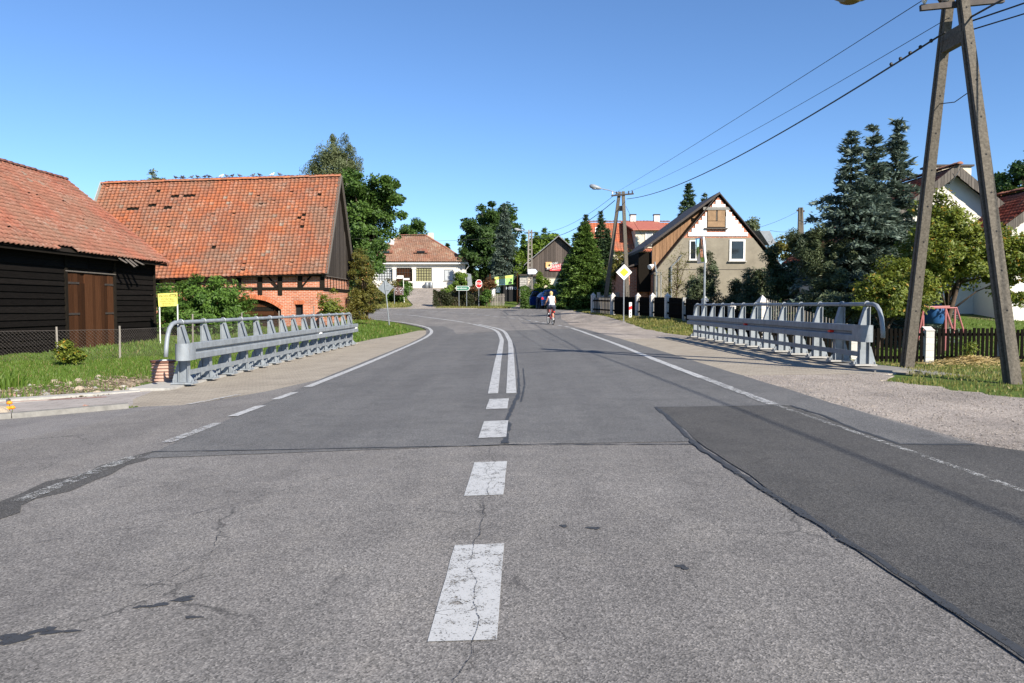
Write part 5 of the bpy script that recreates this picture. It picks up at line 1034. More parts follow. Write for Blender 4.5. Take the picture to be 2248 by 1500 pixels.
MB().prism([(a.x + w_ * .34, Y - .012, a.z + h_ * .62), (a.x + w_ * .92, Y - .012, a.z + h_ * .86), (a.x + w_ * .95, Y - .012, a.z + h_ * .5), (a.x + w_ * .3, Y - .012, a.z + h_ * .25)], (0, .006, 0)).build('white_flash', 'banner_red', t)
Y = 84.0; a = at(1086.5, 626, Y); b = at(1126, 606, Y); t = thing('shop_banner', 'light green shop banner with red heading between rusty posts', 'banner', (a.x, Y, hz(a.x, Y))); sl = .12
bp = MB().prism([(a.x, Y, a.z - sl), (b.x, Y, a.z + sl), (b.x + .05, Y, b.z + sl), (a.x - .02, Y, b.z - sl)], (0, .03, 0)).build('banner_sheet', 'banner_green', t); rt = math.atan(2 * sl / (b.x - a.x)); cx, cz = (a.x + b.x) / 2, (a.z + b.z) / 2
MB().box(-.98, .98, .22, .46, 0, .004, facing((cx, Y - .002, cz), 0, rt)).build('pale_strip', 'board_yellow', bp); text('lettering', 'SKLEP SERWIS CZĘŚCI', .165, 'sign_red', bp, facing((cx, Y - .008, cz), 0, rt) @ Matrix.Translation((0, .34, 0)))
for y_ in (.1, -.04, -.18): MB().box(-.85, .2, y_ - .035, y_ + .035, 0, .004, facing((cx, Y - .003, cz), 0, rt)).build('text_line', 'white', bp)
mw = MB(); mw.ball((b.x - .28, Y - .01, a.z + .26), .2, 8, 6, 0, (1, .05, .7)); mw.ball((b.x - .2, Y - .01, a.z + .55), .1, 8, 6, 0, (1, .05, 1)); mw.ball((b.x - .42, Y - .01, a.z + .18), .09, 8, 6, 0, (1, .05, 1)); mw.build('picture', 'ink', bp); MB().box(-.9, .12, -.46, -.33, 0, .005, facing((cx, Y - .003, cz), 0, rt)).build('red_strip', 'shirt', bp)
for px in (1076, 1136): q = at(px, 640, Y); MB().box(q.x - .06, q.x + .06, Y + .04, Y + .14, hz(q.x, Y) - .1, at(px, 603 if px > 1100 else 606, Y).z + .2).build('post', 'brown_wood', t)
MB().beam((at(1076, 640, Y).x, Y + .1, b.z - .1), (at(1136, 0, Y).x, Y + .1, b.z + .15), .03, .03).build('wire', 'steel_dark', t)
Y = 85.5; a = at(1100, 639, Y); b = at(1138, 627, Y); t = thing('dark_banner', 'dark banner with pale lettering under the green shop banner', 'banner', (a.x, Y, hz(a.x, Y))); MB().box(a.x, b.x, Y, Y + .05, hz(a.x, Y), b.z).build('banner_sheet', 'dark', t); text('lettering', 'HITPOL', .42, 'pale_blue', t, facing((a.x + 1.25, Y - .01, b.z - .32)))
Y = 84.5; a = at(1094, 645, Y); m = MB()
for k_ in range(9): m.prism([a + Vector((random.uniform(-.35, .25), random.uniform(-.05, .05), random.uniform(.1, .95))) for _ in range(4)], (0, .03, 0))
tag(m.build('torn_poster', 'white'), 'torn black and white poster left of the dark banner', 'poster'); tag(MB().tube([a + Vector((-.62, 0, -.4)), a + Vector((-.6, 0, .4)), a + Vector((-.5, 0, .75))], [.26, .26, .12], 8).build('white_drum', 'white'), 'pale upright drum beside the torn poster', 'drum')
# signpost and notice board by the bungalow drive
Y = 82.0; b = at(887.5, 661, Y); t = thing('sign_post', 'white post with small white finger boards by the driveway', 'sign', b); MB().tube([b - Vector((0, 0, .2)), at(885, 605, Y)], .035, 6).build('post', 'white', t)
for x0, x1, y0, y1 in ((872, 885, 605, 608.5), (871, 884, 608.8, 612), (886, 899, 611, 615)): p0, p1 = at(x0, y1, Y), at(x1, y0, Y); MB().box(p0.x, p1.x, Y - .06, Y - .03, p0.z, p1.z).build('finger_board', 'white', t)
Y = 81.0; b = at(866, 667, Y); t = thing('notice_board', 'brown notice board covered with pale notices by the driveway', 'notice board', b); MB().tube([b - Vector((0, 0, .2)), at(865, 625, Y)], .035, 6).build('post', 'galv', t); p0, p1 = at(866.5, 648, Y), at(886, 630, Y)
nb = MB().box(p0.x, p1.x, Y - .05, Y, p0.z, p1.z).build('board', 'board_brown', t)
for k_ in range(40): x, z = random.uniform(p0.x + .05, p1.x - .06), random.uniform(p0.z + .05, p1.z - .06); MB().box(x - .03, x + .035, Y - .056, Y - .051, z - .02, z + .025).build('notice', random.choice(['shirt', 'stone_pink', 'pale_blue']), nb)
# mirror on a tall post
Y = 27.8; b = at(1545, 742, Y); b.z = hz(b.x, Y); t = thing('traffic_mirror', 'white framed traffic mirror seen from the side on a tall grey post', 'mirror', b); tp = at(1548, 528, Y); MB().tube([b - Vector((0, 0, .2)), tp], .038, 8).build('post', 'galv', t)
c = at(1537, 550, Y); R_ = Matrix.Translation(c) @ Matrix.Rotation(math.radians(-80), 4, 'Z') @ Matrix.Rotation(math.radians(6), 4, 'X'); MB().box(-.34, .34, -.0, .06, -.46, .46, R_).build('frame', 'white', t)
M['mirror'] = simple('mirror', (.8, .82, .82), .04, 1.0, .02); g = MB(); n = 8; V = [R_ @ Vector((-.3 + .6 * i / n, -.012 - .05 * (1 - ((2 * i / n - 1) ** 2 + (2 * j / n - 1) ** 2) / 2), -.42 + .84 * j / n)) for j in range(n + 1) for i in range(n + 1)]
g.add(V, [(j * 9 + i, j * 9 + i + 1, j * 9 + i + 10, j * 9 + i + 9) for j in range(n) for i in range(n)]); g.build('mirror_glass', 'mirror', t, True); MB().beam(tp - Vector((0, 0, .3)), c + Vector((.1, 0, .0)), .05, .05).build('bracket', 'white', t)
# red and white marker post
Y = 41.5; b = at(1384, 698, Y); b.z = hz(b.x, Y); t = thing('marker_post', 'short white marker post with slanted red band on the grass', 'post', b); MB().box(b.x - .07, b.x + .07, Y, Y + .1, b.z - .1, b.z + .88).build('body', 'white', t)
MB().prism([(b.x - .074, Y - .004, b.z + .46), (b.x + .074, Y - .004, b.z + .52), (b.x + .074, Y - .004, b.z + .70), (b.x - .074, Y - .004, b.z + .64)], (0, .11, 0)).build('red_band', 'sign_red', t)
for z in (.15, .28): MB().box(b.x - .02, b.x + .03, Y - .006, Y - .001, b.z + z, b.z + z + .07).build('number', 'ink', t)
# yellow board by the barn
Y = 31.0; a = at(348, 673.5, Y); b = at(389, 644.5, Y); t = thing('advert_board', 'yellow board advertising bedding on two white posts', 'sign', (a.x, Y, hz(a.x, Y))); rt = .03
pl = MB().prism([(a.x, Y, a.z), (b.x, Y, a.z + .03), (b.x, Y, b.z + .03), (a.x - .02, Y, b.z - .01)], (0, .02, 0)).build('board', 'board_yellow', t); cx = (a.x + b.x) / 2
for s, sz, z in (('PRODUKCJA', .125, .40), ('POŚCIELI', .125, .275), ('KOŁDRA  PODUSZKA', .062, .19), ('LECHOWSKA 16', .066, .115), ('TEL. 89 773 99 60', .062, .045)): text('lettering', s, sz, 'ink_brown', pl, facing((cx, Y - .004, a.z + .02 + z), 0, rt))
MB().box(b.x - .3, b.x - .03, Y - .008, Y - .002, b.z - .05, b.z - .035).build('bracket_mark', 'ink', pl); MB().box(b.x - .045, b.x - .03, Y - .01, Y - .003, b.z - .2, b.z - .036).build('bracket_mark', 'ink', pl)
for px in (350, 389.5): q = at(px, 700, Y); MB().tube([(q.x, Y + .03, hz(q.x, Y) - .2), (q.x, Y + .03, a.z + .1)], .024, 6).build('post', 'white', t)

# ------------------------------------------------------------------ fences
def on_fence(px):
    lo, hi = 24., 60.
    for _ in range(40):
        m = (lo + hi) / 2; x = 1124 + FPX * float(fence_x(m)) / m
        if x > px: lo = m
        else: hi = m
    return float(fence_x(lo)), lo
block_me = MB().box(-.12, .12, -.12, .12, .004, .192).mesh('block', 'block_post'); cap_me = MB(); cap_me.add([(-.14, -.14, 0), (.14, -.14, 0), (.14, .14, 0), (-.14, .14, 0), (0, 0, .2)], [(3, 2, 1, 0), (0, 1, 4), (1, 2, 4), (2, 3, 4), (3, 0, 4)]); cap_me = cap_me.mesh('cap', 'block_post')
def block_post(t, x, y, z, n, rot, cap=True, k=1.0, top=None):
    core = MB().box(x - .1 * k, x + .1 * k, y - .1 * k, y + .1 * k, z - .3, z + n * .195 * k - .02).build('post', 'concrete', t)
    for i in range(n): obj('block', block_me, core, Matrix.Translation((x, y, z + i * .195 * k)) @ Matrix.Rotation(rot, 4, 'Z') @ Matrix.Diagonal((k, k, k, 1)))
    if cap: obj('cap', cap_me, core, Matrix.Translation((x, y, z + n * .195 * k)) @ Matrix.Rotation(rot, 4, 'Z') @ Matrix.Diagonal((k, k, k, 1)))
t = thing('board_fence', 'dark close boarded fence with white block posts along the right verge', 'fence', (8, 40, .4))
pp = [on_fence(px) for px in (1302, 1345, 1400, 1432, 1465, 1502, 1547, 1606)] + [(9.6, 29.5)]
board_me = MB().prism([(-.052, 0, 0), (.052, 0, 0), (.052, 0, 1.0), (0, 0, 1.03), (-.052, 0, 1.0)], (0, .022, 0)).mesh('board', 'fence_wood')
for i, (x, y) in enumerate(pp):
    z = hz(x, y); rot = .2
    if i == 5: MB().box(x - .09, x + .09, y - .09, y + .09, z - .2, z + 1.15).build('post', 'concrete_pale', t)
    else: block_post(t, x, y, z - .02, 6, rot, True, 1.0 if i < 8 else 1.45)
    if i < len(pp) - 1:
        x2, y2 = pp[i + 1]; d = Vector((x2 - x, y2 - y, 0)); L = d.length; an = math.atan2(d.y, d.x); n = int((L - .3) / .108); u = d.normalized(); grey = (i == 0)
        for j in range(n):
            q = Vector((x, y, 0)) + u * (.16 + (j + .5) * (L - .32) / n); z_ = hz(q.x, q.y) + .08
            if grey and j % 2: continue
            o = obj('board', board_me if not grey else GREYB, t, Matrix.Translation((q.x, q.y, z_)) @ Matrix.Rotation(an, 4, 'Z') @ Matrix.Diagonal((1, 1, random.uniform(.99, 1.02), 1))) if not grey else obj('board', MB().prism([(-.055, 0, 0), (.055, 0, 0), (.055, 0, .95), (-.055, 0, .95)], (0, .022, 0)).mesh('board', 'grey_picket'), t, Matrix.Translation((q.x, q.y, z_)) @ Matrix.Rotation(an, 4, 'Z'))
        for zz in (.3, .85): a = Vector((x, y, hz(x, y) + zz)); b = Vector((x2, y2, hz(x2, y2) + zz)); nn = Vector((u.y, -u.x, 0)) * .045; MB().beam(a + nn, b + nn, .05, .09).build('rail', 'fence_wood', t)
# grey pickets stepping down to the stream, then the low dark picket fence
t = thing('picket_fence', 'grey picket fence stepping down behind the right railing', 'fence', (9.7, 26, 0)); n = 30
for i in range(n):
    f = (i + .5) / n; x = 9.62 + .2 * f; y = 29.2 - 7.0 * f; zt = 1.55 - .86 * f; zb = hz(x, y) + .05; MB().prism([(x, y - .045, zb), (x, y + .045, zb), (x, y + .045, zt), (x, y - .045, zt + random.uniform(-.02, .02))], (.022, 0, 0)).build('picket', 'grey_picket', t)
for k in (.3, .75): MB().beam((9.66, 29.3, hz(9.6, 29.3) + k), (9.86, 22.1, hz(9.8, 22.1) + k), .05, .09).build('rail', 'fence_wood', t)
t = thing('low_picket_fence', 'low dark picket fence with white block posts beyond the near pole', 'fence', (12, 22, -.4)); ZB = -.40; Yf = 22.0
MB().box(6.9, 22, Yf - .12, Yf + .14, ZB - .5, ZB).build('plinth', 'concrete', t)
for x in (9.8, 11.93, 14.1, 16.3, 18.5): block_post(t, x, Yf, ZB, 5, 0, False, .98); MB().prism([(x - .13, Yf - .14, ZB + .955), (x + .13, Yf - .14, ZB + .955), (x + .13, Yf + .1, ZB + 1.07), (x - .13, Yf + .1, ZB + 1.07)], (0, .02, -.02)).build('cap', 'block_post', t)
pk = MB().prism([(-.04, 0, .02), (.04, 0, .02), (.04, 0, 1.0), (-.04, 0, 1.0)], (0, .022, 0)).mesh('picket', 'fence_wood')
for i in range(100):
    x = 7.1 + i * .125
    if any(abs(x - q) < .13 for q in (9.8, 11.93, 14.1, 16.3, 18.5)): continue
    obj('picket', pk, t, Matrix.Translation((x, Yf - .05, ZB + .01)) @ Matrix.Diagonal((1, 1, random.uniform(.97, 1.03), 1)))
for z in (.14, .80): MB().box(7.0, 19.5, Yf - .027, Yf + .02, ZB + z, ZB + z + .08).build('rail', 'fence_wood', t)
# pale concrete fence with waved rail, further back
t = thing('pale_fence', 'pale concrete fence with thin balusters behind the dark board fence', 'fence', at(1390, 672, 50)); Yp = 50.0
for i in range(34):
    px = 1314 + i * 5.1; a = at(px, 690, Yp); zt = at(px, 646 + 1.8 * math.sin(i * .7), Yp).z; MB().box(a.x - .03, a.x + .03, Yp, Yp + .05, a.z - .3, zt).build('baluster', 'concrete_pale', t)
    if i % 8 == 0: MB().box(a.x - .1, a.x + .1, Yp - .05, Yp + .1, a.z - .3, at(px, 642, Yp).z).build('post', 'concrete_pale', t)
MB().tube([at(1314 + 5.1 * i, 651 + 1.5 * math.sin(i * .7), Yp) for i in range(34)], .05, 5).build('rail', 'concrete_pale', t)
t = thing('white_picket_gate', 'small white picket gate among the junipers right of the block gable house', 'gate', at(1765, 672, 40))
for i in range(9): a = at(1751 + 3.6 * i, 672, 40); MB().box(a.x - .028, a.x + .028, 40, 40.03, a.z, at(0, 640 + (i % 2), 40).z).build('picket', 'white', t)
for py in (646, 662): MB().box(at(1748, 0, 40).x, at(1784, 0, 40).x, 40.031, 40.06, at(0, py + 1.5, 40).z, at(0, py - 1, 40).z).build('rail', 'white', t)
# far picket gate by the hedge
t = thing('picket_gate', 'weathered wooden picket gate at the end of the far hedge', 'gate', at(1092, 671, 77.6))
for i in range(9): a = at(1078 + 3.5 * i, 671, 77.6); MB().box(a.x - .05, a.x + .05, 77.6, 77.63, a.z, at(0, 645.5 + random.uniform(-.5, .5), 77.6).z).build('picket', 'grey_picket', t)
for py in (651, 664): MB().box(at(1076, 0, 77.6).x, at(1108, 0, 77.6).x, 77.64, 77.7, at(0, py + 1, 77.6).z, at(0, py - 1, 77.6).z).build('rail', 'grey_picket', t)
t = thing('short_fence', 'dark brown picket fence left of the parked car', 'fence', at(1155, 668, 74))
for i in range(13): a = at(1137 + 2.7 * i, 671, 74); MB().box(a.x - .045, a.x + .045, 74, 74.03, a.z, at(0, 650, 74).z).build('picket', 'brown_wood', t)
MB().box(at(1136, 0, 74).x, at(1171, 0, 74).x, 74.031, 74.08, at(0, 656, 74).z, at(0, 653.5, 74).z).build('rail', 'brown_wood', t)
# wire mesh fence before the black barn
t = thing('mesh_fence', 'rusty wire mesh fence on thin posts below the black barn', 'fence', (-12, 20.5, -.3))
fpth = [(-16.5, 19.4), (-13.35, 19.8), (-12.15, 20.5), (-10.95, 21.4), (-10.2, 24.5), (-9.9, 28.2), (-10.0, 33), (-10.3, 40)]
for i, (x, y) in enumerate(fpth): z = hz(x, y); hgt = .95 if i < 4 else 1.25; MB().tube([(x, y, z - .2), (x + random.uniform(-.03, .03), y, z + hgt)], [.03, .026], 7).build('post', 'grey_picket' if i > 0 else 'grey_wood', t)
for (xa, ya), (xb, yb) in zip(fpth, fpth[1:]):
    L = math.hypot(xb - xa, yb - ya); n = max(2, int(L / .085)); nz = 9; hh = .82; m = MB(); P_ = lambda u, v: Vector((xa + (xb - xa) * u / n, ya + (yb - ya) * u / n, hz(xa + (xb - xa) * u / n, ya + (yb - ya) * u / n) + .03 + hh * v / nz))
    for u in range(-nz, n):
        for sgn in (0, 1):
            pts = [(u + k if not sgn else u + nz - k, k) for k in (0, nz)]; (u0, v0), (u1, v1) = pts
            if u0 == u1: continue
            def clipu(U):
                return (U - u0) / (u1 - u0)
            t0, t1 = sorted((clipu(0), clipu(n))); t0, t1 = max(0, t0), min(1, t1)
            if t1 - t0 < .02: continue
            a = P_(u0 + (u1 - u0) * t0, v0 + (v1 - v0) * t0); b = P_(u0 + (u1 - u0) * t1, v0 + (v1 - v0) * t1); m.tube([a, b], .0018, 3, 0, False)
    m.tube([P_(0, nz), P_(n, nz)], .005, 4); m.build('wire_mesh', 'rust_wire', t)['kind'] = 'stuff'

# ------------------------------------------------------------------ small things
# garden swing frame and barrel
t = thing('swing_frame', 'rusty pink metal swing frame behind the low picket fence', 'swing frame', at(2055, 760, 24.5)); W = lambda px, py, Y=24.5: at(px, py, Y)
for pts in ([W(2014, 755), W(2027, 677), W(2100, 676), W(2117, 732)], [W(2003, 675, 26), W(2085, 673, 26)], [W(2027, 677), W(2026, 770)], [W(2076, 678), W(2075, 770)], [W(2076, 678), W(2094, 732)], [W(2097, 678), W(2095, 725)], [W(2003, 675, 26), W(1996, 760, 26)]): MB().tube(pts, .028, 6).build('bar', 'pink_steel', t)
p = at(2052, 712, 28); tag(MB().tube([p, p + Vector((0, 0, .05)), p + Vector((0, 0, .75)), p + Vector((0, 0, .8))], [.3, .36, .36, .3], 14).build('barrel', 'blue_plastic', None, True), 'blue plastic barrel half hidden under the apple tree', 'barrel')
# corrugated pipe well
x, y = -6.66, 14.62; z = hz(x, y) - .22; m = MB(); pts, rs = [], []
for i in range(23): pts.append((x, y, z + i * .0305)); rs.append(.215 if i % 2 else .185)
t = thing('drain_well', 'ribbed clay coloured drain pipe with rusty lid beside the left railing', 'drain', (x, y, z)); m.tube(pts, rs, 22).build('ribbed_pipe', 'pipe_clay', t); MB().tube([(x, y, z + .672), (x, y, z + .71)], .225, 22).build('lid', 'pipe_lid', t); MB().box(x - .02, x + .11, y - .1, y + .04, z + .712, z + .725).build('paper', 'white', t)
def rock_mesh(seed, mat):
    r = np.random.default_rng(seed); m = MB(); m.ball((0, 0, 0), 1, 8, 6); V = np.array(m.v); V *= (1 + r.normal(0, .14, (len(V), 1))); V *= r.uniform(.6, 1.1, 3); m.v = [tuple(q) for q in V]; return m.mesh('stone', mat)
rocks = [rock_mesh(i, m) for i, m in enumerate(['stone_tan', 'stone_grey', 'stone_pink', 'stone_grey', 'stone_tan', 'concrete_pale'])]
for i in range(85):
    u = RNG.uniform(0, 1); x = -6.75 - 3.0 * u ** 1.2; y = 12.55 + (6.5 * RNG.uniform(0, 1) ** 1.3) * (1 - .65 * u) + .15 * (1 - u); s = RNG.uniform(.02, .07) if i % 6 else RNG.uniform(.08, .12)
    o = obj('stone', rocks[i % 6], GROUND, Matrix.Translation((x, y, hz(x, y) + s * .25)) @ Matrix.Rotation(RNG.uniform(0, 6), 4, 'Z') @ Matrix.Diagonal((s, s * .9, s * .65, 1)))
o = obj('boulder', rocks[0].copy(), None, Matrix.Translation((-6.86, 10.22, hz(-6.8, 10.2) + .07)) @ Matrix.Rotation(.5, 4, 'Z') @ Matrix.Diagonal((.17, .13, .13, 1))); tag(o, 'pale tan boulder beside the orange flowers at the left edge', 'boulder')
o = obj('cobble', rocks[2].copy(), None, Matrix.Translation((-5.95, 10.68, hz(-5.9, 10.7) + .05)) @ Matrix.Diagonal((.07, .06, .06, 1))); tag(o, 'small pink stone among the weeds on the kerb', 'stone')
t = thing('marigold', 'bright orange marigold cluster at the left edge of the pavement', 'flower', (-7.2, 10.42, hz(-7.2, 10.4))); 
for k in range(12):
    p = Vector((-7.4 + .05 * k + random.uniform(-.03, .03), 10.5 + random.uniform(-.1, .1), hz(-6.7, 10.4) + random.uniform(.10, .20))); m = MB()
    for j in range(3): m.ball(p + Vector((0, 0, -.008 * j)), .028 + .006 * j, 10, 4, 0, (1, 1, .55))
    f = m.build('bloom', 'orange', t); MB().tube([p, (p.x, p.y, hz(p.x, p.y))], .004, 4).build('stem', 'lf_bright', f)
grass('kerb_weeds', 2600, lambda y: (-5.45 - (10.95 - y) * 1.75, -5.3 - (10.95 - y) * 1.65), (9.9, 10.93), .03, .10, 'grass', 'low leafy weeds along the kerb at the left', .014, None, .8)
n = 2600; c0 = np.array([9.2, 15.3]); ang = RNG.uniform(0, 2 * math.pi, n); rr = np.abs(RNG.normal(0, .6, n)); x = c0[0] + rr * np.cos(ang) * 1.3; y = c0[1] + rr * np.sin(ang); z = H(x, y) + .16 * np.exp(-(rr / .6) ** 2) * RNG.uniform(.2, 1, n) + .01; a = RNG.uniform(0, 2 * math.pi, n); L = RNG.uniform(.05, .16, n)
V = np.empty((n, 4, 3)); dx, dy = np.cos(a) * L, np.sin(a) * L; nx, ny = -np.sin(a) * .004, np.cos(a) * .004; dz = RNG.normal(0, .02, n)
V[:, 0] = np.stack([x - nx, y - ny, z], 1); V[:, 1] = np.stack([x + nx, y + ny, z + .004], 1); V[:, 2] = np.stack([x + dx + nx, y + dy + ny, z + dz + .004], 1); V[:, 3] = np.stack([x + dx - nx, y + dy - ny, z + dz], 1)
o = obj('straw', arr_mesh('straw', V.reshape(-1, 3), np.arange(4 * n).reshape(n, 4), 'straw')); o['kind'] = 'stuff'; o['label'] = 'heap of dry straw on the grass by the near pole'; o['category'] = 'straw'

# ------------------------------------------------------------------ trees and shrubs
def leaf_quads(C, size, rng, up=.35, asp=.55, out=None, droop=0):
    """one folded leaf per centre in C"""
    n = len(C); nrm = rng.normal(0, 1, (n, 3)); nrm[:, 2] = np.abs(nrm[:, 2]) + up
    if out is not None: nrm = nrm + out * .9
    nrm /= np.linalg.norm(nrm, axis=1, keepdims=True)
    t = rng.normal(0, 1, (n, 3)); t[:, 2] -= droop; t -= nrm * np.sum(t * nrm, 1, keepdims=True); t /= np.linalg.norm(t, axis=1, keepdims=True); b = np.cross(nrm, t)
    s = size * rng.uniform(.6, 1.35, (n, 1)); V = np.empty((n, 4, 3))
    V[:, 0] = C - t * s; V[:, 1] = C + b * s * asp - nrm * s * .12; V[:, 2] = C + t * s; V[:, 3] = C - b * s * asp - nrm * s * .12
    return V.reshape(-1, 3), np.arange(4 * n).reshape(n, 4)
def limbs(parent, base, tips, r0, mat, name='trunk', fork=.35, rng=None, cap=28):
    """tapered trunk with limbs reaching to the tips"""
    base = Vector(base); m = MB(); tips = [Vector(t) for t in tips]; c = sum(tips, Vector()) / len(tips); top = Vector((c.x, c.y, max(t.z for t in tips)))
    H_ = top.z - base.z; P = [base + Vector((0, 0, -.2)), base + Vector((0, 0, H_ * .1)), base.lerp(Vector((c.x, c.y, base.z + H_ * .5)), 1.0), Vector((c.x, c.y, base.z + H_ * .82))]
    m.tube(P, [r0 * 1.2, r0, r0 * .6, r0 * .15], 8)
    for t in tips[:cap]:
        f = random.uniform(fork, .75); s = P[1].lerp(P[3], f); s = Vector((base.x + (c.x - base.x) * f, base.y + (c.y - base.y) * f, min(base.z + H_ * f * .82, t.z - .1 if t.z > base.z + .4 else t.z)))
        mid = s.lerp(t, .5) + Vector((0, 0, .08 * (t - s).length)); m.tube([s, mid, t], [r0 * .32, r0 * .2, r0 * .05], 5)
    return m.build(name, mat, parent, True)
def broadleaf(name, label, base, lobes, n, leaf, mat, cl_n=90, cl_r=.55, r0=.2, bark='bark', group=None, seed=1, cat='tree', shell=.55, up=.35, asp=.55, droop=0, squash=.75, trunk='trunk'):
    """lobes: (x, y, z, rx, ry, rz) ellipsoids; foliage clumps sit in and on them"""
    rng = np.random.default_rng(seed); base = Vector(base); t = thing(name, label, cat, base, group)
    lob = np.array(lobes, float); vol = (lob[:, 3] * lob[:, 4] * lob[:, 5]) ** .75; pr = vol / vol.sum(); Cc, Oo = [], []
    for k in rng.choice(len(lob), cl_n, p=pr):
        d = rng.normal(0, 1, 3); d /= np.linalg.norm(d); r = shell + (1 - shell) * rng.uniform(0, 1) ** .6 if rng.uniform() < .8 else rng.uniform(.1, shell)
        Cc.append(lob[k, :3] + d * r * lob[k, 3:6]); Oo.append(d)
    Cc, Oo = np.array(Cc), np.array(Oo); w = rng.uniform(.4, 1.5, cl_n); k = rng.choice(cl_n, n, p=w / w.sum()); rad = cl_r * rng.uniform(.55, 1.35, cl_n)
    d = rng.normal(0, 1, (n, 3)); d /= np.linalg.norm(d, axis=1, keepdims=True); d *= (rng.uniform(0, 1, (n, 1)) ** .45) * rad[k][:, None]; d[:, 2] *= squash
    C = Cc[k] + d; C[:, 2] = np.maximum(C[:, 2], H(C[:, 0], C[:, 1]) + .02)
    V, Fq = leaf_quads(C, leaf, rng, up, asp, Oo[k], droop); ct = rng.normal(.42, .16, cl_n); tint = np.clip(ct[k] + rng.normal(0, .18, n), 0, .95); tint[rng.uniform(0, 1, n) < .035] = 1.0
    obj('crown', arr_mesh('crown', V, Fq, mat, np.repeat(tint, 4)), t)
    if r0: limbs(t, base, [Vector(c) for c in Cc[: min(cl_n, 34)]], r0, bark, trunk)
    return t
def conifer(name, label, base, height, rad, mat, seed=1, levels=26, per=9, needle=.11, dens=34, start=.06, droop=.25, lift=.25, group=None, bark='bark', prof=None, dead=0, lean=(0, 0), irr=.26):
    """whorls of boughs with needle sprays on a straight tapering trunk"""
    rng = np.random.default_rng(seed); base = Vector(base); t = thing(name, label, 'tree', base, group); m = MB(); lx, ly = lean
    m.tube([base - Vector((0, 0, .2)), base + Vector((lx * .5, ly * .5, height * .5)), base + Vector((lx, ly, height * .985))], [height * .018, height * .011, .008], 7)
    Cs, Ds, Ts = [], [], []
    for i in range(levels):
        f = start + (1 - start) * (i + rng.uniform(-.3, .3)) / levels; f = min(max(f, start), .985); z = base.z + f * height
        R = rad * ((1 - f) ** .85 if prof is None else prof(f)); nb = max(3, int(per * (.55 + .6 * (1 - f)))); a0 = rng.uniform(0, 6.28)
        for j in range(nb):
            a = a0 + 2 * math.pi * j / nb + rng.normal(0, .22); L = R * rng.uniform(.94 - irr, .94 + irr); s = np.array([base.x + lx * f, base.y + ly * f, z]); dr = np.array([math.cos(a), math.sin(a), 0])
            bl = rng.uniform(.0, .5); k = max(6, int(dens * L / max(rad, .3) * 2.2 + 5)); u = rng.uniform(.06 if not (dead and f < dead) else .5, 1, k) ** .8
            zoff = lift * L * u * (.3 + .7 * f) - droop * L * u ** 2 * (1.25 - f)
            p = s + dr * (u * L)[:, None]; p[:, 2] += zoff
            side = np.array([-dr[1], dr[0], 0]); sw = rng.normal(0, 1, k) * .28 * L * u * (1 - u * .62) * 1.1; p += side * sw[:, None]; p[:, 2] -= np.abs(sw) * .18 + rng.uniform(0, .05, k) * L
            d = dr[None] * rng.uniform(.55, 1.1, (k, 1)) + side[None] * (np.sign(sw) * rng.uniform(.1, 1.0, k))[:, None]; d[:, 2] += rng.normal(.02 + .25 * (f - .5), .25, k)
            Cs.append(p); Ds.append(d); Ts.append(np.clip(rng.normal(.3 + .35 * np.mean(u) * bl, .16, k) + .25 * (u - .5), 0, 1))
            if L > .35 and (i % 2 == 0 or f < .35): e = s + dr * L * .86; m.tube([tuple(s), tuple(s + dr * L * .5 + [0, 0, lift * L * .3 - droop * L * .25]), (e[0], e[1], e[2] + lift * L * .6 - droop * L * .75)], [max(.006, .014 * L), .008 * L + .003, .003], 4, 0, False)
    C = np.vstack(Cs); D = np.vstack(Ds); D /= np.linalg.norm(D, axis=1, keepdims=True); T = np.concatenate(Ts); n = len(C); tip = np.array([[base.x + lx, base.y + ly, base.z + height * .97]])
    rep = 3; C = np.repeat(C, rep, 0) + rng.normal(0, needle * .4, (n * rep, 3)); D = np.repeat(D, rep, 0) + rng.normal(0, .35, (n * rep, 3)); D /= np.linalg.norm(D, axis=1, keepdims=True); T = np.repeat(T, rep); n *= rep
    up = rng.normal(0, .6, (n, 3)); up[:, 2] += 1; S = np.cross(D, up); S /= np.linalg.norm(S, axis=1, keepdims=True); L = needle * rng.uniform(.7, 1.6, (n, 1)); w = L * .26
    V = np.empty((n, 4, 3)); V[:, 0] = C - D * L * .5; V[:, 1] = C + S * w; V[:, 2] = C + D * L; V[:, 3] = C - S * w
    V[..., 2] = np.maximum(V[..., 2], (H(C[:, 0], C[:, 1]) + .02)[:, None])
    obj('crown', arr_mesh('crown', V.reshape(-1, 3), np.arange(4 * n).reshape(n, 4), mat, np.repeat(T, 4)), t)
    m.build('trunk', bark, t, True); return t
def lobes_px(items, Y):            # (px, py, rx px, rz px, ry m, dY)
    out = []
    for px, py, rx, rz, ry, dY in items:
        p = at(px, py, Y + dY); k = (Y + dY) / FPX; out.append((p.x, Y + dY, p.z, rx * k, ry, rz * k))
    return out
def gb(px, Y, dz=0): x = at(px, 0, Y).x; return (x, Y, hz(x, Y) + dz)
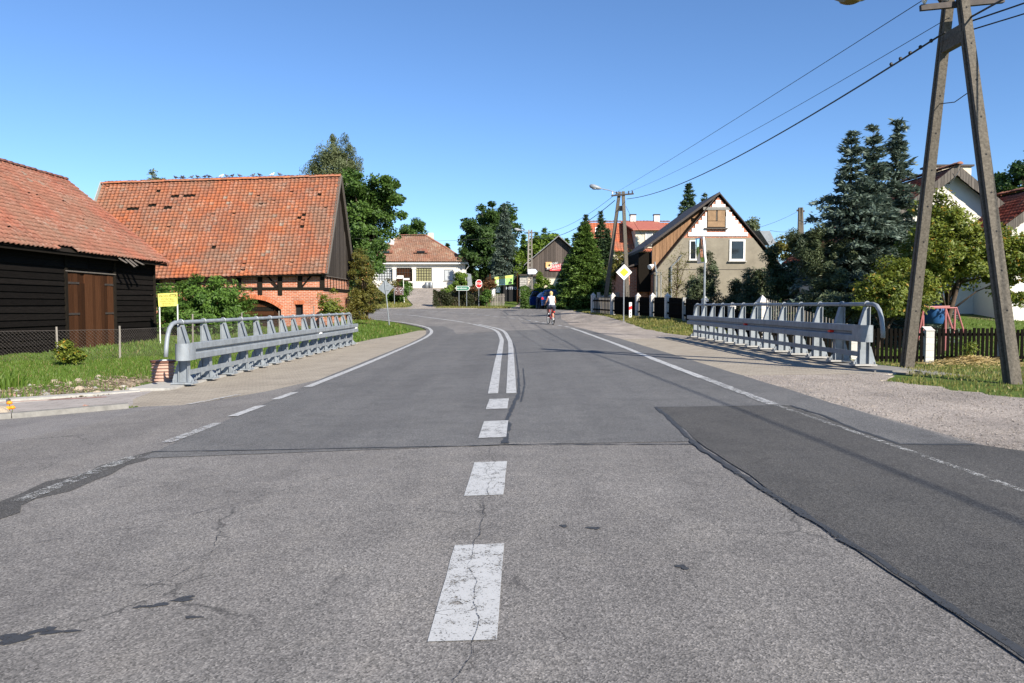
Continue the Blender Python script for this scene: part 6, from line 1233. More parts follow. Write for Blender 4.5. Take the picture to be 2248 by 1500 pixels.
# behind the brick barn
broadleaf('birch_tree', 'tall pale birch rising behind the brick barn', gb(742, 86), lobes_px([(742, 345, 38, 42, 2, 0), (716, 350, 26, 30, 1.5, .5), (768, 362, 26, 34, 1.5, 0), (700, 378, 36, 20, 1.6, 0), (742, 390, 45, 30, 2, 0), (742, 312, 14, 14, .8, 0)], 86), 27000, .09, 'lf_birch', 110, .66, .2, 'bark_birch', seed=2, shell=.35, droop=1.2, squash=1.5)
broadleaf('maple_tree', 'large green maple right behind the brick barn gable', gb(800, 77), lobes_px([(790, 440, 62, 50, 3, 0), (835, 425, 42, 42, 2.4, -.5), (850, 470, 36, 55, 2.2, -.5), (800, 510, 62, 62, 3, 0), (760, 420, 48, 40, 3, 0), (790, 560, 50, 50, 2.6, -.3), (770, 470, 60, 70, 3, .5), (826, 586, 26, 26, 1.6, -1), (872, 405, 14, 14, .8, 0)], 77), 46000, .15, 'lf_maple', 190, .85, .34, seed=3, shell=.6)
broadleaf('lime_tree', 'small rounded tree above the bungalow roof', gb(903, 128), lobes_px([(905, 497, 24, 20, 2, 0), (893, 510, 18, 16, 1.6, 0), (922, 508, 16, 18, 1.6, 0), (905, 520, 24, 14, 1.6, 0)], 128), 7000, .17, 'lf_maple', 50, .75, .25, seed=4)
broadleaf('ash_sapling', 'treetop sprig showing over the brick barn roof', gb(342, 70), lobes_px([(340, 386, 9, 10, .5, 0), (350, 396, 12, 8, .5, 0), (335, 400, 8, 8, .5, 0)], 70), 700, .11, 'lf_birch', 14, .35, .12, seed=5)
broadleaf('hazel_bush', 'tall yellowing bush against the right end of the brick barn', gb(800, 47.6), lobes_px([(795, 600, 22, 35, .8, 0), (800, 645, 26, 40, 1.0, -.2), (806, 685, 22, 28, .9, -.2), (785, 670, 16, 40, .7, 0), (790, 570, 14, 20, .6, .3)], 47.6), 17000, .055, 'lf_yellow', 110, .36, .07, seed=6, cat='bush', trunk='stem')
broadleaf('lilac_bush', 'big bright green bush between the two barns behind the yellow board', gb(440, 37.5), lobes_px([(395, 660, 45, 42, 1.2, 0), (455, 650, 60, 42, 1.4, -.3), (505, 665, 38, 40, 1.1, 0), (430, 700, 70, 42, 1.3, -.5), (385, 710, 40, 35, 1.0, -.2), (510, 715, 45, 35, 1.0, -.3), (350, 690, 18, 45, .8, .3), (550, 720, 30, 30, .8, 0)], 37.5), 30000, .095, 'lf_green', 150, .42, .09, seed=7, cat='bush', asp=.35, droop=.6, trunk='stem')
broadleaf('rose_bush', 'small airy bush in front of the brick wall', gb(722, 40.4), lobes_px([(722, 672, 22, 26, .6, 0), (735, 650, 10, 18, .3, 0), (706, 665, 12, 20, .4, 0), (745, 690, 14, 20, .4, 0)], 40.4), 3800, .05, 'lf_apple', 48, .22, .035, seed=8, cat='bush', shell=.4, trunk='stem')
broadleaf('currant_bush', 'yellow green bush by the wire mesh fence under the black barn', gb(148, 19.3), lobes_px([(140, 780, 15, 20, .22, 0), (165, 782, 20, 13, .22, 0), (143, 762, 8, 12, .12, 0)], 19.3), 2600, .042, 'lf_apple', 34, .15, .016, seed=9, cat='bush', trunk='stem')
broadleaf('bramble_bush', 'brownish bush left of the notice board', gb(828, 79), lobes_px([(820, 640, 30, 22, 1.2, 0), (840, 650, 20, 16, 1, -.5), (800, 620, 22, 28, 1.2, 0), (858, 628, 14, 14, .8, 0)], 79), 8000, .10, 'lf_yellow', 70, .5, .08, seed=10, cat='bush', trunk='stem')
broadleaf('elder_bush', 'dark leafy bush behind the notice board', gb(872, 82.5), lobes_px([(872, 650, 26, 14, .8, 0), (893, 628, 12, 16, .7, .2), (850, 655, 14, 12, .6, 0)], 82.5), 5500, .10, 'lf_green', 50, .42, .06, seed=11, cat='bush', trunk='stem')
# beyond the junction
def hedge(name, label, px0, px1, pyt, Y, dep, n, mat, leaf, seed):
    rng = np.random.default_rng(seed); a, b = at(px0, pyt, Y), at(px1, pyt, Y); zt = a.z; t = thing(name, label, 'hedge', ((a.x + b.x) / 2, Y, hz(a.x, Y)))
    u = rng.uniform(0, 1, n); x = a.x + (b.x - a.x) * u; fac = rng.integers(0, 3, n); y = np.where(fac == 0, Y + rng.normal(0, .07, n), Y + rng.uniform(0, dep, n)); bumpz = .16 * np.sin(x * 2.1) + .1 * np.sin(x * 5.3 + 1)
    zb = H(x, y) + .03; z = np.where(fac == 1, zt + bumpz + rng.normal(0, .06, n), zb + (zt + bumpz - zb) * rng.uniform(0, 1, n)); y = y - .16 * np.sin(x * 3.3 + z * 2.0)
    C = np.stack([x, y, z], 1); out = np.zeros((n, 3)); out[:, 1] = np.where(fac == 0, -1, 0); out[:, 2] = np.where(fac == 1, 1, .2); V, Fq = leaf_quads(C, leaf, rng, .3, .55, out)
    obj('foliage', arr_mesh('foliage', V, Fq, mat, np.repeat(np.clip(rng.normal(.4, .25, n) + .3 * (bumpz > .08), 0, 1), 4)), t); MB().box(a.x + .1, b.x - .1, Y + .12, Y + dep - .1, hz(a.x, Y) - .1, zt - .15).build('stems', 'bark', t); return t
hedge('beech_hedge', 'dark clipped hedge beside the stop sign', 950, 1062, 641, 77.6, 1.3, 16000, 'lf_hedge', .075, 12)
hedge('privet_hedge', 'green hedge behind the parked car', 1142, 1236, 634, 71, 1.5, 15000, 'lf_maple', .075, 13)
broadleaf('laurel_bush', 'green bush at the right end of the dark hedge', gb(1068, 77.3), lobes_px([(1066, 655, 10, 16, .6, 0), (1070, 645, 8, 10, .5, 0)], 77.3), 2600, .075, 'lf_green', 30, .3, .05, seed=14, cat='bush', trunk='stem')
broadleaf('sumac_bush', 'reddish autumn bushes behind the stop sign', gb(1060, 84), lobes_px([(1040, 638, 22, 10, .8, 0), (1068, 626, 16, 14, .8, 0), (1080, 622, 10, 10, .5, 0)], 84), 4200, .085, 'lf_red', 45, .35, .05, seed=15, cat='bush', trunk='stem')
broadleaf('vine_bush', 'bright green bush climbing at the right corner of the bungalow', gb(1005, 96), lobes_px([(1008, 618, 18, 18, 1, 0), (995, 632, 18, 10, 1, 0), (1015, 606, 9, 10, .6, 0), (985, 640, 14, 6, .8, -3)], 96), 6000, .11, 'lf_bright', 60, .42, .06, seed=16, cat='bush', trunk='stem')
tag(MB().prism([at(1025, 600, 98), at(1034, 602, 98), at(1037, 628, 98), at(1027, 630, 98)], (0, .08, 0)).build('metal_sheet', 'galv'), 'pale corrugated metal sheet leaning by the bungalow corner', 'sheet')
broadleaf('chestnut_tree', 'massive dark green tree behind the far hedge', gb(1072, 108), lobes_px([(1075, 500, 50, 46, 4, 0), (1040, 520, 34, 40, 3, 0), (1105, 500, 34, 46, 3, .5), (1050, 560, 42, 50, 3.5, 0), (1100, 560, 40, 50, 3.5, .5), (1075, 470, 30, 22, 2, 0), (1030, 590, 26, 40, 3, 0), (1120, 600, 26, 40, 3, 0)], 108), 46000, .2, 'lf_dark', 200, 1.0, .45, seed=17, shell=.65)
conifer('blue_spruce', 'blue grey spruce with bare lower trunk before the massive dark tree', gb(1108, 96, .1), 11.2, 2.6, 'ndl_blue', 18, 30, 8, .2, 24, .16, .38, .12, dead=.42)
broadleaf('walnut_tree', 'yellow green trees behind the ladder like pole', gb(1180, 98), lobes_px([(1165, 560, 24, 34, 2, 0), (1195, 540, 24, 22, 2, 0), (1150, 600, 18, 28, 1.6, -2), (1215, 530, 20, 16, 1.6, 1), (1140, 585, 14, 30, 1.4, -2)], 98), 15000, .16, 'lf_bright', 100, .8, .2, seed=19)
for i, (px, py, R, Yc) in enumerate(((1150, 512, 1.3, 100), (1178, 508, 1.5, 103), (1196, 497, 1.4, 101), (1222, 510, 1.6, 104), (1246, 522, 1.5, 100))):
    b = gb(px, Yc); conifer('young_spruce', 'young spruce top over the shed roof, ' + ['leftmost of five', 'second from the left', 'tallest of the five', 'fourth from the left', 'rightmost of five'][i], b, at(px, py, Yc).z - b[2], R, 'ndl_green', 20 + i, 20, 7, .24, 12, .1, group='spruces behind the shed')
broadleaf('hop_vine', 'pale green creeper on the shed ground floor', gb(1190, 84.2), lobes_px([(1187, 612, 12, 14, .3, 0), (1198, 622, 8, 10, .3, 0), (1180, 626, 12, 8, .3, 0)], 84.2), 3000, .09, 'lf_bright', 36, .32, 0, seed=26, cat='bush')
# big spruce at the corner and conifers behind it
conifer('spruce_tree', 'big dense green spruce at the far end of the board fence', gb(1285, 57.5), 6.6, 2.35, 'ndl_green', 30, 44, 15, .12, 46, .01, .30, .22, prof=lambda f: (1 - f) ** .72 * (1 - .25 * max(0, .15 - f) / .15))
conifer('spruce_tree', 'lower green spruce joined to the left of the big one', gb(1250, 60), 4.3, 1.5, 'ndl_green', 31, 28, 12, .12, 34, .01, .3, .2)
for i, (px, py, R, Yc, lb) in enumerate(((1288, 470, 1.5, 66, 'slim spruce left of the far A pole, behind the big one'), (1322, 462, 1.7, 67, 'slim spruce just left of the far A pole leg'), (1337, 500, 1.3, 65, 'small spruce between the far A pole legs'))):
    b = gb(px, Yc); conifer('slim_spruce', lb, b, at(px, py, Yc).z - b[2], R, 'ndl_dark', 32 + i, 30, 8, .16, 22, .05)
broadleaf('hawthorn_bush', 'sparse reddish bush behind the far pole', gb(1352, 52), lobes_px([(1350, 600, 22, 40, .9, 0), (1362, 570, 14, 20, .6, 0), (1395, 575, 24, 22, .9, 1.0), (1375, 620, 20, 30, .8, 0)], 52), 4200, .075, 'lf_yellow', 60, .4, .05, seed=36, cat='bush', shell=.3, trunk='stem')
conifer('spruce_tree', 'dark spruce rising behind the block gable house', gb(1517, 74), at(1517, 400, 74).z - gb(1517, 74)[2], 3.0, 'ndl_dark', 37, 34, 10, .2, 26, .1)
conifer('spruce_tree', 'small conifer tip right of the gable apex', gb(1552, 76), at(1552, 420, 76).z - gb(1552, 76)[2], 1.6, 'ndl_dark', 38, 22, 8, .2, 16, .2)
broadleaf('poplar_tree', 'leafy treetop over the right roof slope of the block gable house', gb(1655, 72), lobes_px([(1652, 495, 14, 14, 1, 0), (1662, 510, 12, 14, 1, 0)], 72), 1600, .13, 'lf_birch', 24, .5, .15, seed=39)
# garden shrubs in front of the block gable house
broadleaf('bare_bush', 'thin leggy bush with few leaves before the rendered wall', gb(1490, 43.5), lobes_px([(1485, 600, 36, 55, .8, 0), (1500, 560, 26, 35, .6, 0), (1465, 640, 26, 40, .7, 0), (1508, 640, 24, 40, .7, 0)], 43.5), 2600, .035, 'lf_yellow', 90, .30, .06, seed=40, cat='bush', shell=.2, trunk='stem')
def juniper(label, px, pyt, Yc, items, n, seed, mat='ndl_juniper', leaf=.085):
    return broadleaf('juniper', label, gb(px, Yc), lobes_px(items, Yc), n, leaf, mat, 90, .3, .06, seed=seed, cat='bush', shell=.5, asp=.3, up=.8, droop=-.8, squash=1.0, trunk='stem')
juniper('tall juniper just right of the traffic mirror post', 1552, 555, 40.5, [(1550, 610, 24, 40, .7, 0), (1560, 580, 12, 26, .4, 0), (1545, 660, 34, 40, .8, 0), (1590, 670, 22, 26, .6, 0), (1525, 650, 18, 40, .6, .2)], 12000, 41)
juniper('rounded juniper below the white framed window', 1655, 580, 39, [(1650, 625, 20, 34, .6, 0), (1668, 610, 20, 26, .6, 0), (1640, 660, 30, 30, .7, 0), (1680, 650, 22, 40, .7, 0)], 10000, 42)
juniper('small ball shaped juniper left of the rounded one', 1616, 612, 40, [(1616, 630, 12, 14, .35, 0), (1614, 655, 16, 14, .35, 0)], 2600, 43)
juniper('spreading juniper at the right corner of the rendered wall', 1712, 560, 36, [(1705, 600, 20, 40, .7, 0), (1722, 640, 30, 40, .8, 0), (1695, 560, 14, 14, .4, 0), (1735, 600, 16, 34, .6, 0)], 9000, 44, 'ndl_dark')
juniper('large grey green juniper left of the blue spruces', 1800, 500, 31, [(1790, 560, 48, 48, 1.2, 0), (1830, 580, 48, 55, 1.2, 0), (1810, 640, 62, 40, 1.2, -.3), (1765, 530, 30, 25, .8, .3), (1860, 650, 42, 36, 1.0, -.4), (1800, 520, 36, 26, .9, .3)], 34000, 45, 'ndl_juniper', .085)
juniper('low juniper behind the right railing', 1850, 655, 27, [(1845, 668, 42, 18, .6, 0), (1880, 672, 26, 18, .5, 0), (1815, 672, 26, 16, .5, 0)], 7000, 46)
broadleaf('golden_bush', 'golden yellow bush between the junipers', gb(1752, 37), lobes_px([(1748, 612, 16, 14, .4, 0), (1762, 600, 12, 12, .4, 0)], 37), 1500, .06, 'lf_bright', 22, .25, .03, seed=47, cat='bush', trunk='stem')
# three blue spruces
BP = lambda f: .16 * (1 - f) ** .3 + .84 * (1 - f) ** 1.15 * (1 + .22 * math.sin(14 * f))
for i, (px, py, R, Yc, lb) in enumerate(((1868, 284, 2.5, 31.5, 'leftmost of the three tall blue spruces'), (1925, 272, 2.0, 32, 'middle of the three tall blue spruces'), (1978, 256, 2.1, 32.5, 'rightmost and tallest of the three tall blue spruces'))):
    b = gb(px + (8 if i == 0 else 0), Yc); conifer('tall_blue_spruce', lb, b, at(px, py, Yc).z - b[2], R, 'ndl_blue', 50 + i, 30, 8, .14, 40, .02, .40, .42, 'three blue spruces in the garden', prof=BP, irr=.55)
# apple trees
broadleaf('apple_tree', 'yellowing apple tree between the legs of the near pole', gb(2085, 27), lobes_px([(2070, 505, 56, 52, 1.5, 0), (2150, 540, 60, 44, 1.5, 0), (2060, 560, 62, 50, 1.5, -.3), (2140, 575, 70, 50, 1.5, -.3), (2200, 560, 46, 60, 1.2, 0), (2060, 462, 34, 30, .9, 0), (2225, 620, 46, 55, 1.1, -.3), (2035, 610, 40, 40, 1.0, -.4), (2235, 560, 30, 40, 1, .3), (2030, 545, 46, 56, 1.2, 0), (2010, 600, 36, 46, 1, 0)], 27), 46000, .068, 'lf_apple', 320, .38, .12, seed=60, shell=.55, asp=.5)
broadleaf('apple_tree', 'lower bushy apple tree left of the near pole', gb(1940, 25), lobes_px([(1935, 640, 50, 40, 1.1, 0), (1980, 620, 50, 44, 1.1, .2), (1905, 655, 30, 30, .8, 0), (2010, 650, 40, 34, 1, 0), (1950, 600, 34, 28, .8, .2), (1960, 670, 60, 22, 1, 0)], 25), 22000, .052, 'lf_apple', 190, .26, .07, seed=61, shell=.55, asp=.5)
broadleaf('apple_sprout', 'small yellow green sapling against the low picket fence', gb(2130, 21.4), lobes_px([(2128, 775, 13, 16, .2, 0), (2133, 760, 8, 12, .15, 0), (2122, 790, 12, 10, .2, 0)], 21.4), 700, .032, 'lf_apple', 20, .13, .012, seed=62, cat='bush', trunk='stem')
broadleaf('oak_tree', 'dark oak at the right edge above the red roof', gb(2250, 62), lobes_px([(2235, 400, 46, 36, 2.5, 0), (2270, 370, 44, 34, 2.5, 0), (2200, 412, 22, 18, 1.6, 0), (2300, 400, 60, 70, 3, 0)], 62), 15000, .15, 'lf_dark', 110, .7, .35, seed=63)
broadleaf('thicket_tree', 'leafy shrubs filling the gap left of the white house', gb(1770, 60), lobes_px([(1730, 540, 30, 26, 1.5, 0), (1700, 560, 20, 20, 1.2, 0), (1765, 560, 40, 30, 1.5, 0)], 60), 5000, .12, 'lf_yellow', 60, .5, .12, seed=64, shell=.3)
conifer('distant_fir', 'tiny conifer right of the bungalow chimney', gb(980, 132), at(980, 532, 132).z - gb(980, 132)[2], 1.5, 'ndl_dark', 65, 16, 6, .3, 10, .1)
for i, (px, py, w, Yc, lb) in enumerate(((700, 600, 90, 96, 'dark undergrowth behind the bungalow left end'), (1060, 620, 60, 118, 'dark undergrowth under the massive tree'), (1400, 580, 100, 92, 'distant garden greenery behind the red roofed house'))):
    broadleaf('undergrowth', lb, gb(px, Yc), lobes_px([(px, py, w, 30, 2, 0), (px + w * .6, py + 8, w * .5, 22, 2, 0), (px - w * .6, py + 5, w * .5, 24, 2, 0)], Yc), 9000, .2, 'lf_dark', 90, .9, .1, seed=70 + i, cat='bush', trunk='stem')

# ------------------------------------------------------------------ cyclist, bicycle, car
def skin_mesh(name, joints, edges, mat, parent):
    """continuous limb surface: a chain of tapered rings per edge joined with balls at the joints"""
    m = MB()
    for a, b in edges:
        pa, ra = Vector(joints[a][0]), joints[a][1]; pb, rb = Vector(joints[b][0]), joints[b][1]; P = [pa.lerp(pb, f) for f in (0, .25, .5, .75, 1)]; bul = [1, 1.06, 1.05, 1.0, 1]
        m.tube(P, [(ra + (rb - ra) * f) * k for f, k in zip((0, .25, .5, .75, 1), bul)], 10)
    for p, r in joints: m.ball(p, r, 10, 8)
    me = m.mesh(name, mat, True); o = obj(name, me, parent); rm = o.modifiers.new('remesh', 'REMESH'); rm.mode = 'VOXEL'; rm.voxel_size = .012; rm.use_smooth_shade = True
    s = o.modifiers.new('smooth', 'SMOOTH'); s.factor = .5; s.iterations = 4; return o
BX, BY, HEAD = 2.12, 42.0, math.radians(11)
BZ = hz(BX, BY) + .032
R3 = Matrix.Translation((BX, BY, BZ)) @ Matrix.Rotation(HEAD, 4, 'Z')
w = lambda x, y, z: R3 @ Vector((x, y, z))
t = thing('bicycle', 'dark bicycle with red frame ridden away along the right lane', 'bicycle', (BX, BY, BZ)); WR = .34
for y in (-.52, .54):
    wh = MB().tube([w(0, y + WR * math.cos(q), WR + .0 + WR * math.sin(q)) for q in np.linspace(0, 2 * math.pi, 33)], .022, 6, 0, False).build('wheel', 'rubber', t, True)
    MB().tube([w(0, y + (WR - .03) * math.cos(q), WR + (WR - .03) * math.sin(q)) for q in np.linspace(0, 2 * math.pi, 33)], .011, 5, 0, False).build('rim', 'galv', wh); sp = MB()
    for k in range(18): q = 2 * math.pi * k / 18; sp.tube([w(.02 * (-1) ** k, y, WR), w(0, y + (WR - .03) * math.cos(q), WR + (WR - .03) * math.sin(q))], .002, 3)
    sp.build('spokes', 'galv', wh); MB().tube([w(-.06, y, WR), w(.06, y, WR)], .03, 8).build('hub', 'galv_dark', wh)
fr = MB(); bb = w(0, -.08, .28); st = w(0, -.24, .80); hd = w(0, .36, .84); hb = w(0, .39, .62); ra = w(0, -.52, .34)
for a, b in ((bb, st), (bb, hb), (st, hd), (hd, hb)): fr.tube([a, b], .02, 7)
for s in (-.05, .05): fr.tube([bb, w(s, -.52, .34)], .011, 5); fr.tube([w(0, -.22, .76), w(s, -.52, .34)], .009, 5); fr.tube([hb, w(s, .54, .34)], .013, 5)
fr.build('frame', 'sign_red', t)
MB().tube([st, w(0, -.26, .92)], .014, 6).build('seat_post', 'galv', t); sd = MB(); sd.ball(w(0, -.28, .95), .13, 10, 6, 0, (.8, 1.1, .35)); sd.ball(w(0, -.12, .95), .06, 8, 5, 0, (.6, 1.4, .4)); sd.build('saddle', 'rubber', t, True)
MB().tube([hd, w(0, .34, 1.02)], .015, 6).build('stem', 'galv', t); MB().tube([w(-.29, .22, 1.06), w(-.2, .32, 1.05), w(0, .34, 1.03), w(.2, .32, 1.05), w(.29, .22, 1.06)], .013, 6).build('handlebar', 'rubber', t)
rk = MB(); rk.beam(w(0, -.78, .72), w(0, -.36, .74), .13, .012)
for s in (-.06, .06): rk.tube([w(s, -.6, .72), w(s, -.52, .34)], .006, 4)
rk.build('rack', 'steel_dark', t); MB().box(-.035, .035, -.80, -.785, .66, .715, R3).build('rear_light', 'reflector', t)
gu = MB()
for q0, q1 in zip(np.linspace(.35, 2.6, 9), np.linspace(.35, 2.6, 9)[1:]): gu.beam(w(0, -.52 - (WR + .04) * math.cos(q0), WR + (WR + .04) * math.sin(q0)), w(0, -.52 - (WR + .04) * math.cos(q1), WR + (WR + .04) * math.sin(q1)), .05, .006)
gu.build('mudguard', 'rubber', t)
pl, pr = w(-.11, .0, .43), w(.11, -.16, .13); cr = MB(); cr.tube([bb, w(-.09, .0, .43)], .012, 5); cr.tube([bb, w(.09, -.16, .13)], .012, 5); cr.build('cranks', 'galv_dark', t)
for p in (pl, pr): MB().box(p.x - .045, p.x + .045, p.y - .04, p.y + .04, p.z - .012, p.z + .012).build('pedal', 'rubber', t)
t = thing('person', 'cyclist in white sleeveless top and dark shorts, short blond hair, riding away', 'person', (BX, BY, BZ))
J = {'pel': (w(0, -.24, 1.04), .125), 'wst': (w(0, -.20, 1.20), .125), 'chs': (w(0, -.12, 1.40), .145), 'nck': (w(0, -.07, 1.53), .062), 'hdb': (w(0, -.04, 1.62), .07), 'hdt': (w(0, -.03, 1.70), .088),
     'sl': (w(-.165, -.10, 1.45), .062), 'sr': (w(.165, -.10, 1.45), .062), 'el': (w(-.255, .02, 1.21), .043), 'er': (w(.255, .02, 1.21), .043), 'wl': (w(-.265, .20, 1.08), .03), 'wr': (w(.265, .20, 1.08), .03),
     'hl': (w(-.10, -.22, 1.0), .10), 'hr': (w(.10, -.22, 1.0), .10), 'kl': (w(-.125, .17, .83), .068), 'kr': (w(.12, .02, .60), .066), 'cl': (w(-.12, .10, .64), .058), 'cr': (w(.115, -.07, .42), .058), 'al': (w(-.11, .0, .50), .036), 'ar': (w(.11, -.19, .205), .036)}
nm = list(J); ix = {k: i for i, k in enumerate(nm)}; E_ = [('pel', 'wst'), ('wst', 'chs'), ('chs', 'nck'), ('nck', 'hdb'), ('hdb', 'hdt'), ('chs', 'sl'), ('chs', 'sr'), ('sl', 'el'), ('sr', 'er'), ('el', 'wl'), ('er', 'wr'), ('pel', 'hl'), ('pel', 'hr'), ('hl', 'kl'), ('hr', 'kr'), ('kl', 'cl'), ('kr', 'cr'), ('cl', 'al'), ('cr', 'ar')]
jj = [(J[k][0], J[k][1]) for k in nm]; ee = [(ix[a], ix[b]) for a, b in E_]
for s, kk in ((-1, 'wl'), (1, 'wr')):            # hands gripping the bar: palm, four fingers and a thumb
    p = J[kk][0]; o0 = len(jj); jj.append((w(s * .27, .26, 1.062), .028)); ee.append((ix[kk], o0))
    for f in range(4): a = len(jj); xx = s * (.245 + .018 * f); jj += [(w(xx, .275, 1.085), .010), (w(xx, .30, 1.07), .009), (w(xx, .295, 1.045), .008)]; ee += [(o0, a), (a, a + 1), (a + 1, a + 2)]
    a = len(jj); jj += [(w(s * .235, .25, 1.05), .011), (w(s * .222, .27, 1.04), .009)]; ee += [(o0, a), (a, a + 1)]
jj.append((w(0, .068, 1.655), .014)); ee.append((ix['hdb'], len(jj) - 1))
for s in (-1, 1): jj.append((w(s * .088, -.03, 1.655), .022)); ee.append((ix['hdb'], len(jj) - 1))
skin_mesh('body', jj, ee, 'skin', t)
g = 1.13; top = [(J['pel'][0] + Vector((0, 0, -.02)), .145), (J['wst'][0], .150), (J['chs'][0], .166), (w(-.13, -.10, 1.462), .075), (w(.13, -.10, 1.462), .075), (w(-.06, -.22, 1.04), .125), (w(.06, -.22, 1.04), .125)]; skin_mesh('sleeveless_top', top, [(0, 1), (1, 2), (2, 3), (2, 4), (0, 5), (0, 6)], 'shirt', t)
sh = [(w(0, -.25, 1.0), .15), (w(-.10, -.22, .97), .128), (w(.10, -.22, .97), .128), (w(-.118, .06, .885), .098), (w(.115, -.08, .74), .098)]; skin_mesh('shorts', sh, [(0, 1), (0, 2), (1, 3), (2, 4)], 'shorts', t)
hr_ = MB(); hr_.ball(w(0, -.055, 1.70), .105, 14, 10, 0, (.95, 1.05, 1.05)); hr_.ball(w(0, -.09, 1.635), .082, 12, 8, 0, (1, .8, .9)); hr_.build('hair', 'hair', t, True)
for k, p in (('al', pl), ('ar', pr)): q = J[k][0]; m = MB(); m.tube([q + Vector((0, 0, .03)), q - Vector((0, 0, .035))], [.042, .05], 8); m.tube([q + R3.to_3x3() @ Vector((0, -.06, -.05)), q + R3.to_3x3() @ Vector((0, .06, -.05)), q + R3.to_3x3() @ Vector((0, .16, -.062))], [.04, .045, .03], 8); m.build('shoe', 'rubber', t, True); MB().tube([q + Vector((0, 0, .032)), q + Vector((0, 0, .10))], [.043, .047], 8).build('sock', 'shirt', t, True)

# parked car, seen from behind, left front door open
CX, CY = 3.15, 60.2; CZ = hz(CX, CY) + .032; CR = Matrix.Translation((CX, CY, CZ)) @ Matrix.Rotation(math.radians(-4), 4, 'Z'); c_ = lambda x, y, z: CR @ Vector((x, y, z))
t = thing('parked_car', 'dark blue hatchback parked in the spruce shade with its left door open', 'car', (CX, CY, CZ))
prof = [(-1.85, .32, .76), (-1.92, .55, .80), (-1.86, .88, .82), (-1.72, 1.0, .80), (-1.55, 1.36, .60), (-1.2, 1.46, .58), (.1, 1.45, .58), (.45, 1.38, .57), (1.05, 1.0, .76), (1.75, .86, .76), (1.95, .62, .72), (1.95, .34, .70)]
def loft(pr, zlow, name, mat, parent, inset=0):
    m = MB(); V = []; 
    for y, z, hw in pr: V += [c_(-hw + inset, y, z), c_(-hw * .55, y, z + (.03 if z > .9 else 0)), c_(hw * .55, y, z + (.03 if z > .9 else 0)), c_(hw - inset, y, z)]
    n = len(pr); Fs = [(i * 4 + j, i * 4 + j + 1, i * 4 + 5 + j, i * 4 + 4 + j) for i in range(n - 1) for j in range(3)]; m.add(V, [f[::-1] for f in Fs]); return m
m = loft(prof, .3, 'b', 0, 0); ys = np.linspace(-1.88, 1.92, 20)
for s in (-1, 1):
    V = []; 
    for y in ys: hw = float(np.interp(y, [-1.92, -1.7, 1.2, 1.95], [.74, .82, .82, .70])); zt_ = float(np.interp(y, [-1.92, -1.7, .9, 1.95], [.86, .98, .98, .66])); arch = max(0, .36 - min(abs(y + 1.2), abs(y - 1.22))); zb_ = .28 + (.34 if arch > 0 else 0) * min(1, arch * 6); V += [c_(s * hw, y, zb_), c_(s * (hw + .03), y, (zb_ + zt_) / 2 + .05), c_(s * (hw - .03), y, zt_)]
    m.add(V, [(i * 3 + j, i * 3 + 3 + j, i * 3 + 4 + j, i * 3 + 1 + j) if s > 0 else (i * 3 + 1 + j, i * 3 + 4 + j, i * 3 + 3 + j, i * 3 + j) for i in range(19) for j in range(2)])
    for (y0, z0, h0), (y1, z1, h1) in (((-1.62, 1.0, .78), (-1.5, 1.38, .6)), ((-.75, .98, .79), (-.72, 1.44, .59)), ((.15, .98, .79), (.05, 1.44, .59)), ((1.0, .99, .77), (.42, 1.38, .585))): m.beam(c_(s * h0, y0, z0), c_(s * h1, y1, z1), .07, .07)
    m.add([c_(s * .58, -1.5, 1.38), c_(s * .58, .42, 1.38), c_(s * .58, .1, 1.47), c_(s * .58, -1.2, 1.47)], [(0, 1, 2, 3)])
m.build('body', 'car_blue', t, True)
for s in (-1, 1): MB().prism([c_(s * .76, -1.6, .98), c_(s * .77, .95, .98), c_(s * .575, .42, 1.38), c_(s * .575, -1.42, 1.40)], CR.to_3x3() @ Vector((-s * .01, 0, 0))).build('side_window', 'glass', t)
MB().prism([c_(-.68, -1.735, 1.02), c_(.68, -1.735, 1.02), c_(.55, -1.575, 1.34), c_(-.55, -1.575, 1.34)], CR.to_3x3() @ Vector((0, -.012, 0))).build('rear_window', 'glass', t)
for s in (-1, 1):
    MB().prism([c_(s * .60, -1.915, .74), c_(s * .79, -1.90, .74), c_(s * .77, -1.86, .92), c_(s * .66, -1.87, .92)], CR.to_3x3() @ Vector((0, -.02, 0))).build('tail_light', 'sign_red', t)
    for y in (-1.2, 1.22):
        q = MB().tube([c_(s * .62, y, .31), c_(s * .66, y, .31), c_(s * .80, y, .31), c_(s * .82, y, .31)], [.27, .31, .31, .27], 20).build('wheel', 'rubber', t); MB().tube([c_(s * .815, y, .31), c_(s * .832, y, .31)], .2, 14).build('rim', 'galv', q)
    MB().box(.06, .16, -.06, .06, -.06, .05, Matrix.Translation(c_(s * .86 - .1, .75, 1.0))).build('door_mirror', 'car_blue', t)
MB().box(-.78, .78, -2.0, -1.84, .30, .52, CR).build('rear_bumper', 'car_blue', t); MB().box(-.26, .26, -1.935, -1.925, .66, .77, CR).build('number_plate', 'white', t); MB().box(-.3, .3, 1.3, 1.5, .2, .5, CR).build('engine_shade', 'rubber', t)
dh = CR @ Matrix.Translation((-.82, .9, 0)) @ Matrix.Rotation(math.radians(-62), 4, 'Z'); d = MB(); d.prism([dh @ Vector((0, 0, .30)), dh @ Vector((0, -1.05, .30)), dh @ Vector((0, -1.08, .62)), dh @ Vector((0, -1.05, .98)), dh @ Vector((0, 0, .98))], dh.to_3x3() @ Vector((-.09, 0, 0))); dr = d.build('door', 'car_blue', t)
for a, b in (((0, -1.05, .98), (.1, -.85, 1.40)), ((.1, -.85, 1.40), (.12, -.45, 1.38)), ((.12, -.45, 1.38), (0, 0, .98))): MB().beam(dh @ Vector(a), dh @ Vector(b), .04, .05).build('window_frame', 'car_blue', dr)
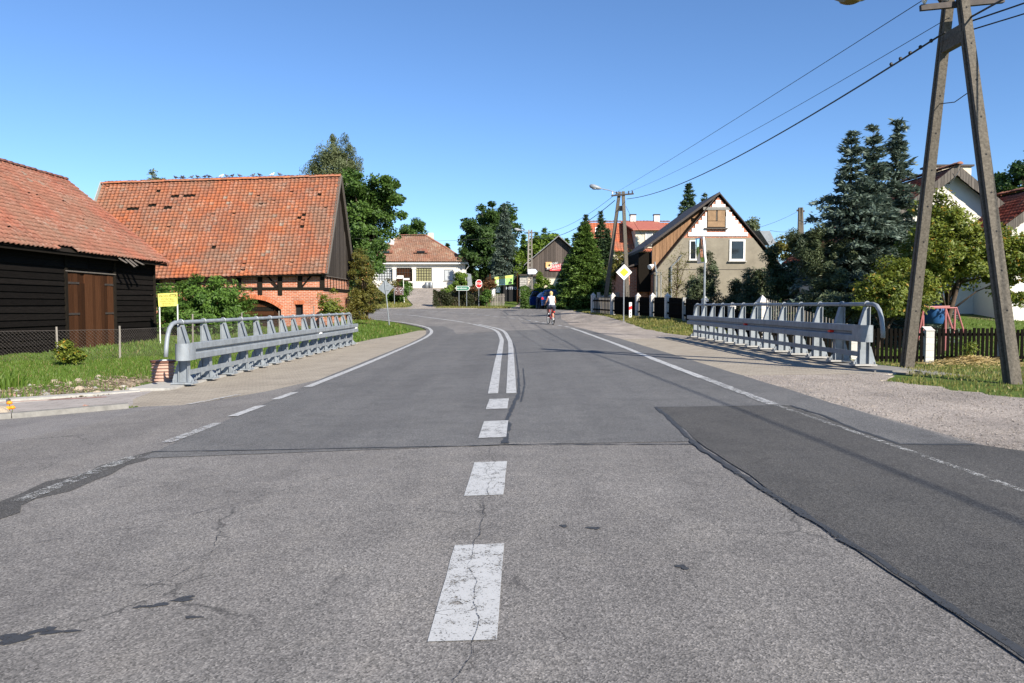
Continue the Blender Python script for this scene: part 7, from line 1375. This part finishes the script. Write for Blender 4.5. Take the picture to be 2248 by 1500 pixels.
MB().prism([dh @ Vector((-.02, -1.02, .98)), dh @ Vector((-.02, -.02, .98)), dh @ Vector((.08, -.45, 1.36)), dh @ Vector((.06, -.84, 1.38))], dh.to_3x3() @ Vector((-.008, 0, 0))).build('door_pane', 'glass', dr); MB().box(-.1, -.125, -.95, -.78, .84, .88, dh).build('handle', 'galv', dr)
# person leaning into the car
t = thing('person', 'person in pale blue shirt and dark trousers leaning into the open car door', 'person', c_(-1.15, .15, 0)); v_ = lambda x, y, z: c_(-1.08 + x, .30 + y, z)
JJ = [(v_(.0, -.28, .92), .13), (v_(.12, -.12, 1.08), .13), (v_(.26, .05, 1.18), .14), (v_(.38, .14, 1.22), .06), (v_(.46, .2, 1.24), .095), (v_(.2, -.1, 1.22), .06), (v_(.34, .2, 1.06), .06), (v_(.30, .02, .98), .042), (v_(.46, .28, .90), .042), (v_(.42, .12, .80), .034), (v_(.56, .34, .74), .034), (v_(-.06, -.34, .86), .1), (v_(.06, -.22, .86), .1), (v_(-.10, -.24, .48), .07), (v_(.10, -.12, .48), .07), (v_(-.12, -.32, .09), .045), (v_(.08, -.22, .09), .045)]
skin_mesh('body', JJ, [(0, 1), (1, 2), (2, 3), (3, 4), (2, 5), (2, 6), (5, 7), (6, 8), (7, 9), (8, 10), (0, 11), (0, 12), (11, 13), (12, 14), (13, 15), (14, 16)], 'skin', t)
skin_mesh('shirt', [(JJ[0][0], .145), (JJ[1][0], .15), (JJ[2][0], .158), (JJ[5][0], .078), (JJ[6][0], .078), (JJ[7][0], .058), (JJ[8][0], .058)], [(0, 1), (1, 2), (2, 3), (2, 4), (3, 5), (4, 6)], 'pale_blue', t)
skin_mesh('trousers', [(JJ[0][0] - Vector((0, 0, .05)), .145)] + [(JJ[k][0], JJ[k][1] + .02) for k in (11, 12, 13, 14, 15, 16)], [(0, 1), (0, 2), (1, 3), (2, 4), (3, 5), (4, 6)], 'shorts', t)
hh = MB(); hh.ball(JJ[4][0] + Vector((-.01, -.01, .03)), .105, 12, 8); hh.build('hair', 'bark', t, True)
for k in (15, 16): MB().tube([JJ[k][0] + Vector((0, -.06, -.05)), JJ[k][0] + Vector((0, .07, -.05)), JJ[k][0] + Vector((0, .17, -.06))], [.045, .048, .03], 8).build('shoe', 'rubber', t, True)
